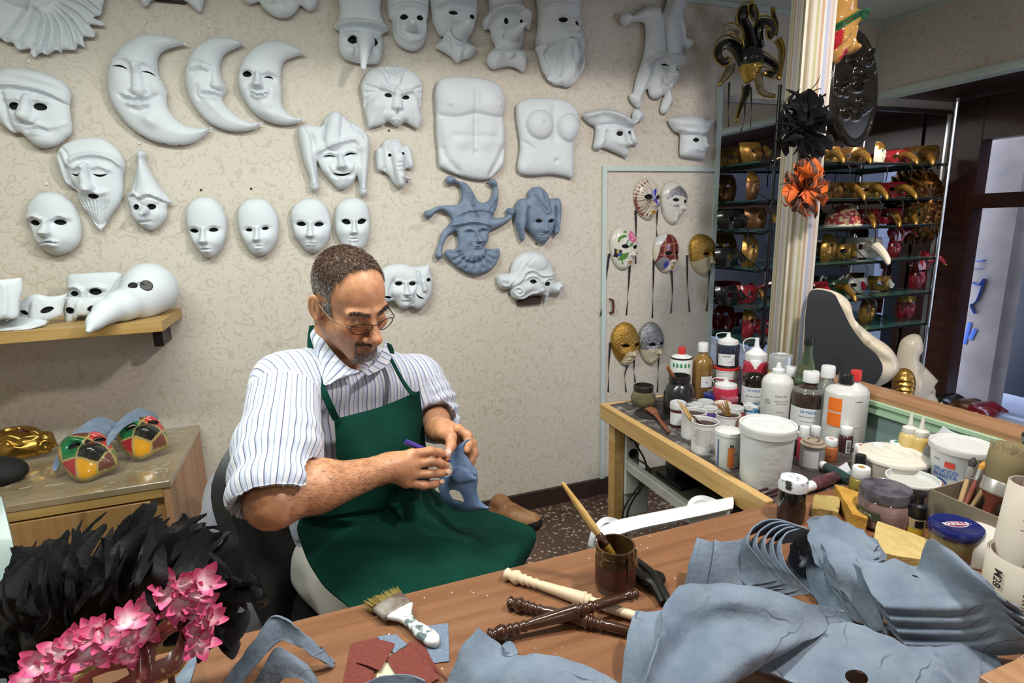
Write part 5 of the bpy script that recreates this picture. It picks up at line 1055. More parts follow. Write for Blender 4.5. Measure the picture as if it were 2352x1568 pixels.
# --- apron
M_apron = mat('green_canvas', (.001,.026,.017), .9, spec=.15, col2=(.003,.046,.031), scale=9, detail=8, lo=.35, hi=.8, bump=.15, bscale=400)
def folds(u,v):
    f = .009*np.exp(-((u-.60+.10*np.sin(v*5))/.035)**2)*np.sin(v*math.pi)**.7
    f += -.011*np.exp(-((u-.66+.10*np.sin(v*5))/.03)**2)*np.sin(v*math.pi)
    f += .006*np.sin(v*16+u*5)*sstep(.45,.7,u)*np.sin(u*3.1); f += .004*np.sin(u*30+v*7)*np.exp(-((v-.62)/.15)**2)*sstep(.3,.5,u)
    return f
ap = [[A(768,962,1.215),A(815,950,1.20),A(870,935,1.205),A(920,916,1.225),A(964,898,1.27)],
 [A(772,1040,1.185),A(830,1030,1.155),A(890,1015,1.165),A(940,1000,1.20),A(974,985,1.29)],
 [A(772,1115,1.165),A(835,1110,1.125),A(900,1100,1.135),A(950,1085,1.18),A(984,1070,1.30)],
 [A(690,1190,1.17),A(810,1190,1.105),A(900,1185,1.115),A(960,1160,1.18),A(1000,1125,1.32)],
 [A(690,1245,1.12),A(800,1270,1.06),A(920,1255,1.07),A(1020,1215,1.16),A(1085,1160,1.32)],
 [A(735,1330,1.03),A(850,1345,.985),A(970,1315,1.0),A(1090,1265,1.09),A(1170,1192,1.28)],
 [A(805,1395,.945),A(900,1410,.915),A(1020,1375,.93),A(1140,1315,1.01),A(1230,1228,1.21)],
 [A(835,1470,.905),A(920,1490,.89),A(1040,1440,.895),A(1150,1385,.955),A(1190,1320,1.15)]]
apron = sheet('apron', ap, M_apron, man, .003, 9, fn=folds)
def strap(P, w, name='apron_strap'):
    P = cr(P,6); t_ = np.gradient(P,axis=0); nr = P-(nb+[0,0,-.12]); s_ = np.cross(t_,nr); s_ /= np.linalg.norm(s_,axis=1)[:,None]
    n_ = np.cross(s_,t_); n_ /= np.linalg.norm(n_,axis=1)[:,None]
    if (n_*nr).sum() < 0: n_ = -n_
    G_ = np.stack([P-s_*w,P+s_*w],1); o = sheet(name, G_, M_apron, man, .002, 1); return o
strap([A(718,748,1.348),A(714,790,1.308),A(722,840,1.255),A(740,890,1.212),A(757,930,1.200),A(772,962,1.206)], .0075)
strap([A(893,790,1.335),A(898,800,1.325),A(900,812,1.318)], .008); strap([A(892,818,1.31),A(900,830,1.300),A(920,868,1.272),A(940,898,1.255),A(950,906,1.252)], .0075)
strap([A(700,1192,1.165),A(800,1180,1.098),A(880,1168,1.100),A(912,1160,1.11)], .009, 'apron_tie')
kn_ = SDF((.03,1.0,.74),(.22,1.2,.92),.004); c0 = A(905,1150,1.10); kn_.ell(c0,(.016,.014,.014),.006); kn_.cone(c0,c0+[.035,.01,.005],.010,.018,.006); kn_.cone(c0,c0+[.012,.0,-.04],.009,.006,.006); kn_.cone(c0,c0+[.03,.01,-.035],.008,.005,.006)
V,F = kn_.mesh(); mesh('apron_knot', V+vnormals(V,F)*(vnoise(V,60,2)*.003)[:,None], F, M_apron, man)
# --- trousers and shoe
M_trous = mat('beige_trousers', (.52,.49,.45), .85, col2=(.47,.44,.40), scale=7, bump=.1, bscale=300)
s = SDF((-.22,.50,.02),(.75,1.75,.72),.009)
hip = A(752,1290,1.31); rk = np.array([.20,.78,.515]); lk = np.array([.40,1.20,.45])
s.cone(hip,rk,.086,.072,.03); s.cone(hip+bl*.16+[0,0,-.03],lk,.08,.06,.03); s.cone(rk,(.22,.80,.10),.070,.055,.03); s.cone(lk,A(1140,1222,1.60),.050,.036,.03)
V,F = s.mesh(); N_ = vnormals(V,F); V = V+N_*(vnoise(V*[1,1,1.6],16,3)*.006)[:,None]
mesh('trousers', relax(V,F,1), F, M_trous, man)
sb = SDF((.3,1.4,.1),(.95,2.0,.6),.0045); h0 = A(1150,1166,1.64); h1 = A(1180,1190,1.60); toe = A(1225,1198,1.56)
sb.cone(h0+[0,0,.01],h0+[-.01,.0,-.05],.036,.042,.02); sb.cone(h0+[0,0,-.04],h1,.044,.042,.02); sb.cone(h1,toe,.042,.030,.02)
V,F = sb.mesh(); dn_ = un(np.array([.2,-.2,-1.])); low = ((V-h1)@dn_) > .012
N_ = vnormals(V,F); V = V+N_*(vnoise(V,40,3)*.003)[:,None]
fl_ = [1 if low[list(f)].mean() > .5 else 0 for f in F]
sh = mesh('shoe', V, F, [mat('tan_worn_leather',(.20,.085,.032),.55,col2=(.33,.17,.075),scale=22,detail=6,bump=.3,bscale=60),mat('shoe_sole_black',(.012,.011,.010),.6)], man, True, midx=fl_)
tag(sh,'worn tan leather shoe with black sole')
# --- blue half mask and pen in his hands
Z10 = (860,940,6.031)
ol = [(1325,430),(1290,425),(1200,470),(1120,540),(1060,620),(1000,700),(960,790),(930,890),(900,960),(870,1070),(890,1160),(930,1260),(990,1340),(1080,1400),(1200,1432),(1350,1432),(1480,1420),(1605,1390,1),(1530,1350),(1460,1280),(1425,1200),(1410,1100),(1430,1000),(1425,900),(1400,840),(1340,760),(1270,640),(1245,560),(1260,490)]
nh = un(np.array([-.38,-.90,.20]))
held = relief('half_mask','blue unpainted half mask the man holds and works on','mask',ol,Z10,[[(1030,720),(1075,770),(1090,840),(1070,900),(1020,935),(985,945),(965,900),(975,830),(1000,760)],[(1035,1120),(1100,1105),(1170,1125),(1215,1180),(1250,1285),(1180,1300),(1110,1270),(1060,1215),(1030,1160)]],
   [('t',[(1180,900),(1390,930)],120,60,26),('g',[(1330,860),(1380,915),(1425,930)],22,-18),('b',1100,950,120,120,0,30)],H=55,R=150,h0=8,res=.0032,m=mat('blue_half_mask',(.055,.095,.19),.62,col2=(.12,.18,.30),scale=30,detail=7,bump=.12,bscale=200),plane=(A(1062,1092,1.150),nh),lin=False,
   bend=lambda q,s_: -q[:,0]**2*1.6-q[:,1]**2*.8-.006)
pn = thing('pen','violet felt pen in the right hand of the man','pen',A(935,1013,1.16))
p0,p1 = A(932,1014,1.118),A(1036,1060,1.132); d_ = un(p1-p0); L_ = np.linalg.norm(p1-p0)
M_vio = mat('pen_violet',(.06,.035,.26),.15,coat=.6)
MB().lathe([(0,0),(.0058,.0),(.0060,.002),(.0060,L_-.028),(.0052,L_-.02),(.0,L_-.02)],p0,16,axis=d_).build('barrel', M_vio, pn)
MB().lathe([(.0050,L_-.0199),(.0042,L_-.010),(.0,L_-.010)],p0,14,axis=d_).build('collar', mat('pen_orange',(.55,.16,.03),.3), pn)
MB().lathe([(.0028,L_-.0099),(.0012,L_),(0,L_+.001)],p0,10,axis=d_).build('tip', M_vio, pn)
# -- things on the worktable
K = lambda px,py,h=0.: onZ(px,py,DESK+h)          # a point at a height above the worktable
def ppm(p): return (np.asarray(p)-CAM)@CF/FPX     # metres per pixel at a point
def KG(rows): return [[K(*p) for p in r] for r in rows]
M_raw = mat('blue_raw_mask', (.105,.140,.195), .85, col2=(.205,.25,.315), scale=13, detail=10, lo=.32, hi=.68, bump=.35, bscale=110)
def crackle(m, sc, dark):
    """fine dark cracks in dried paper pulp"""
    N = m.node_tree.nodes; L = m.node_tree.links; b = N['Principled BSDF']; src = b.inputs['Base Color'].links[0].from_socket; tc = N.new('ShaderNodeTexCoord')
    n = N.new('ShaderNodeTexNoise'); n.inputs['Scale'].default_value = sc*1.6; L.new(tc.outputs['Object'],n.inputs['Vector'])
    ad = N.new('ShaderNodeVectorMath'); ad.operation = 'MULTIPLY_ADD'; ad.inputs[1].default_value = (.09,)*3; L.new(n.outputs['Color'],ad.inputs[0]); L.new(tc.outputs['Object'],ad.inputs[2])
    v = N.new('ShaderNodeTexVoronoi'); v.feature = 'DISTANCE_TO_EDGE'; v.inputs['Scale'].default_value = sc; L.new(ad.outputs[0],v.inputs['Vector'])
    r = N.new('ShaderNodeMapRange'); r.inputs[1].default_value = .0; r.inputs[2].default_value = .014; r.inputs[3].default_value = 1.; r.inputs[4].default_value = 0.; L.new(v.outputs['Distance'],r.inputs[0])
    g = N.new('ShaderNodeMapRange'); g.inputs[1].default_value = .50; g.inputs[2].default_value = .60; L.new(n.outputs['Fac'],g.inputs[0])
    mu = N.new('ShaderNodeMath'); mu.operation = 'MULTIPLY'; L.new(r.outputs[0],mu.inputs[0]); L.new(g.outputs[0],mu.inputs[1])
    mx = N.new('ShaderNodeMix'); mx.data_type = 'RGBA'; mx.inputs[7].default_value = (*dark,1); L.new(mu.outputs[0],mx.inputs[0]); L.new(src,mx.inputs[6]); L.new(mx.outputs[2],b.inputs['Base Color'])
crackle(M_raw, 9, (.035,.05,.085))
def raw(name, label, rows, thick=.0028, up=7, rag=.002, rough=.003, group=None, holes=None, parent=None, seed=0, rscale=22):
    o = sheet(name, KG(rows), M_raw, parent, thick, up, rag, rough, rscale, seed, holes=holes)
    if parent is None: tag(o, label, 'mask', group)
    return o
GR = 'raw blue masks piled on the worktable'
# two arched nose pieces at the left
raw('raw_mask','blue raw mask arching like a bridge at the left of the table, the farther one',[[(512,1568,0.002),(545,1520,.025),(590,1460,.055),(628,1415,.075),(680,1440,.068),(730,1475,.040),(768,1525,.003)],[(520,1580,.002),(556,1530,.022),(602,1478,.048),(640,1440,.064),(690,1462,.056),(735,1492,.033),(766,1528,.003)],[(530,1600,.002),(566,1550,.016),(610,1500,.038),(645,1470,.05),(690,1488,.044),(735,1512,.025),(764,1532,.003)]],group=GR,up=8)
raw('raw_mask','blue raw mask arching up from the bottom edge beside the sandpaper, the nearer one',[[(560,1610,.002),(590,1560,.035),(630,1492,.075),(680,1505,.065),(725,1545,.035),(750,1600,.002)],[(570,1640,.002),(602,1580,.03),(640,1520,.063),(690,1530,.055),(728,1565,.03),(748,1610,.002)],[(590,1660,.002),(620,1600,.02),(655,1556,.045),(690,1560,.04),(725,1590,.02),(745,1625,.002)]],group=GR,up=8,seed=2)
# piece at the bottom centre (two lobes)
raw('raw_mask','large blue raw mask with a raised point and rounded lobe at the bottom centre',[[(1098,1440,.075),(1140,1475,.058),(1180,1500,.05),(1240,1505,.062),(1310,1512,.06),(1420,1570,.04)],[(1062,1485,.06),(1100,1520,.050),(1150,1530,.05),(1210,1528,.066),(1300,1545,.06),(1400,1610,.04)],[(1040,1530,.04),(1075,1560,.04),(1130,1570,.044),(1190,1575,.056),(1280,1600,.05),(1380,1660,.03)],[(1005,1600,.004),(1050,1640,.01),(1120,1650,.02),(1180,1660,.03),(1260,1690,.03),(1350,1740,.02)]],group=GR,up=7,seed=3,rough=.004)
# big front mask
raw('raw_mask','big blue raw mask with a broad folded brim in front of the pile',[[(1560,1345,.095),(1620,1338,.105),(1700,1340,.11),(1790,1360,.10),(1860,1385,.09),(1945,1405,.07)],[(1525,1390,.085),(1600,1385,.085),(1690,1380,.10),(1780,1395,.09),(1850,1410,.08),(1930,1425,.062)],[(1520,1450,.080),(1590,1440,.060),(1680,1425,.075),(1760,1440,.072),(1830,1450,.066),(1880,1460,.058)],[(1505,1510,.07),(1570,1490,.052),(1650,1490,.062),(1730,1495,.064),(1800,1490,.056),(1820,1490,.05)],[(1485,1560,.055),(1560,1545,.05),(1640,1550,.055),(1700,1540,.05),(1740,1530,.044),(1770,1520,.04)],[(1470,1620,.03),(1540,1620,.035),(1600,1620,.04),(1640,1600,.035),(1660,1590,.03),(1670,1580,.028)]],group=GR,up=7,seed=4,rough=.0035)
raw('raw_mask','upright flap of blue raw mask beside the dark turned handles',[[(1460,1402,.05),(1490,1408,.06),(1530,1398,.07)],[(1445,1450,.045),(1480,1450,.055),(1518,1450,.065)],[(1430,1520,.025),(1470,1520,.035),(1505,1520,.05)],[(1422,1600,.002),(1462,1600,.01),(1490,1610,.02)]],group=GR,up=6,seed=5)
# lower right mask with eye hole
raw('raw_mask','blue raw mask with open eye hole lying at the lower right under the pile',[[(1905,1432,.062),(1960,1430,.066),(2050,1465,.06),(2150,1520,.045),(2230,1590,.02)],[(1850,1470,.05),(1920,1480,.052),(2010,1515,.05),(2100,1570,.035),(2170,1630,.012)],[(1790,1500,.035),(1880,1525,.04),(1960,1560,.038),(2040,1620,.025),(2110,1680,.01)],[(1730,1530,.02),(1830,1570,.028),(1910,1610,.028),(1980,1680,.015),(2040,1740,.005)]],group=GR,up=14,seed=6,holes=[(.62,.50,.09,.07)])
raw('raw_mask','flat crumpled blue mask under the right stack at the bottom edge',[[(2010,1470,.03),(2120,1490,.04),(2200,1480,.03),(2290,1500,.005)],[(2040,1520,.03),(2140,1530,.04),(2220,1540,.02),(2310,1550,.003)],[(2080,1590,.02),(2170,1600,.03),(2250,1600,.012),(2330,1600,.003)]],group=GR,up=7,seed=9,rough=.006)
# left flaps: three nested sheets standing on edge
NS = 'nested blue raw masks standing in the middle of the pile'
for k in range(3):
    dx = (0,14,52)[k]
    raw('nested_mask', ('outer','middle','inner')[k]+' of the three nested blue flaps left of the arched noses', [[(1602+dx*.75,1233+k*3,.075),(1640+dx*.5,1243+k*2,.070),(1690+dx*.2,1240+k,.072),(1722,1236,.074)],[(1585+dx,1290,.050),(1618+dx*.9,1300,.040),(1668+dx*.5,1300,.036),(1712,1290,.040)],[(1574+dx,1345,.018),(1610+dx*.9,1352,.010),(1665+dx*.6,1350,.006),(1712,1340,.010)]],group=NS,thick=.0026,up=6,rag=.0012,rough=.001,seed=10+k)
# five nested noses: half pipes whose open rims face the camera
r1 = [(1783,1332,.030),(1764,1306,.045),(1744,1281,.060),(1720,1247,.080),(1726,1221,.092),(1744,1202,.100),(1772,1194,.104),(1805,1198,.102),(1846,1213,.096)]
r5 = [(1864,1360,.020),(1837,1334,.036),(1813,1306,.052),(1801,1281,.064),(1795,1249,.078),(1801,1233,.085),(1821,1219,.091),(1846,1215,.093),(1866,1222,.090)]
b1 = [(1715,1345,.010),(1700,1325,.018),(1690,1300,.030),(1690,1272,.045),(1702,1250,.055),(1728,1228,.062),(1765,1218,.066),(1800,1220,.064),(1840,1230,.058)]
b5 = [(1800,1372,.004),(1782,1352,.010),(1765,1325,.022),(1758,1300,.034),(1762,1275,.044),(1775,1258,.050),(1800,1248,.053),(1830,1246,.052),(1858,1250,.048)]
lerp3 = lambda P,Q,t: [tuple(np.array(x)*(1-t)+np.array(y)*t) for x,y in zip(P,Q)]
for k in range(5):
    R_ = lerp3(r1,r5,k/4); B_ = lerp3(b1,b5,k/4); M_ = lerp3(R_,B_,.5)
    raw('nested_nose', ('leftmost','second','third','fourth','innermost')[k]+' of the five nested arched blue noses in the pile', [R_,M_,B_], group='five nested arched blue noses', thick=.0024, up=6, rag=.0012, rough=.0008, seed=50+k)
raw('raw_mask','dark hollow inside of a blue mask between the noses and the torn edges',[[(1866,1228,.080),(1890,1240,.070),(1905,1262,.062)],[(1855,1290,.030),(1888,1300,.022),(1925,1318,.030)],[(1862,1350,.008),(1905,1370,.004),(1958,1375,.016)],[(1905,1420,.006),(1950,1430,.004),(1998,1425,.008)]],group=GR,up=6,seed=44,rough=.002)
raw('raw_mask','shadowed inside of the innermost arched blue nose',[[(1818,1236,.045),(1842,1228,.060),(1872,1232,.065)],[(1812,1290,.018),(1842,1290,.012),(1880,1292,.020)],[(1832,1330,.010),(1862,1335,.004),(1900,1338,.010)],[(1868,1368,.004),(1900,1378,.003),(1940,1385,.006)]],group=GR,up=6,seed=45,rough=.002)
# torn thick edges at the right of the nested stack
for k in range(4):
    raw('torn_mask', ('leftmost','second','third','rightmost')[k]+' of the torn blue mask edges fanned behind the nested stack', [[(1852+k*16,1196+k*5,.105-k*.006),(1892+k*18,1184+k*9,.112-k*.008),(1950+k*20,1200+k*12,.108-k*.01),(2020+k*4,1250+k*14,.095-k*.012)],[(1862+k*13,1250+k*10,.080),(1888+k*14,1252+k*10,.084),(1930+k*14,1268+k*12,.080),(1990+k*6,1296+k*10,.070)],[(1895+k*16,1330+k*10,.045),(1925+k*16,1335+k*12,.046),(1955+k*14,1350+k*12,.044),(1985+k*12,1365+k*12,.04)],[(1960+k*14,1420+k*9,.012),(1985+k*13,1428+k*9,.012),(2010+k*10,1432+k*9,.012),(2030+k*6,1438+k*8,.012)]],group='torn blue mask edges in the pile',thick=.003,up=6,rag=.006,rough=.004,seed=20+k)
# right stack of four nested masks: nose ridge, eye hole, raised cheek flap and turned lip
st_rows = [[(1965,1280,.095),(2020,1291,.10),(2055,1281,.112),(2106,1300,.103),(2130,1240,.150),(2190,1268,.145),(2262,1335,.125)],
 [(1985,1325,.085),(2030,1327,.092),(2075,1318,.10),(2120,1326,.096),(2165,1305,.118),(2235,1320,.130),(2292,1362,.115)],
 [(2005,1365,.080),(2055,1369,.082),(2110,1369,.085),(2160,1369,.085),(2215,1365,.094),(2270,1367,.108),(2325,1387,.105)],
 [(2030,1393,.076),(2080,1397,.076),(2140,1399,.076),(2190,1399,.077),(2240,1397,.080),(2300,1395,.090),(2346,1402,.096)],
 [(2038,1418,.054),(2085,1423,.053),(2140,1425,.053),(2195,1425,.053),(2250,1424,.055),(2310,1420,.064),(2350,1416,.076)]]
top = None
for k in range(4):
    lb = ('top','second','third','bottom')[k]+' mask of the stack of blue raw masks by the sandpaper rolls'
    if k == 0: top = o = raw('stacked_mask', lb, st_rows, group='stack of blue raw masks at the right', thick=.003, up=9, rag=.0012, rough=.0015, seed=30, holes=[(.24,.44,.020,.030)])
    else:
        o = top.copy(); COL.objects.link(o); o['label'] = lb; o.location = top.location+Vector((.006*k,-.007*k,-.0165*k)); o.rotation_euler = (0,0,.012*k)
# --- varnish jar with round brush
def jarat(px,py,w,ytop): 
    b = K(px,py); r = w/2*ppm(b); top = onY(px,ytop,b[1]); return b, r, top[2]-DESK
b, r, h = jarat(1413,1346,92,1262); h = .082
M_amber = mat('varnish_glass',(.028,.013,.005),.1,col2=(.075,.038,.010),scale=20,coat=.5)
t = thing('varnish_jar','small open glass jar of dark varnish with drips on its rim','jar',b)
MB().lathe([(0,0),(r*.95,0),(r,.004),(r,h*.72),(r*.93,h*.80),(r*.95,h*.84),(r*.97,h*.9),(r*.95,h*.94),(r*.96,h),(r*.86,h),(r*.84,h*.5),(0,h*.5)],b,30).build('glass', M_amber, t)
MB().lathe([(r*.845,h*.62),(r*.3,h*.622),(0,h*.622)],b,24).build('varnish', mat('varnish_liquid',(.012,.006,.003),.05), t)
lb = MB(); lb.lathe([(r*1.003,h*.16),(r*1.004,h*.17),(r*1.004,h*.62),(r*1.003,h*.63)],b,30); lb.build('label', mat('jar_label_red',(.10,.02,.012),.5,col2=(.03,.018,.012),scale=50), t)
for a,l in ((-.6,.4),(.15,.25),(-1.5,.5)):
    p = b+np.array([r*1.0*math.cos(a),r*1.0*math.sin(a),h*.96]); MB().tube([p,p+[0,0,-h*l*.6],p+[0,0,-h*l]],[.0022,.0016,.002],6).build('drip', mat('drip_pale',(.45,.36,.24),.3) if a == -.6 else M_amber, t)
p0 = b+np.array([.006,.004,h*.55]); p1 = onY(1291,1107,b[1]+.075); d_ = p1-p0; L_ = np.linalg.norm(d_); d_ = d_/L_
t = thing('round_brush','varnish brush with pale bamboo handle standing in the open jar','paintbrush',p0)
MB().lathe([(.0045,L_*.33),(.0066,L_*.36),(.0070,L_*.48),(.0062,L_*.70),(.0042,L_*.9),(.0036,L_*.97),(.0026,L_*.995),(0,L_)],p0,14,axis=d_).build('handle', mat('bamboo',(.50,.29,.08),.3,col2=(.62,.42,.17),scale=30,stretch=(1,1,.2),coat=.4), t)
MB().lathe([(.006,L_*.20),(.0074,L_*.22),(.0072,L_*.33),(.0055,L_*.345),(0,L_*.345)],p0,14,axis=d_).build('ferrule', mat('ferrule_dark',(.05,.018,.012),.2,coat=.6), t)
MB().lathe([(0,0),(.003,.004),(.0065,L_*.10),(.0072,L_*.2),(0,L_*.2)],p0,14,axis=d_).build('bristles', mat('wet_bristles',(.22,.13,.02),.25,coat=.5), t)
# --- turned wooden handles
def turned(name,label,a,b_,m,r,beads,group=None):
    p0,p1 = K(*a),K(*b_); d_ = p1-p0; L_ = np.linalg.norm(d_); d_ /= L_
    prof = [(0,0)]
    for t_,rr in beads: prof.append((r*rr,L_*t_))
    prof.append((0,L_)); pr = np.array(prof); s_ = []
    for i in range(len(pr)-1):
        for k in range(3):
            u = k/3; w = (1-math.cos(u*math.pi))/2; s_.append((pr[i,0]+(pr[i+1,0]-pr[i,0])*w,pr[i,1]+(pr[i+1,1]-pr[i,1])*u))
    s_.append(tuple(pr[-1]))
    return tag(MB().lathe(s_,p0,18,axis=d_).build(name, m, None, ang=80), label, 'handle', group)
BE = [(.005,.7),(.02,1.15),(.05,.85),(.075,1.15),(.10,1.3),(.13,.8),(.15,1.05),(.17,.75),(.19,.95),(.21,.7),(.24,.9),(.255,.72),(.30,.85),(.55,1.15),(.575,1.35),(.59,.95),(.605,1.25),(.62,.85),(.65,.8),(.67,1.05),(.69,.8),(.72,.85),(.90,.75),(.94,1.05),(.955,.65),(.97,.9),(.99,.6)]
M_walnut = mat('dark_turned_wood',(.035,.012,.006),.22,col2=(.055,.02,.010),scale=14,coat=.6,stretch=(1,6,6))
M_pale = mat('pale_turned_wood',(.62,.46,.31),.5,col2=(.67,.52,.37),scale=10)
GH = 'turned wooden handles on the table'
turned('turned_handle','pale unvarnished turned wooden handle',(1158,1316,.011),(1500,1428,.011),M_pale,.0098,BE,GH)
turned('turned_handle','dark varnished turned handle lying underneath the other dark one',(1165,1382,.011),(1500,1462,.010),M_walnut,.0098,BE,GH)
turned('turned_handle','dark varnished turned handle crossing on top of the other handles',(1118,1462,.012),(1468,1362,.034),M_walnut,.0098,BE,GH)
# --- pincers behind the jar
t = thing('pincers','black iron pincers lying behind the varnish jar','pincers',K(1490,1330))
M_iron = mat('black_iron',(.016,.014,.013),.35,.5,bump=.2,bscale=60)
MB().tube(cr([K(1455,1282,.012),K(1478,1300,.014),K(1500,1322,.014),K(1530,1372,.010),K(1545,1395,.008)],5),np.interp(np.linspace(0,1,21),[0,.4,.6,1],[.006,.008,.009,.006]),8).build('handle', M_iron, t)
MB().tube(cr([K(1450,1300,.012),K(1475,1330,.013),K(1500,1345,.013),K(1522,1385,.008)],5),np.interp(np.linspace(0,1,16),[0,.5,1],[.006,.010,.006]),8).build('handle', M_iron, t)
MB().lathe([(0,0),(.017,0),(.019,.004),(.017,.009),(0,.010)],K(1504,1332,.008),18).build('joint', M_iron, t)
# --- flat paint brush
t = thing('flat_brush','flat decorating brush with white splattered handle and yellowed bristles','paintbrush',K(920,1420))
hp = [K(1005,1478,.009),K(985,1462,.010),K(955,1440,.011),K(930,1415,.012),K(918,1402,.013)]
def slab(name, path, ws, th, m, par):
    P = cr(path,4); n_ = len(P); w = np.interp(np.linspace(0,1,n_),np.linspace(0,1,len(ws)),ws); t_ = np.gradient(P,axis=0); s_ = np.cross(t_,[0,0,1]); s_ /= np.linalg.norm(s_,axis=1)[:,None]; ring = []
    V = []; F = []
    cs = [(math.cos(a),math.sin(a)) for a in np.linspace(0,2*math.pi,12,endpoint=False)]
    for i in range(n_):
        for c,q in cs: V.append(P[i]+s_[i]*w[i]*np.sign(c)*abs(c)**.6+np.array([0,0,1])*th*np.sign(q)*abs(q)**.6)
    for i in range(n_-1):
        for k in range(12): F.append((i*12+k,i*12+(k+1)%12,(i+1)*12+(k+1)%12,(i+1)*12+k))
    F.append(tuple(range(12))[::-1]); F.append(tuple((n_-1)*12+k for k in range(12)))
    return mesh(name,V,F,m,par)
M_spl = mat('splattered_handle',(.68,.70,.70),.4,col2=(.10,.14,.14),scale=38,detail=5,lo=.54,hi=.60)
slab('handle', hp, [.004,.012,.0135,.0115,.0085,.0105,.020,.026], .0062, M_spl, t)
slab('ferrule', [K(914,1404,.0135),K(903,1393,.014),K(890,1382,.0145)], [.027,.028,.029], .0075, mat('brush_ferrule',(.30,.27,.24),.5,.3,col2=(.14,.09,.07),scale=40), t)
# bristles as separate tufts
br = MB(); c0,c1 = K(890,1382,.0145),K(876,1368,.013); ax = un(c1-c0); sd = un(np.cross(ax,[0,0,1]))
for i in range(260):
    u = random.uniform(-1,1); v = random.uniform(-1,1); p = c0+sd*u*.028+np.array([0,0,v*.006]); q = p+ax*random.uniform(.020,.028)+sd*u*.004+np.array([0,0,v*.002-.002]); br.tube([p,(p+q)/2,q],[.0011,.0009,.0004],4)
o = br.build('bristles', mat('yellow_bristles',(.20,.135,.025),.6,col2=(.30,.22,.06),scale=50), t); o['kind'] = 'stuff'
# --- sandpaper
M_sand = mat('red_sandpaper',(.150,.028,.020),.9,col2=(.185,.045,.034),scale=300,bump=.35,bscale=600)
M_back = mat('sandpaper_back',(.56,.50,.36),.8); M_bsand = mat('blue_sandpaper',(.13,.17,.24),.9,col2=(.17,.215,.29),scale=200,bump=.3,bscale=500)
def paper(label, quad, m, h, curl=.002, m2=None, name='sandpaper'):
    q = [K(x,y,h) for x,y in quad]; g = [[q[0],(q[0]+q[1])/2+[0,0,curl*.3],q[1]],[(q[0]+q[3])/2,sum(q)/4+[0,0,curl],(q[1]+q[2])/2],[q[3],(q[2]+q[3])/2+[0,0,curl*.3],q[2]]]
    return tag(sheet(name, g, m, None, .0006, 4, m2=m2 or M_back, rag=.0006), label, 'sandpaper', 'sandpaper sheets')
paper('blue grey sandpaper lying under the flat brush handle',[(955,1440),(1030,1430),(1032,1518),(975,1525)],M_bsand,.0015,.001)
paper('cream sandpaper back turned up among the red sheets',[(870,1500),(960,1470),(1000,1590),(860,1600)],M_back,.0012,.001)
paper('red sandpaper sheet lowest at the left of the heap',[(806,1478),(880,1462),(850,1580),(785,1580)],M_sand,.0022,.002)
paper('small red sandpaper piece dusted with plaster',[(858,1466),(908,1478),(872,1540),(818,1520)],M_sand,.0068,.004)
paper('blue curved sandpaper scrap on the red sheets',[(865,1462),(910,1456),(935,1480),(905,1500)],M_bsand,.0045,.003)
paper('red sandpaper folded sheet with pale edge in the middle of the heap',[(885,1510),(948,1478),(1010,1555),(940,1600)],M_sand,.0048,.003)
paper('red sandpaper sheet on the right of the heap',[(925,1480),(968,1468),(1000,1530),(1035,1568)],M_sand,.0030,.004)
raw('raw_mask','rim of a blue mask bowl cut by the bottom edge under the sandpaper',[[(838,1572,.03),(880,1556,.034),(930,1553,.034),(975,1566,.03)],[(845,1610,.01),(885,1600,.012),(930,1598,.012),(972,1606,.01)],[(850,1640,.002),(890,1640,.003),(930,1640,.003),(970,1640,.002)]],group=GR,up=6,seed=41)
raw('raw_mask','thin blue mask scrap behind the dark handle end',[[(1160,1475,.004),(1182,1478,.006),(1190,1500,.003)],[(1150,1490,.004),(1170,1500,.006),(1180,1512,.003)]],group=GR,up=4,seed=42)
# --- wooden strip and printed paper in the bottom right corner
tag(boxo('wooden_frame',K(2250,1600)+[0,-.03,.0],K(2250,1600)+[.25,.005,.03],M_cap,None,.002),'light wooden frame edge in the bottom right corner','frame')
q = K(2300,1500); t = thing('price_list','printed paper strip between the masks and the wooden frame','paper',q)
tag(sheet('sheet',KG([[(2270,1545,.002),(2320,1520,.002),(2380,1490,.002)],[(2262,1560,.002),(2325,1538,.002),(2390,1510,.002)]]),mat('paper_white',(.70,.70,.66),.7),t,.0004,3),None)
for i in range(3): MB().tube([K(2285+i*3,1545-3+i*5,.0032),K(2352,1512+i*6,.0032)],.0006,4).build('print_line',mat('print_grey',(.16,.16,.2),.7),t)
# -- bottles, jars and pots
def textmesh(txt, size, bold=False):
    c = bpy.data.curves.new('txt','FONT'); c.body = txt; c.size = size; c.align_x = 'CENTER'; c.align_y = 'CENTER'; c.resolution_u = 2
    if bold: c.offset = size*.02
    o = bpy.data.objects.new('txt',c); COL.objects.link(o); dg = bpy.context.evaluated_depsgraph_get(); me = o.evaluated_get(dg).to_mesh()
    V = np.array([v.co[:] for v in me.vertices]).reshape(-1,3); F = [tuple(p.vertices) for p in me.polygons]; o.evaluated_get(dg).to_mesh_clear(); bpy.data.objects.remove(o); bpy.data.curves.remove(c)
    return V, F
INK = lambda c: mat('ink_%02d%02d%02d'%tuple(int(x*99) for x in c), c, .6)
def camang(b): d = CAM-np.asarray(b); return math.atan2(d[1],d[0])
def wrap(name, V2, F, b, r, z, a0, m, parent, lift=.0006, axis=None):
    """bend flat print (x right, y up) round a vertical cylinder"""
    th = a0+V2[:,0]/r; R = r+lift; V = np.stack([b[0]+R*np.cos(th),b[1]+R*np.sin(th),b[2]+z+V2[:,1]],1); return mesh(name,V,F,m,parent,False)
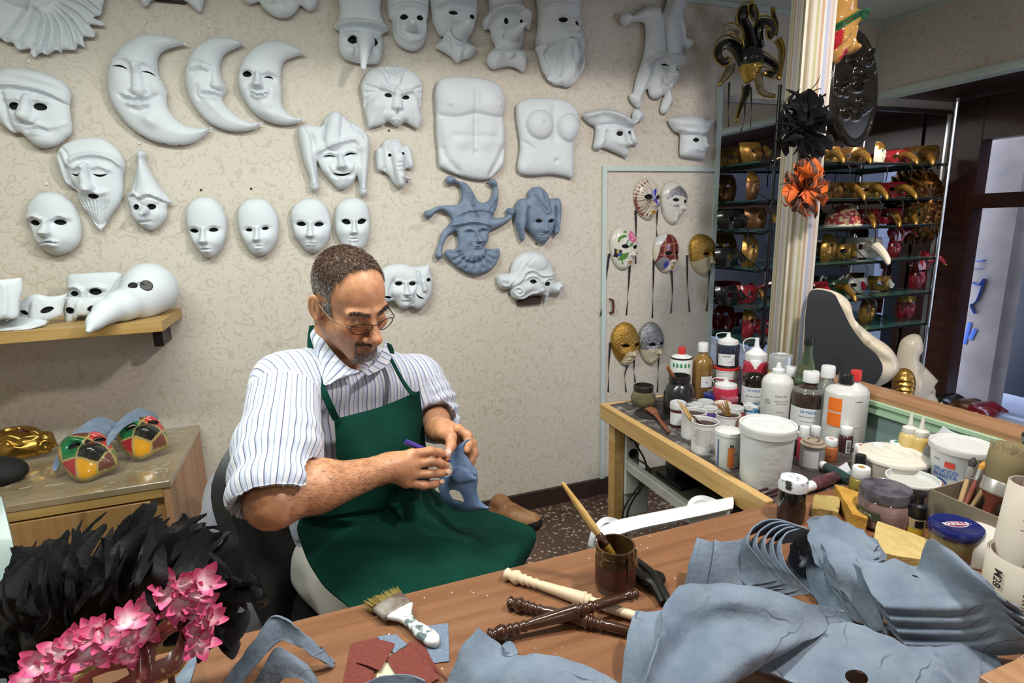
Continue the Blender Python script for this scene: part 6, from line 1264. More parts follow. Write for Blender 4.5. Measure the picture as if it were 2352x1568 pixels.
def wtext(txt, size, b, r, z, off, col, parent, bold=False, name='lettering', lift=.0010):
    V,F = textmesh(txt,size,bold)
    if len(V) == 0: return
    return wrap(name, V, F, b, r, z, camang(b)+off/r, INK(col), parent, lift)
def wlabel(b, r, z0, z1, half, m, parent, off=0., name='label', n=14, lift=.0005):
    x = np.linspace(-half,half,n); V = np.array([(t,z) for t in x for z in (z0,z1)]); F = [(2*i,2*i+2,2*i+3,2*i+1) for i in range(n-1)]
    return wrap(name, np.c_[V,np.zeros(len(V))], F, b, r, 0., camang(b)+off/r, m, parent, lift)
def spec(px, pyb, w, pyt, z):
    """base point, radius and height of an upright thing from its outline in the photograph"""
    b = onZ(px,pyb-w*.16,z); r = w/2*ppm(b)
    while b[0] > PART_X-.018-r or (b[1] > BY1-.004-r and b[1] > .9): pyb += 3; b = onZ(px,pyb-w*.16,z); r = w/2*ppm(b)
    h = onY(px,pyt,b[1])[2]-z
    return b, r, max(h,.01)
def glassmat(name, col, rough=.05): return mat(name, col, rough, trans=.85, ior=1.35, coat=.2)
M_capw = mat('cap_white',(.68,.69,.70),.35); M_capk = mat('cap_black',(.012,.012,.013),.3); M_capr = mat('cap_red',(.52,.03,.03),.35)
M_lab = mat('label_white',(.66,.67,.69),.5,col2=(.60,.61,.63),scale=30); M_tin = mat('tin',(.50,.49,.47),.35,.8); M_clear = glassmat('clear_glass',(.80,.83,.80))
BZ = DESK-.002
def prof_bottle(r,h,neck=.30,sh=.58,top=.86):
    d = (top-sh)*.85; return [(0,0),(r*.94,0),(r,.004),(r,h*sh),(r*.97,h*(sh+.20*d)),(r*.80,h*(sh+.52*d)),(r*neck*1.25,h*(sh+.82*d)),(r*neck,h*(sh+.95*d)),(r*neck,h*top),(0,h*top)]
def capped(px,pyb,w,pyt,label,body,cap,cat='bottle',neck=.32,sh=.56,top=.84,z=BZ,group=None,capr=1.25,name='bottle'):
    b,r,h = spec(px,pyb,w,pyt,z); t = thing(name,label,cat,b,group)
    MB().lathe(prof_bottle(r,h,neck,sh,top),b,26).build('body', body, t)
    cr_ = r*neck*capr; MB().lathe([(cr_,h*top*.985),(cr_*1.02,h*top),(cr_*1.0,h*.985),(cr_*.92,h),(0,h)],b,20).build('cap', cap, t)
    return t,b,r,h
def smalljar(px,pyb,w,pyt,label,body,lid,band=None,group='little paint jars on the bench',z=BZ):
    b,r,h = spec(px,pyb,w,pyt,z); t = thing('paint_jar',label,'jar',b,group)
    MB().lathe([(0,0),(r*.92,0),(r*.96,.003),(r*.96,h*.70),(r*.86,h*.76),(0,h*.76)],b,20).build('body', body, t)
    MB().lathe([(r*.93,h*.74),(r*1.0,h*.75),(r*1.0,h*.97),(r*.94,h),(r*.90,h*.985),(0,h*.985)],b,20).build('lid', lid, t)
    if band: wlabel(b,r*.96,h*.12,h*.62,r*1.1,band,t)
    return t,b,r,h
def tub(px,pyb,w,pyt,label,m,taper=.9,inside=None,cat='tub',name='tub',rim=.03,z=BZ,fill=.9,lid=None,group=None):
    b,r,h = spec(px,pyb,w,pyt,z); t = thing(name,label,cat,b,group)
    P = [(0,0),(r*taper*.97,0),(r*taper,.003),(r*(taper+.9*(1-taper)),h*.90),(r*1.03,h*.905),(r*1.035,h*.96),(r*1.02,h),(r*.97,h)]
    P += [(r*.95,h*fill),(0,h*fill)] if lid is None else [(r*.95,h*.985),(0,h*.985)]
    MB().lathe(P,b,32).build('body', m, t)
    if inside is not None: MB().lathe([(r*.955,h*fill+.0005),(r*.5,h*fill+.002),(0,h*fill+.0015)],b,28).build('contents', inside, t)
    return t,b,r,h
mk = lambda n,c,r=.3,**k: mat(n,c,r,**k)
# back row
t,b,r,h = capped(1562,905,49,797,'white tin of thinner with green fir trees and red screw cap',mk('tin_white',(.62,.65,.64)),M_capr,'tin',neck=.33,sh=.80,top=.88,capr=1.0,name='thinner_tin')
MB().lathe([(r*1.01,h*.79),(r*1.02,h*.805),(r*1.0,h*.815),(r*.9,h*.82)],b,26).build('rim', M_capk, t)
for k in range(-2,3):
    V = np.array([(-.0055,0,0),(.0055,0,0),(.0,.009,0),(-.0045,.006,0),(.0045,.006,0),(0,.015,0),(-.001,-.003,0),(.001,-.003,0),(.001,0,0),(-.001,0,0)]); wrap('tree', V,[(0,1,2),(3,4,5),(6,7,8,9)], b, r, h*.66, camang(b)+k*.0135/r, mk('tree_green',(.02,.26,.09),.5), t, .001)
wtext('ALTEBURIES',.006,b,r,h*.56,0,(.05,.4,.2),t); wtext('GOCCE DI PINO',.0075,b,r,h*.50,0,(.03,.35,.18),t,True)
M_ambg = glassmat('amber_glass',(.40,.22,.06)); 
t,b,r,h = capped(1610,917,49,787,'amber glass bottle streaked with brown stain, white cap',mk('amber_stained',(.30,.17,.05),.12,col2=(.10,.045,.012),scale=14,coat=.6,stretch=(1,1,.25)),M_capw,neck=.36,sh=.60,top=.85)
wlabel(b,r,h*.22,h*.42,r*.55,M_lab,t,off=r*.5); wtext('✦',.010,b,r,h*.31,r*.45,(.05,.08,.5),t)
t,b,r,h = tub(1666,896,56,842,'white plastic tub with red rim under the dark squeeze bottle',mk('tub_white',(.62,.62,.62)),.92)
bt = b[2]+h
for z0 in (.25,.62): wlabel(b,r*.97,h*z0,h*(z0+.04),r*1.4,mk('red_line',(.5,.04,.05),.5),t,name='red_line',lift=.003)
MB().lathe([(r*1.0,h*.93),(r*1.05,h*.95),(r*1.06,h*1.0),(r*1.0,h*1.015),(r*.9,h*1.015),(0,h*1.0155)],b,28).build('lid', M_capr, t); bt = b[2]+h*1.0165
def squeeze(px,pyb,w,pyt,label,m,z=BZ,handle=True,lab=None,at=None):
    b,r,h = spec(px,pyb,w,pyt,z)
    if at is not None: b = at; h = onY(px,pyt,b[1])[2]-b[2]
    t = thing('squeeze_bottle',label,'bottle',b,'squeeze bottles of dye')
    MB().lathe([(0,0),(r*.95,0),(r,.004),(r,h*.62),(r*.96,h*.66),(r*.86,h*.68),(0,h*.68)],b,26).build('body', m, t)
    MB().lathe([(r*.84,h*.665),(r*.86,h*.67),(r*.84,h*.78),(r*.66,h*.80),(r*.22,h*.87),(r*.15,h*.97),(r*.17,h*.975),(r*.16,h),(0,h)],b,24).build('dispenser_cap', M_capw, t)
    for k in range(22):
        a = k/22*2*math.pi; q = b+np.array([r*.86*math.cos(a),r*.86*math.sin(a),0]); MB().tube([q+[0,0,h*.675],q+[0,0,h*.77]],.0008,4).build('cap_rib', M_capw, t)
    if handle:
        c = camang(b)-math.pi/2; s_ = np.array([math.cos(c),math.sin(c),0]); P = cr([b+[0,0,h*.99],b+s_*r*.6+[0,0,h*.99],b+s_*r*1.05+[0,0,h*.93],b+s_*r*.95+[0,0,h*.80]],5); MB().tube(P,.0016,6).build('cap_strap', M_capw, t)
    return t,b,r,h
t,b,r,h = squeeze(1672,852,50,764,'dark blue squeeze bottle with white dispenser cap standing on the tub',mk('dye_dark',(.018,.022,.045),.2,coat=.4),at=np.array([b[0],b[1],bt+.0004]))
wlabel(b,r,h*.08,h*.42,r*.75,M_lab,t,off=-r*.1); wtext('acquerello',.0062,b,r,h*.36,-r*.05,(.03,.03,.04),t,True); wtext('tintura',.004,b,r,h*.20,r*.25,(.1,.1,.3),t)
t,b,r,h = squeeze(1729,872,53,777,'tall red squeeze bottle with white dispenser cap by the pillar',mk('dye_red',(.36,.025,.05),.25,coat=.3))
t,b,r,h = squeeze(1665,938,55,868,'short red squeeze bottle with white dispenser cap in front of the tub',mk('dye_red2',(.40,.03,.06),.25,coat=.3))
M_bit = mk('bitumen_glass',(.010,.007,.006),.06,coat=.6)
t,b,r,h = capped(1729,945,54,826,'dark bottle of bitumen with white cap and white label, left of the two labelled bottles',M_bit,M_capw,neck=.42,sh=.62,top=.84)
wlabel(b,r,h*.12,h*.48,r*1.25,M_lab,t); wtext('DI VOLO',.0095,b,r,h*.42,0,(.02,.14,.45),t,True); wtext('BITUME LIQUIDO',.0062,b,r,h*.30,0,(.04,.04,.05),t)
t,b,r,h = smalljar(1784,905,49,816,'glass jar with grey lid and yellow rim behind the white bottle',mk('jar_cream',(.46,.42,.34),.2,coat=.3),mk('lid_grey',(.42,.44,.46),.35,metal=.4),group=None)
wlabel(b,r*.97,h*.62,h*.74,r*3.1,mk('gold_band',(.52,.33,.06),.3),t,name='gold_band',lift=.0015,n=40)
# white plastic bottle
b,r,h = spec(1779,984,66,833,BZ); t = thing('glue_bottle','tall white plastic bottle with nozzle cap','bottle',b)
M_wpl = mk('white_bottle',(.62,.62,.60),.35,col2=(.58,.58,.55),scale=18)
MB().lathe([(0,0),(r*.95,0),(r,.004),(r,h*.68),(r*.95,h*.73),(r*.72,h*.79),(r*.44,h*.83),(0,h*.83)],b,30).build('body', M_wpl, t)
MB().lathe([(r*.40,h*.825),(r*.42,h*.84),(r*.40,h*.89),(r*.20,h*.91),(r*.12,h*.99),(0,h)],b,20).build('nozzle', M_capw, t)
wtext('Cuore Di',.0085,b,r,h*.52,r*.28,(.05,.05,.05),t); wtext('VERNICE AD ACQUA',.0045,b,r,h*.44,r*.35,(.06,.06,.06),t); wtext('PER MASCHERE',.0045,b,r,h*.40,r*.35,(.06,.06,.06),t); wtext('DI VOLO',.0055,b,r,h*.27,r*.3,(.06,.06,.06),t)
V = np.array([(.0075*math.cos(a)*s_,.0075*math.sin(a)*s_,0) for a in np.linspace(0,2*math.pi,21)[:-1] for s_ in (1,.86)]); wrap('emblem_ring',V,[(2*i,(2*i+2)%40,(2*i+3)%40,2*i+1) for i in range(20)],b,r,h*.42,camang(b)-.55,INK((.05,.05,.05)),t,.001)
for k,(x,y) in enumerate(((0,0),(.003,.002),(-.003,.001),(.001,-.003),(-.002,.004))): wrap('emblem_mark',np.array([(x-.001,y-.001,0),(x+.0014,y-.0006,0),(x+.0006,y+.0014,0)]),[(0,1,2)],b,r,h*.42,camang(b)-.55,INK((.05,.05,.05)),t,.001)
capped(1809,962,42,843,'clear glass bottle with white cap squeezed behind the white plastic bottle',M_clear,M_capw,neck=.46,sh=.58,top=.84)
t,b,r,h = capped(1842,915,50,776,'green glass wine bottle with black stopper behind the paint bottles',glassmat('green_glass',(.20,.30,.20)),M_capk,neck=.36,sh=.45,top=.93,capr=1.15)
t,b,r,h = capped(1853,992,76,854,'brown varnish bottle with white cap and white label, right of the two labelled bottles',mk('varnish_brown',(.028,.016,.011),.07,col2=(.045,.028,.018),scale=12,coat=.7),M_capw,neck=.36,sh=.64,top=.84)
wlabel(b,r,h*.13,h*.44,r*1.2,M_lab,t); wtext('DI VOLO',.0105,b,r,h*.38,0,(.02,.14,.45),t,True); wtext('VERNICE SCREPOLANTE',.0048,b,r,h*.30,0,(.05,.05,.06),t); wtext('CRAQUELURE VARNISH',.0036,b,r,h*.22,0,(.05,.05,.06),t)
MB().lathe([(r*.985,h*.60),(r*.986,h*.64),(r*.95,h*.69),(r*.82,h*.75)],b,26).build('clear_shoulder', M_clear, t)
capped(1889,986,50,842,'clear bottle with white cap between the brown bottle and the orange label',M_clear,M_capw,neck=.46,sh=.58,top=.85)
capped(1950,1000,60,853,'translucent bottle with red cap behind the orange labelled bottle',mk('pe_bottle2',(.52,.53,.52),.35),M_capr,neck=.30,sh=.70,top=.88)
t,b,r,h = capped(1930,1022,82,860,'large translucent bottle with black cap and orange squares on its label',mk('pe_bottle',(.55,.55,.53),.35,col2=(.50,.50,.47),scale=8),M_capk,neck=.32,sh=.74,top=.88)
wlabel(b,r,h*.30,h*.70,r*1.25,mk('label_pale',(.64,.63,.62),.5),t)
for k in (0,1): wlabel(b,r,h*(.30+.21*k),h*(.49+.21*k),r*.36,mk('label_orange',(.78,.17,.02),.5),t,off=-r*.45,name='orange_square',lift=.0011)
wlabel(b,r,h*.665,h*.672,r*.2,M_capk,t,off=r*.75,name='print_line',lift=.0011)
# front row left
b,r,h = spec(1558,960,70,862,BZ); t = thing('brush_jar','big round black jar stained with paint','jar',b)
MB().lathe([(0,0),(r*.9,0),(r*.97,.006),(r,h*.25),(r*.98,h*.55),(r*.80,h*.74),(r*.66,h*.80),(r*.66,h*.84),(r*.70,h*.86),(r*.70,h*.93),(r*.68,h),(r*.60,h),(r*.60,h*.75),(0,h*.72)],b,32).build('body', mk('black_jar',(.010,.010,.011),.25,col2=(.02,.02,.022),scale=20,coat=.3), t)
p0 = b+np.array([-.005,.0,h*.73]); p1 = onY(1533,842,b[1]); tag(MB().tube([p0,(p0+p1)/2,p1],[.006,.007,.005],10).build('short_brush', mk('brown_handle',(.22,.07,.025),.35)),'short brown brush handle sticking out of the black jar','paintbrush')
b,r,h = spec(1477,940,58,884,BZ); t = thing('glass_pot','small round glass pot with dark rim at the end of the bench','pot',b)
MB().lathe([(0,0),(r*.75,0),(r*.97,h*.2),(r,h*.42),(r*.86,h*.66),(r*.72,h*.72),(r*.74,h*.78)],b,28).build('glass', mk('murky_glass',(.10,.085,.05),.08,col2=(.20,.17,.08),scale=16,coat=.5), t)
MB().lathe([(r*.74,h*.74),(r*.78,h*.76),(r*.78,h*.97),(r*.73,h),(r*.66,h),(r*.64,h*.7),(0,h*.68)],b,28).build('rim', mk('pot_rim',(.02,.017,.014),.4), t)
MB().lathe([(0,0),(.062,.0),(.064,.002),(.06,.004),(0,.004)],onZ(1502,950,BZ),28).build('saucer', mk('dark_saucer',(.014,.013,.012),.4)); tag(bpy.data.objects['saucer'],'black saucer under the brush behind the little jars','saucer')
t = thing('old_brush','worn brush with reddish handle lying on the bench end','paintbrush',onZ(1515,970,BZ))
f = lambda x,y,hh: onZ(x,y,BZ+hh)
slab('handle',[f(1536,993,.006),f(1524,975,.007),f(1512,960,.009),f(1505,950,.011)],[.004,.008,.006,.011],.004,mk('red_handle',(.16,.045,.02),.35,coat=.3),t)
slab('head',[f(1505,950,.011),f(1496,941,.012),f(1490,938,.012)],[.012,.016,.017],.006,mk('brush_head',(.20,.075,.035),.5),t)
# little jars: (x, base y, width, top y, description, colour, lid)
M_lidw = mk('lid_white',(.60,.61,.62),.35,metal=.2,col2=(.52,.53,.54),scale=40)
JS = [(1556,983,37,923,'dark red paint jar with white label at the left end',(.07,.012,.014),M_lidw,M_lab),(1595,968,37,927,'paint jar with grey white lid behind the tins',(.22,.20,.20),M_lidw,None),(1619,957,37,920,'paint jar with white lid behind the row',(.30,.29,.30),M_lidw,None),
 (1628,972,38,935,'violet paint jar with grey lid',(.13,.06,.30),M_lidw,None),(1659,962,38,924,'paint jar with orange smeared lid',(.40,.38,.36),mk('lid_orange',(.60,.58,.55),.4,col2=(.55,.20,.10),scale=60,lo=.45,hi=.62),None),(1688,973,37,934,'bright red paint jar',(.42,.025,.04),M_lidw,None),
 (1725,971,37,929,'bright blue paint jar with dripping lid',(.02,.20,.38),mk('lid_drip',(.60,.58,.56),.4,col2=(.04,.22,.40),scale=50,lo=.5,hi=.6),M_lab),(1634,932,37,904,'paint jar with dark blue lid',(.03,.035,.12),mk('lid_blue',(.02,.03,.18),.3),None),(1627,917,34,890,'paint jar with brown lid',(.12,.09,.08),mk('lid_brown',(.20,.17,.15),.4),None),(1627,902,32,877,'paint jar with pale lid in the rear',(.42,.40,.40),M_lidw,None),(1674,944,38,911,'crimson paint jar with smeared lid',(.32,.03,.07),mk('lid_pink',(.42,.16,.20),.4,col2=(.30,.05,.09),scale=40),None)]
for k,(x,yb,w,yt,lb,c,lid,band) in enumerate(JS): smalljar(x,yb,w,yt,lb,mk('paint_%d'%k,c,.15,coat=.4),lid,band)
smalljar(1707,1012,28,962,'small orange jar tucked behind the big bucket',mk('orange_jar',(.45,.16,.03),.15,coat=.4),mk('lid_rust',(.24,.14,.08),.4),group=None)
# tins with brushes
def tin(px,pyb,w,pyt,label,m,inside): 
    b,r,h = spec(px,pyb,w,pyt,BZ); t = thing('paint_tin',label,'tin',b,'open paint tins with white labels')
    MB().lathe([(0,0),(r*.97,0),(r*.98,.002),(r*.97,.005),(r*.97,h*.94),(r,h*.95),(r*1.01,h*.985),(r*.98,h),(r*.92,h*.99),(r*.92,h*.86),(0,h*.86)],b,30).build('body', m, t)
    MB().lathe([(r*.925,h*.865),(r*.5,h*.87),(0,h*.868)],b,24).build('paint', inside, t); return t,b,r,h
M_maroon = mk('maroon_paint',(.035,.012,.012),.4,bump=.5,bscale=40)
M_tinlab = mk('tin_label',(.62,.62,.62),.4,col2=(.56,.55,.55),scale=25)
t1,b1_,r1_,h1_ = tin(1592,1010,56,944,'open paint tin with an orange square, behind the text tin',M_tinlab,M_maroon); wlabel(b1_,r1_*.97,h1_*.1,h1_*.55,r1_*.22,mk('orange_patch',(.62,.12,.03),.5),t1,off=r1_*.45,name='orange_patch',lift=.001)
wtext('M',.010,b1_,r1_*.97,h1_*.5,r1_*.42,(.03,.03,.03),t1,True)
t,b,r,h = tin(1617,1043,60,966,'open paint tin covered with small black print at the bench edge',M_tinlab,M_maroon)
for k in range(9): wtext(random.choice(['colore acrilico per decorazione','si applica a pennello su carta','diluire con acqua pulita','mescolare bene prima uso','asciuga in trenta minuti']),.0046,b,r*.97,h*(.80-.062*k),-r*.1,(.04,.04,.04),t)
wtext('r5',.014,b,r*.97,h*.12,r*.5,(.02,.02,.02),t,True)
t3,b3,r3,h3 = tin(1670,1003,55,950,'open tin crowded with thin brushes, with a red flash on its label',M_tinlab,M_maroon)
wlabel(b3,r3*.97,h3*.5,h3*.62,r3*.16,mk('red_flash',(.55,.05,.03),.5),t3,name='red_flash',lift=.001); wtext('STUCCO',.0075,b3,r3*.97,h3*.36,0,(.02,.10,.42),t3,True)
def thinbrush(p0,p1,m,label,r=.0024):
    P = [p0+(p1-p0)*t_ for t_ in (0,.3,.6,.85,1)]; o = MB().tube(P,[r*.8,r,r*1.1,r*.8,r*.35],8).build('thin_brush', m); tag(o,label,'paintbrush','thin brushes standing in tins'); return o
M_bh = mk('brush_gold',(.36,.22,.06),.35); M_bh2 = mk('brush_dark',(.08,.02,.015),.35)
for k,(x0,y0,x1,y1) in enumerate(((1585,948,1556,918),(1588,950,1563,922),(1596,956,1572,930))):
    thinbrush(onZ(x0,y0+18,BZ+h1_*.88)+[0,0,.0],onY(x1,y1,b1_[1]),M_bh,('leftmost','middle','rightmost')[k]+' gold brush leaning out of the orange-square tin')
p = onY(1600,975,b1_[1]-.03)
thinbrush(b+np.array([-.012,0,h*.88]),onY(1588,952,b[1]),M_bh2,'dark brush leaning out of the small-print tin')
for k,x in enumerate((1647,1653,1659,1664,1668)): thinbrush(b3+np.array([-.006+.004*k,0,h3*.88]),onY(x,930-abs(k-1)*4,b3[1]-.004),M_bh,('first','second','third','fourth','fifth')[k]+' from left of the five brushes in the crowded tin')
t,b,r,h = tub(1669,1076,57,988,'small white tub of filler with orange block on its side',mk('tub_white2',(.63,.65,.64),.35),.86,inside=mk('filler',(.66,.62,.58),.6,bump=.4,bscale=25))
wlabel(b,r*.93,h*.06,h*.62,r*.24,mk('orange_block',(.60,.17,.04),.5),t,off=r*.28,name='orange_block',lift=.002); wtext('M',.012,b,r*.95,h*.66,r*.3,(.03,.03,.03),t,True,lift=.002); wtext('STUCCO',.0065,b,r*.95,h*.42,r*.85,(.02,.10,.42),t,True,lift=.002); wlabel(b,r*.92,h*.05,h*.80,r*.06,mk('blue_block',(.05,.12,.35),.5),t,off=-r*.75,name='blue_block',lift=.002)
# big bucket
b,r,h = spec(1755,1121,120,972,BZ); t = thing('white_bucket','big white lidded bucket crusted with plaster','bucket',b)
M_crust = mk('crusted_white',(.62,.65,.66),.5,col2=(.55,.58,.59),scale=18,bump=.6,bscale=30)
MB().lathe([(0,0),(r*.86,0),(r*.88,.004),(r*.945,h*.84),(r*.95,h*.86)],b,40).build('body', M_crust, t)
MB().lathe([(r*.955,h*.83),(r*1.0,h*.84),(r*1.01,h*.93),(r*1.02,h*.97),(r*1.0,h*.99),(r*.94,h*.985),(r*.92,h*.955),(r*.55,h*.95),(r*.52,h*.962),(r*.3,h*.962),(r*.28,h*.95),(0,h*.95)],b,40).build('lid', mk('lid_translucent',(.56,.57,.57),.35,col2=(.62,.62,.61),scale=22,bump=.2,bscale=30), t)
# right part
def paintbottle(px,pyb,w,pyt,label,c,cap=M_capw,capf=.30,dot=None,g='small acrylic paint bottles'):
    b,r,h = spec(px,pyb,w,pyt,BZ); t = thing('paint_bottle',label,'bottle',b,g)
    MB().lathe([(0,0),(r*.93,0),(r,.003),(r,h*(1-capf-.08)),(r*.86,h*(1-capf-.02)),(r*.7,h*(1-capf)),(0,h*(1-capf))],b,20).build('body', mk('pb_%d%d'%(px,pyb),c,.25,coat=.3), t)
    MB().lathe([(r*.84,h*(1-capf)),(r*.86,h*(1-capf)+.001),(r*.86,h*.97),(r*.80,h),(0,h)],b,20).build('cap', cap, t)
    if dot: MB().lathe([(r*.35,h+.0004),(0,h+.0006)],b,12).build('cap_dot', mk('dot_%d%d'%(px,pyb),dot,.5), t)
    return t,b,r,h
paintbottle(1822,1047,24,991,'dark brown paint bottle behind the red one',(.05,.035,.03))
paintbottle(1842,1059,25,981,'slim red paint bottle with white cap',(.36,.03,.05))
paintbottle(1868,1050,24,980,'paint bottle with white cap behind the metal can',(.30,.28,.28))
t,b,r,h = paintbottle(1905,1062,31,1008,'orange brown paint bottle beside the metal can',(.36,.11,.035),dot=(.5,.25,.18)); wtext('A',.010,b,r,h*.30,0,(.08,.03,.02),t)
t,b,r,h = paintbottle(1940,1040,29,982,'dark maroon paint bottle with a barcode label',(.05,.018,.02)); wlabel(b,r,h*.02,h*.55,r*.35,M_lab,t,off=r*.45)
for k in range(7): wlabel(b,r,h*(.08+.06*k),h*(.11+.06*k),r*.22,M_capk,t,off=r*.45,name='barcode_bar',n=4,lift=.001)
paintbottle(1972,1080,30,1023,'paint bottle with red-dotted cap near the partition',(.40,.36,.33),dot=(.45,.10,.08))
paintbottle(2011,1085,30,1021,'paint bottle with plain cap behind the cream tub',(.50,.45,.40))
paintbottle(2052,1080,31,1016,'paint bottle with green-dotted cap behind the cream tub',(.45,.42,.40),dot=(.03,.25,.2))
t,b,r,h = paintbottle(1971,1152,43,1074,'olive paint bottle with gold-dotted cap in front',(.22,.17,.035),dot=(.35,.22,.04)); wtext('Art',.013,b,r,h*.34,0,(.06,.05,.02),t)
t,b,r,h = paintbottle(1971,1112,26,1046,'black dropper bottle between the cream tub and the green tube',(.012,.012,.014),cap=M_capk,capf=.42)
# metal can
b,r,h = spec(1863,1081,53,1012,BZ); t = thing('metal_can','small dented metal can with wire loop on its lid','can',b)
MB().lathe([(0,0),(r*.97,0),(r,.003),(r*.97,.006),(r*.96,h*.80),(r*.92,h*.86)],b,28).build('body', mk('dull_tin',(.42,.42,.44),.4,metal=.6,col2=(.30,.26,.20),scale=16), t)
MB().lathe([(r*.93,h*.84),(r*1.03,h*.86),(r*1.03,h*.90),(r*.8,h*.92),(r*.78,h),(0,h)],b,28).build('lid', mk('tan_lid',(.32,.26,.19),.5,col2=(.22,.17,.12),scale=20), t)
a = np.linspace(0,2*math.pi,17); MB().tube(np.stack([b[0]+r*.45*np.cos(a),b[1]+r*.45*np.sin(a),b[2]+h*1.02+r*.12*np.cos(a*1.)],1),.001,5).build('wire_loop', M_capk, t)
wlabel(b,r*.965,h*.12,h*.72,r*.6,M_lab,t,off=-r*.1)
# lying tubes and bottle
def lying(name,label,a,b_,ra,rb,m,capm,cat,hh):
    p0,p1 = f(a[0],a[1],hh),f(b_[0],b_[1],hh*.8); d = un(p1-p0); L_ = np.linalg.norm(p1-p0); t = thing(name,label,cat,p0)
    MB().lathe([(0,L_*.26),(ra*.8,L_*.26),(ra,L_*.32),(ra,L_*.7),(rb,L_*.97),(rb*.8,L_),(0,L_)],p0,18,axis=d).build('body', m, t); MB().lathe([(0,0),(ra*.72,0),(ra*.78,.002),(ra*.82,L_*.255),(0,L_*.26)],p0,18,axis=d).build('cap', capm, t); return t
lying('paint_tube','dark green paint tube lying with its white cap to the left',(1880,1062),(1950,1102),.0135,.012,mk('tube_green',(.018,.045,.045),.3,coat=.3),M_capw,'tube',.018)
lying('paint_bottle','maroon paint bottle lying on its side at the bench end',(1846,1122),(1920,1094),.0145,.0140,mk('bottle_maroon',(.055,.014,.020),.3,col2=(.12,.05,.06),scale=70,coat=.3),M_capw,'bottle',.016)
for k,(a,c) in enumerate((((1728,1132),(1800,1108)),((1748,1138),(1815,1112)),((1770,1140),(1822,1118)))):
    tag(MB().tube([f(*a,.004),f((a[0]+c[0])/2,(a[1]+c[1])/2,.005),f(*c,.004)],[.0018,.0032,.0026],8).build('thin_brush', mk('purple_handle',(.045,.012,.02),.35,coat=.4)),('farthest','middle','nearest')[k]+' of three dark purple brush handles lying at the bench corner','paintbrush','brushes lying at the bench corner')
# envelope scrap
tag(sheet('paper_packet',[[f(1912,1082,.02),f(1945,1060,.03)],[f(1925,1102,.004),f(1958,1088,.012)]],mk('packet',(.55,.55,.62),.5),None,.001,4),'small white paper packet with blue print beside the green tube','packet')
# ---- things on the right end of the worktable
BZ = DESK
t,b,r,h = smalljar(1815,1201,62,1099,'black jar with paint-smeared white lid on the worktable',mk('black_paint_glass',(.008,.007,.007),.06,coat=.6),mk('smeared_lid',(.60,.61,.64),.35,col2=(.03,.03,.03),scale=34,lo=.52,hi=.60),group=None,z=DESK)
t,b,r,h = tub(2046,1118,140,1046,'wide cream tub of plaster paste with swirled top',mk('tub_cream',(.58,.56,.50),.4),.92,cat='tub')
v = SDF((b[0]-r*1.15,b[1]-r*1.15,b[2]+h*.8),(b[0]+r*1.15,b[1]+r*1.15,b[2]+h*1.4),.0035); v.ell(b+[0,0,h*1.0],(r*1.03,r*1.03,.011),.004); V,F = v.mesh(); q = V-b; rr = np.hypot(q[:,0],q[:,1]); th = np.arctan2(q[:,1],q[:,0]); V[:,2] += np.where(q[:,2] > h,.003*np.sin(rr*260+th*2)*np.clip(1.2-rr/r,0,1),0); mesh('paste', V, F, mk('paste',(.62,.58,.50),.55,bump=.3,bscale=20), t)
t,b,r,h = tub(2090,1162,103,1098,'open white plastic bowl of water',mk('bowl_white',(.64,.65,.64),.35),.72,inside=mk('bowl_inside',(.52,.51,.47),.2),fill=.75,cat='bowl',name='bowl')
def glue(px,pyb,w,pyt,label,m):
    b,r,h = spec(px,pyb,w,pyt,DESK); t = thing('glue_bottle',label,'bottle',b,'yellow glue bottles by the partition')
    MB().lathe([(0,0),(r*.94,0),(r,.003),(r,h*.60),(r*.8,h*.66),(r*.72,h*.67),(0,h*.67)],b,20).build('body', m, t); MB().lathe([(r*.74,h*.66),(r*.78,h*.67),(r*.74,h*.76),(r*.3,h*.79),(r*.2,h*.9),(r*.12,h),(0,h)],b,18).build('nozzle', mk('nozzle_pale',(.62,.60,.55),.4), t)
glue(2078,1084,39,953,'yellow glue bottle with clear nozzle, left of the pair',mk('glue_yellow',(.50,.36,.11),.3,col2=(.60,.48,.22),scale=20)); glue(2104,1090,40,962,'yellow glue bottle with stained nozzle, right of the pair',mk('glue_yellow2',(.46,.31,.09),.3,col2=(.58,.44,.18),scale=18))
capped(2130,1106,34,998,'small clear glass bottle standing beside the glue bottles',M_clear,M_clear,neck=.4,sh=.5,top=.85,z=DESK)
# stucco bucket
b,r,h = spec(2195,1150,122,1022,DESK); t = thing('stucco_bucket','white bucket of stucco paste with printed side','bucket',b)
MB().lathe([(0,0),(r*.76,0),(r*.78,.003),(r*.95,h*.90),(r*.96,h*.91)],b,40).build('body', mk('bucket_white',(.64,.65,.67),.35), t)
MB().lathe([(r*.96,h*.88),(r*1.02,h*.89),(r*1.035,h*.97),(r*1.02,h*1.0),(r*.95,h*.99),(r*.93,h*.965),(r*.5,h*.96),(r*.48,h*.968),(0,h*.968)],b,40).build('lid', mk('bucket_lid',(.63,.62,.61),.4,col2=(.58,.57,.55),scale=14), t)
rz = lambda z: r*(.78+.17*z/.9)
wtext('STUCCO',.0125,b,rz(.52),h*.53,-r*.42,(.02,.12,.46),t,True,lift=.002); wtext('IN PASTA',.0115,b,rz(.43),h*.435,-r*.42,(.02,.12,.46),t,True,lift=.002); wtext('max',.009,b,rz(.75),h*.74,-r*.75,(.05,.05,.06),t,lift=.002)
wlabel(b,rz(.66),h*.62,h*.73,r*.15,mk('flash_red',(.60,.06,.03),.5),t,off=-r*.28,name='red_flash',lift=.002)
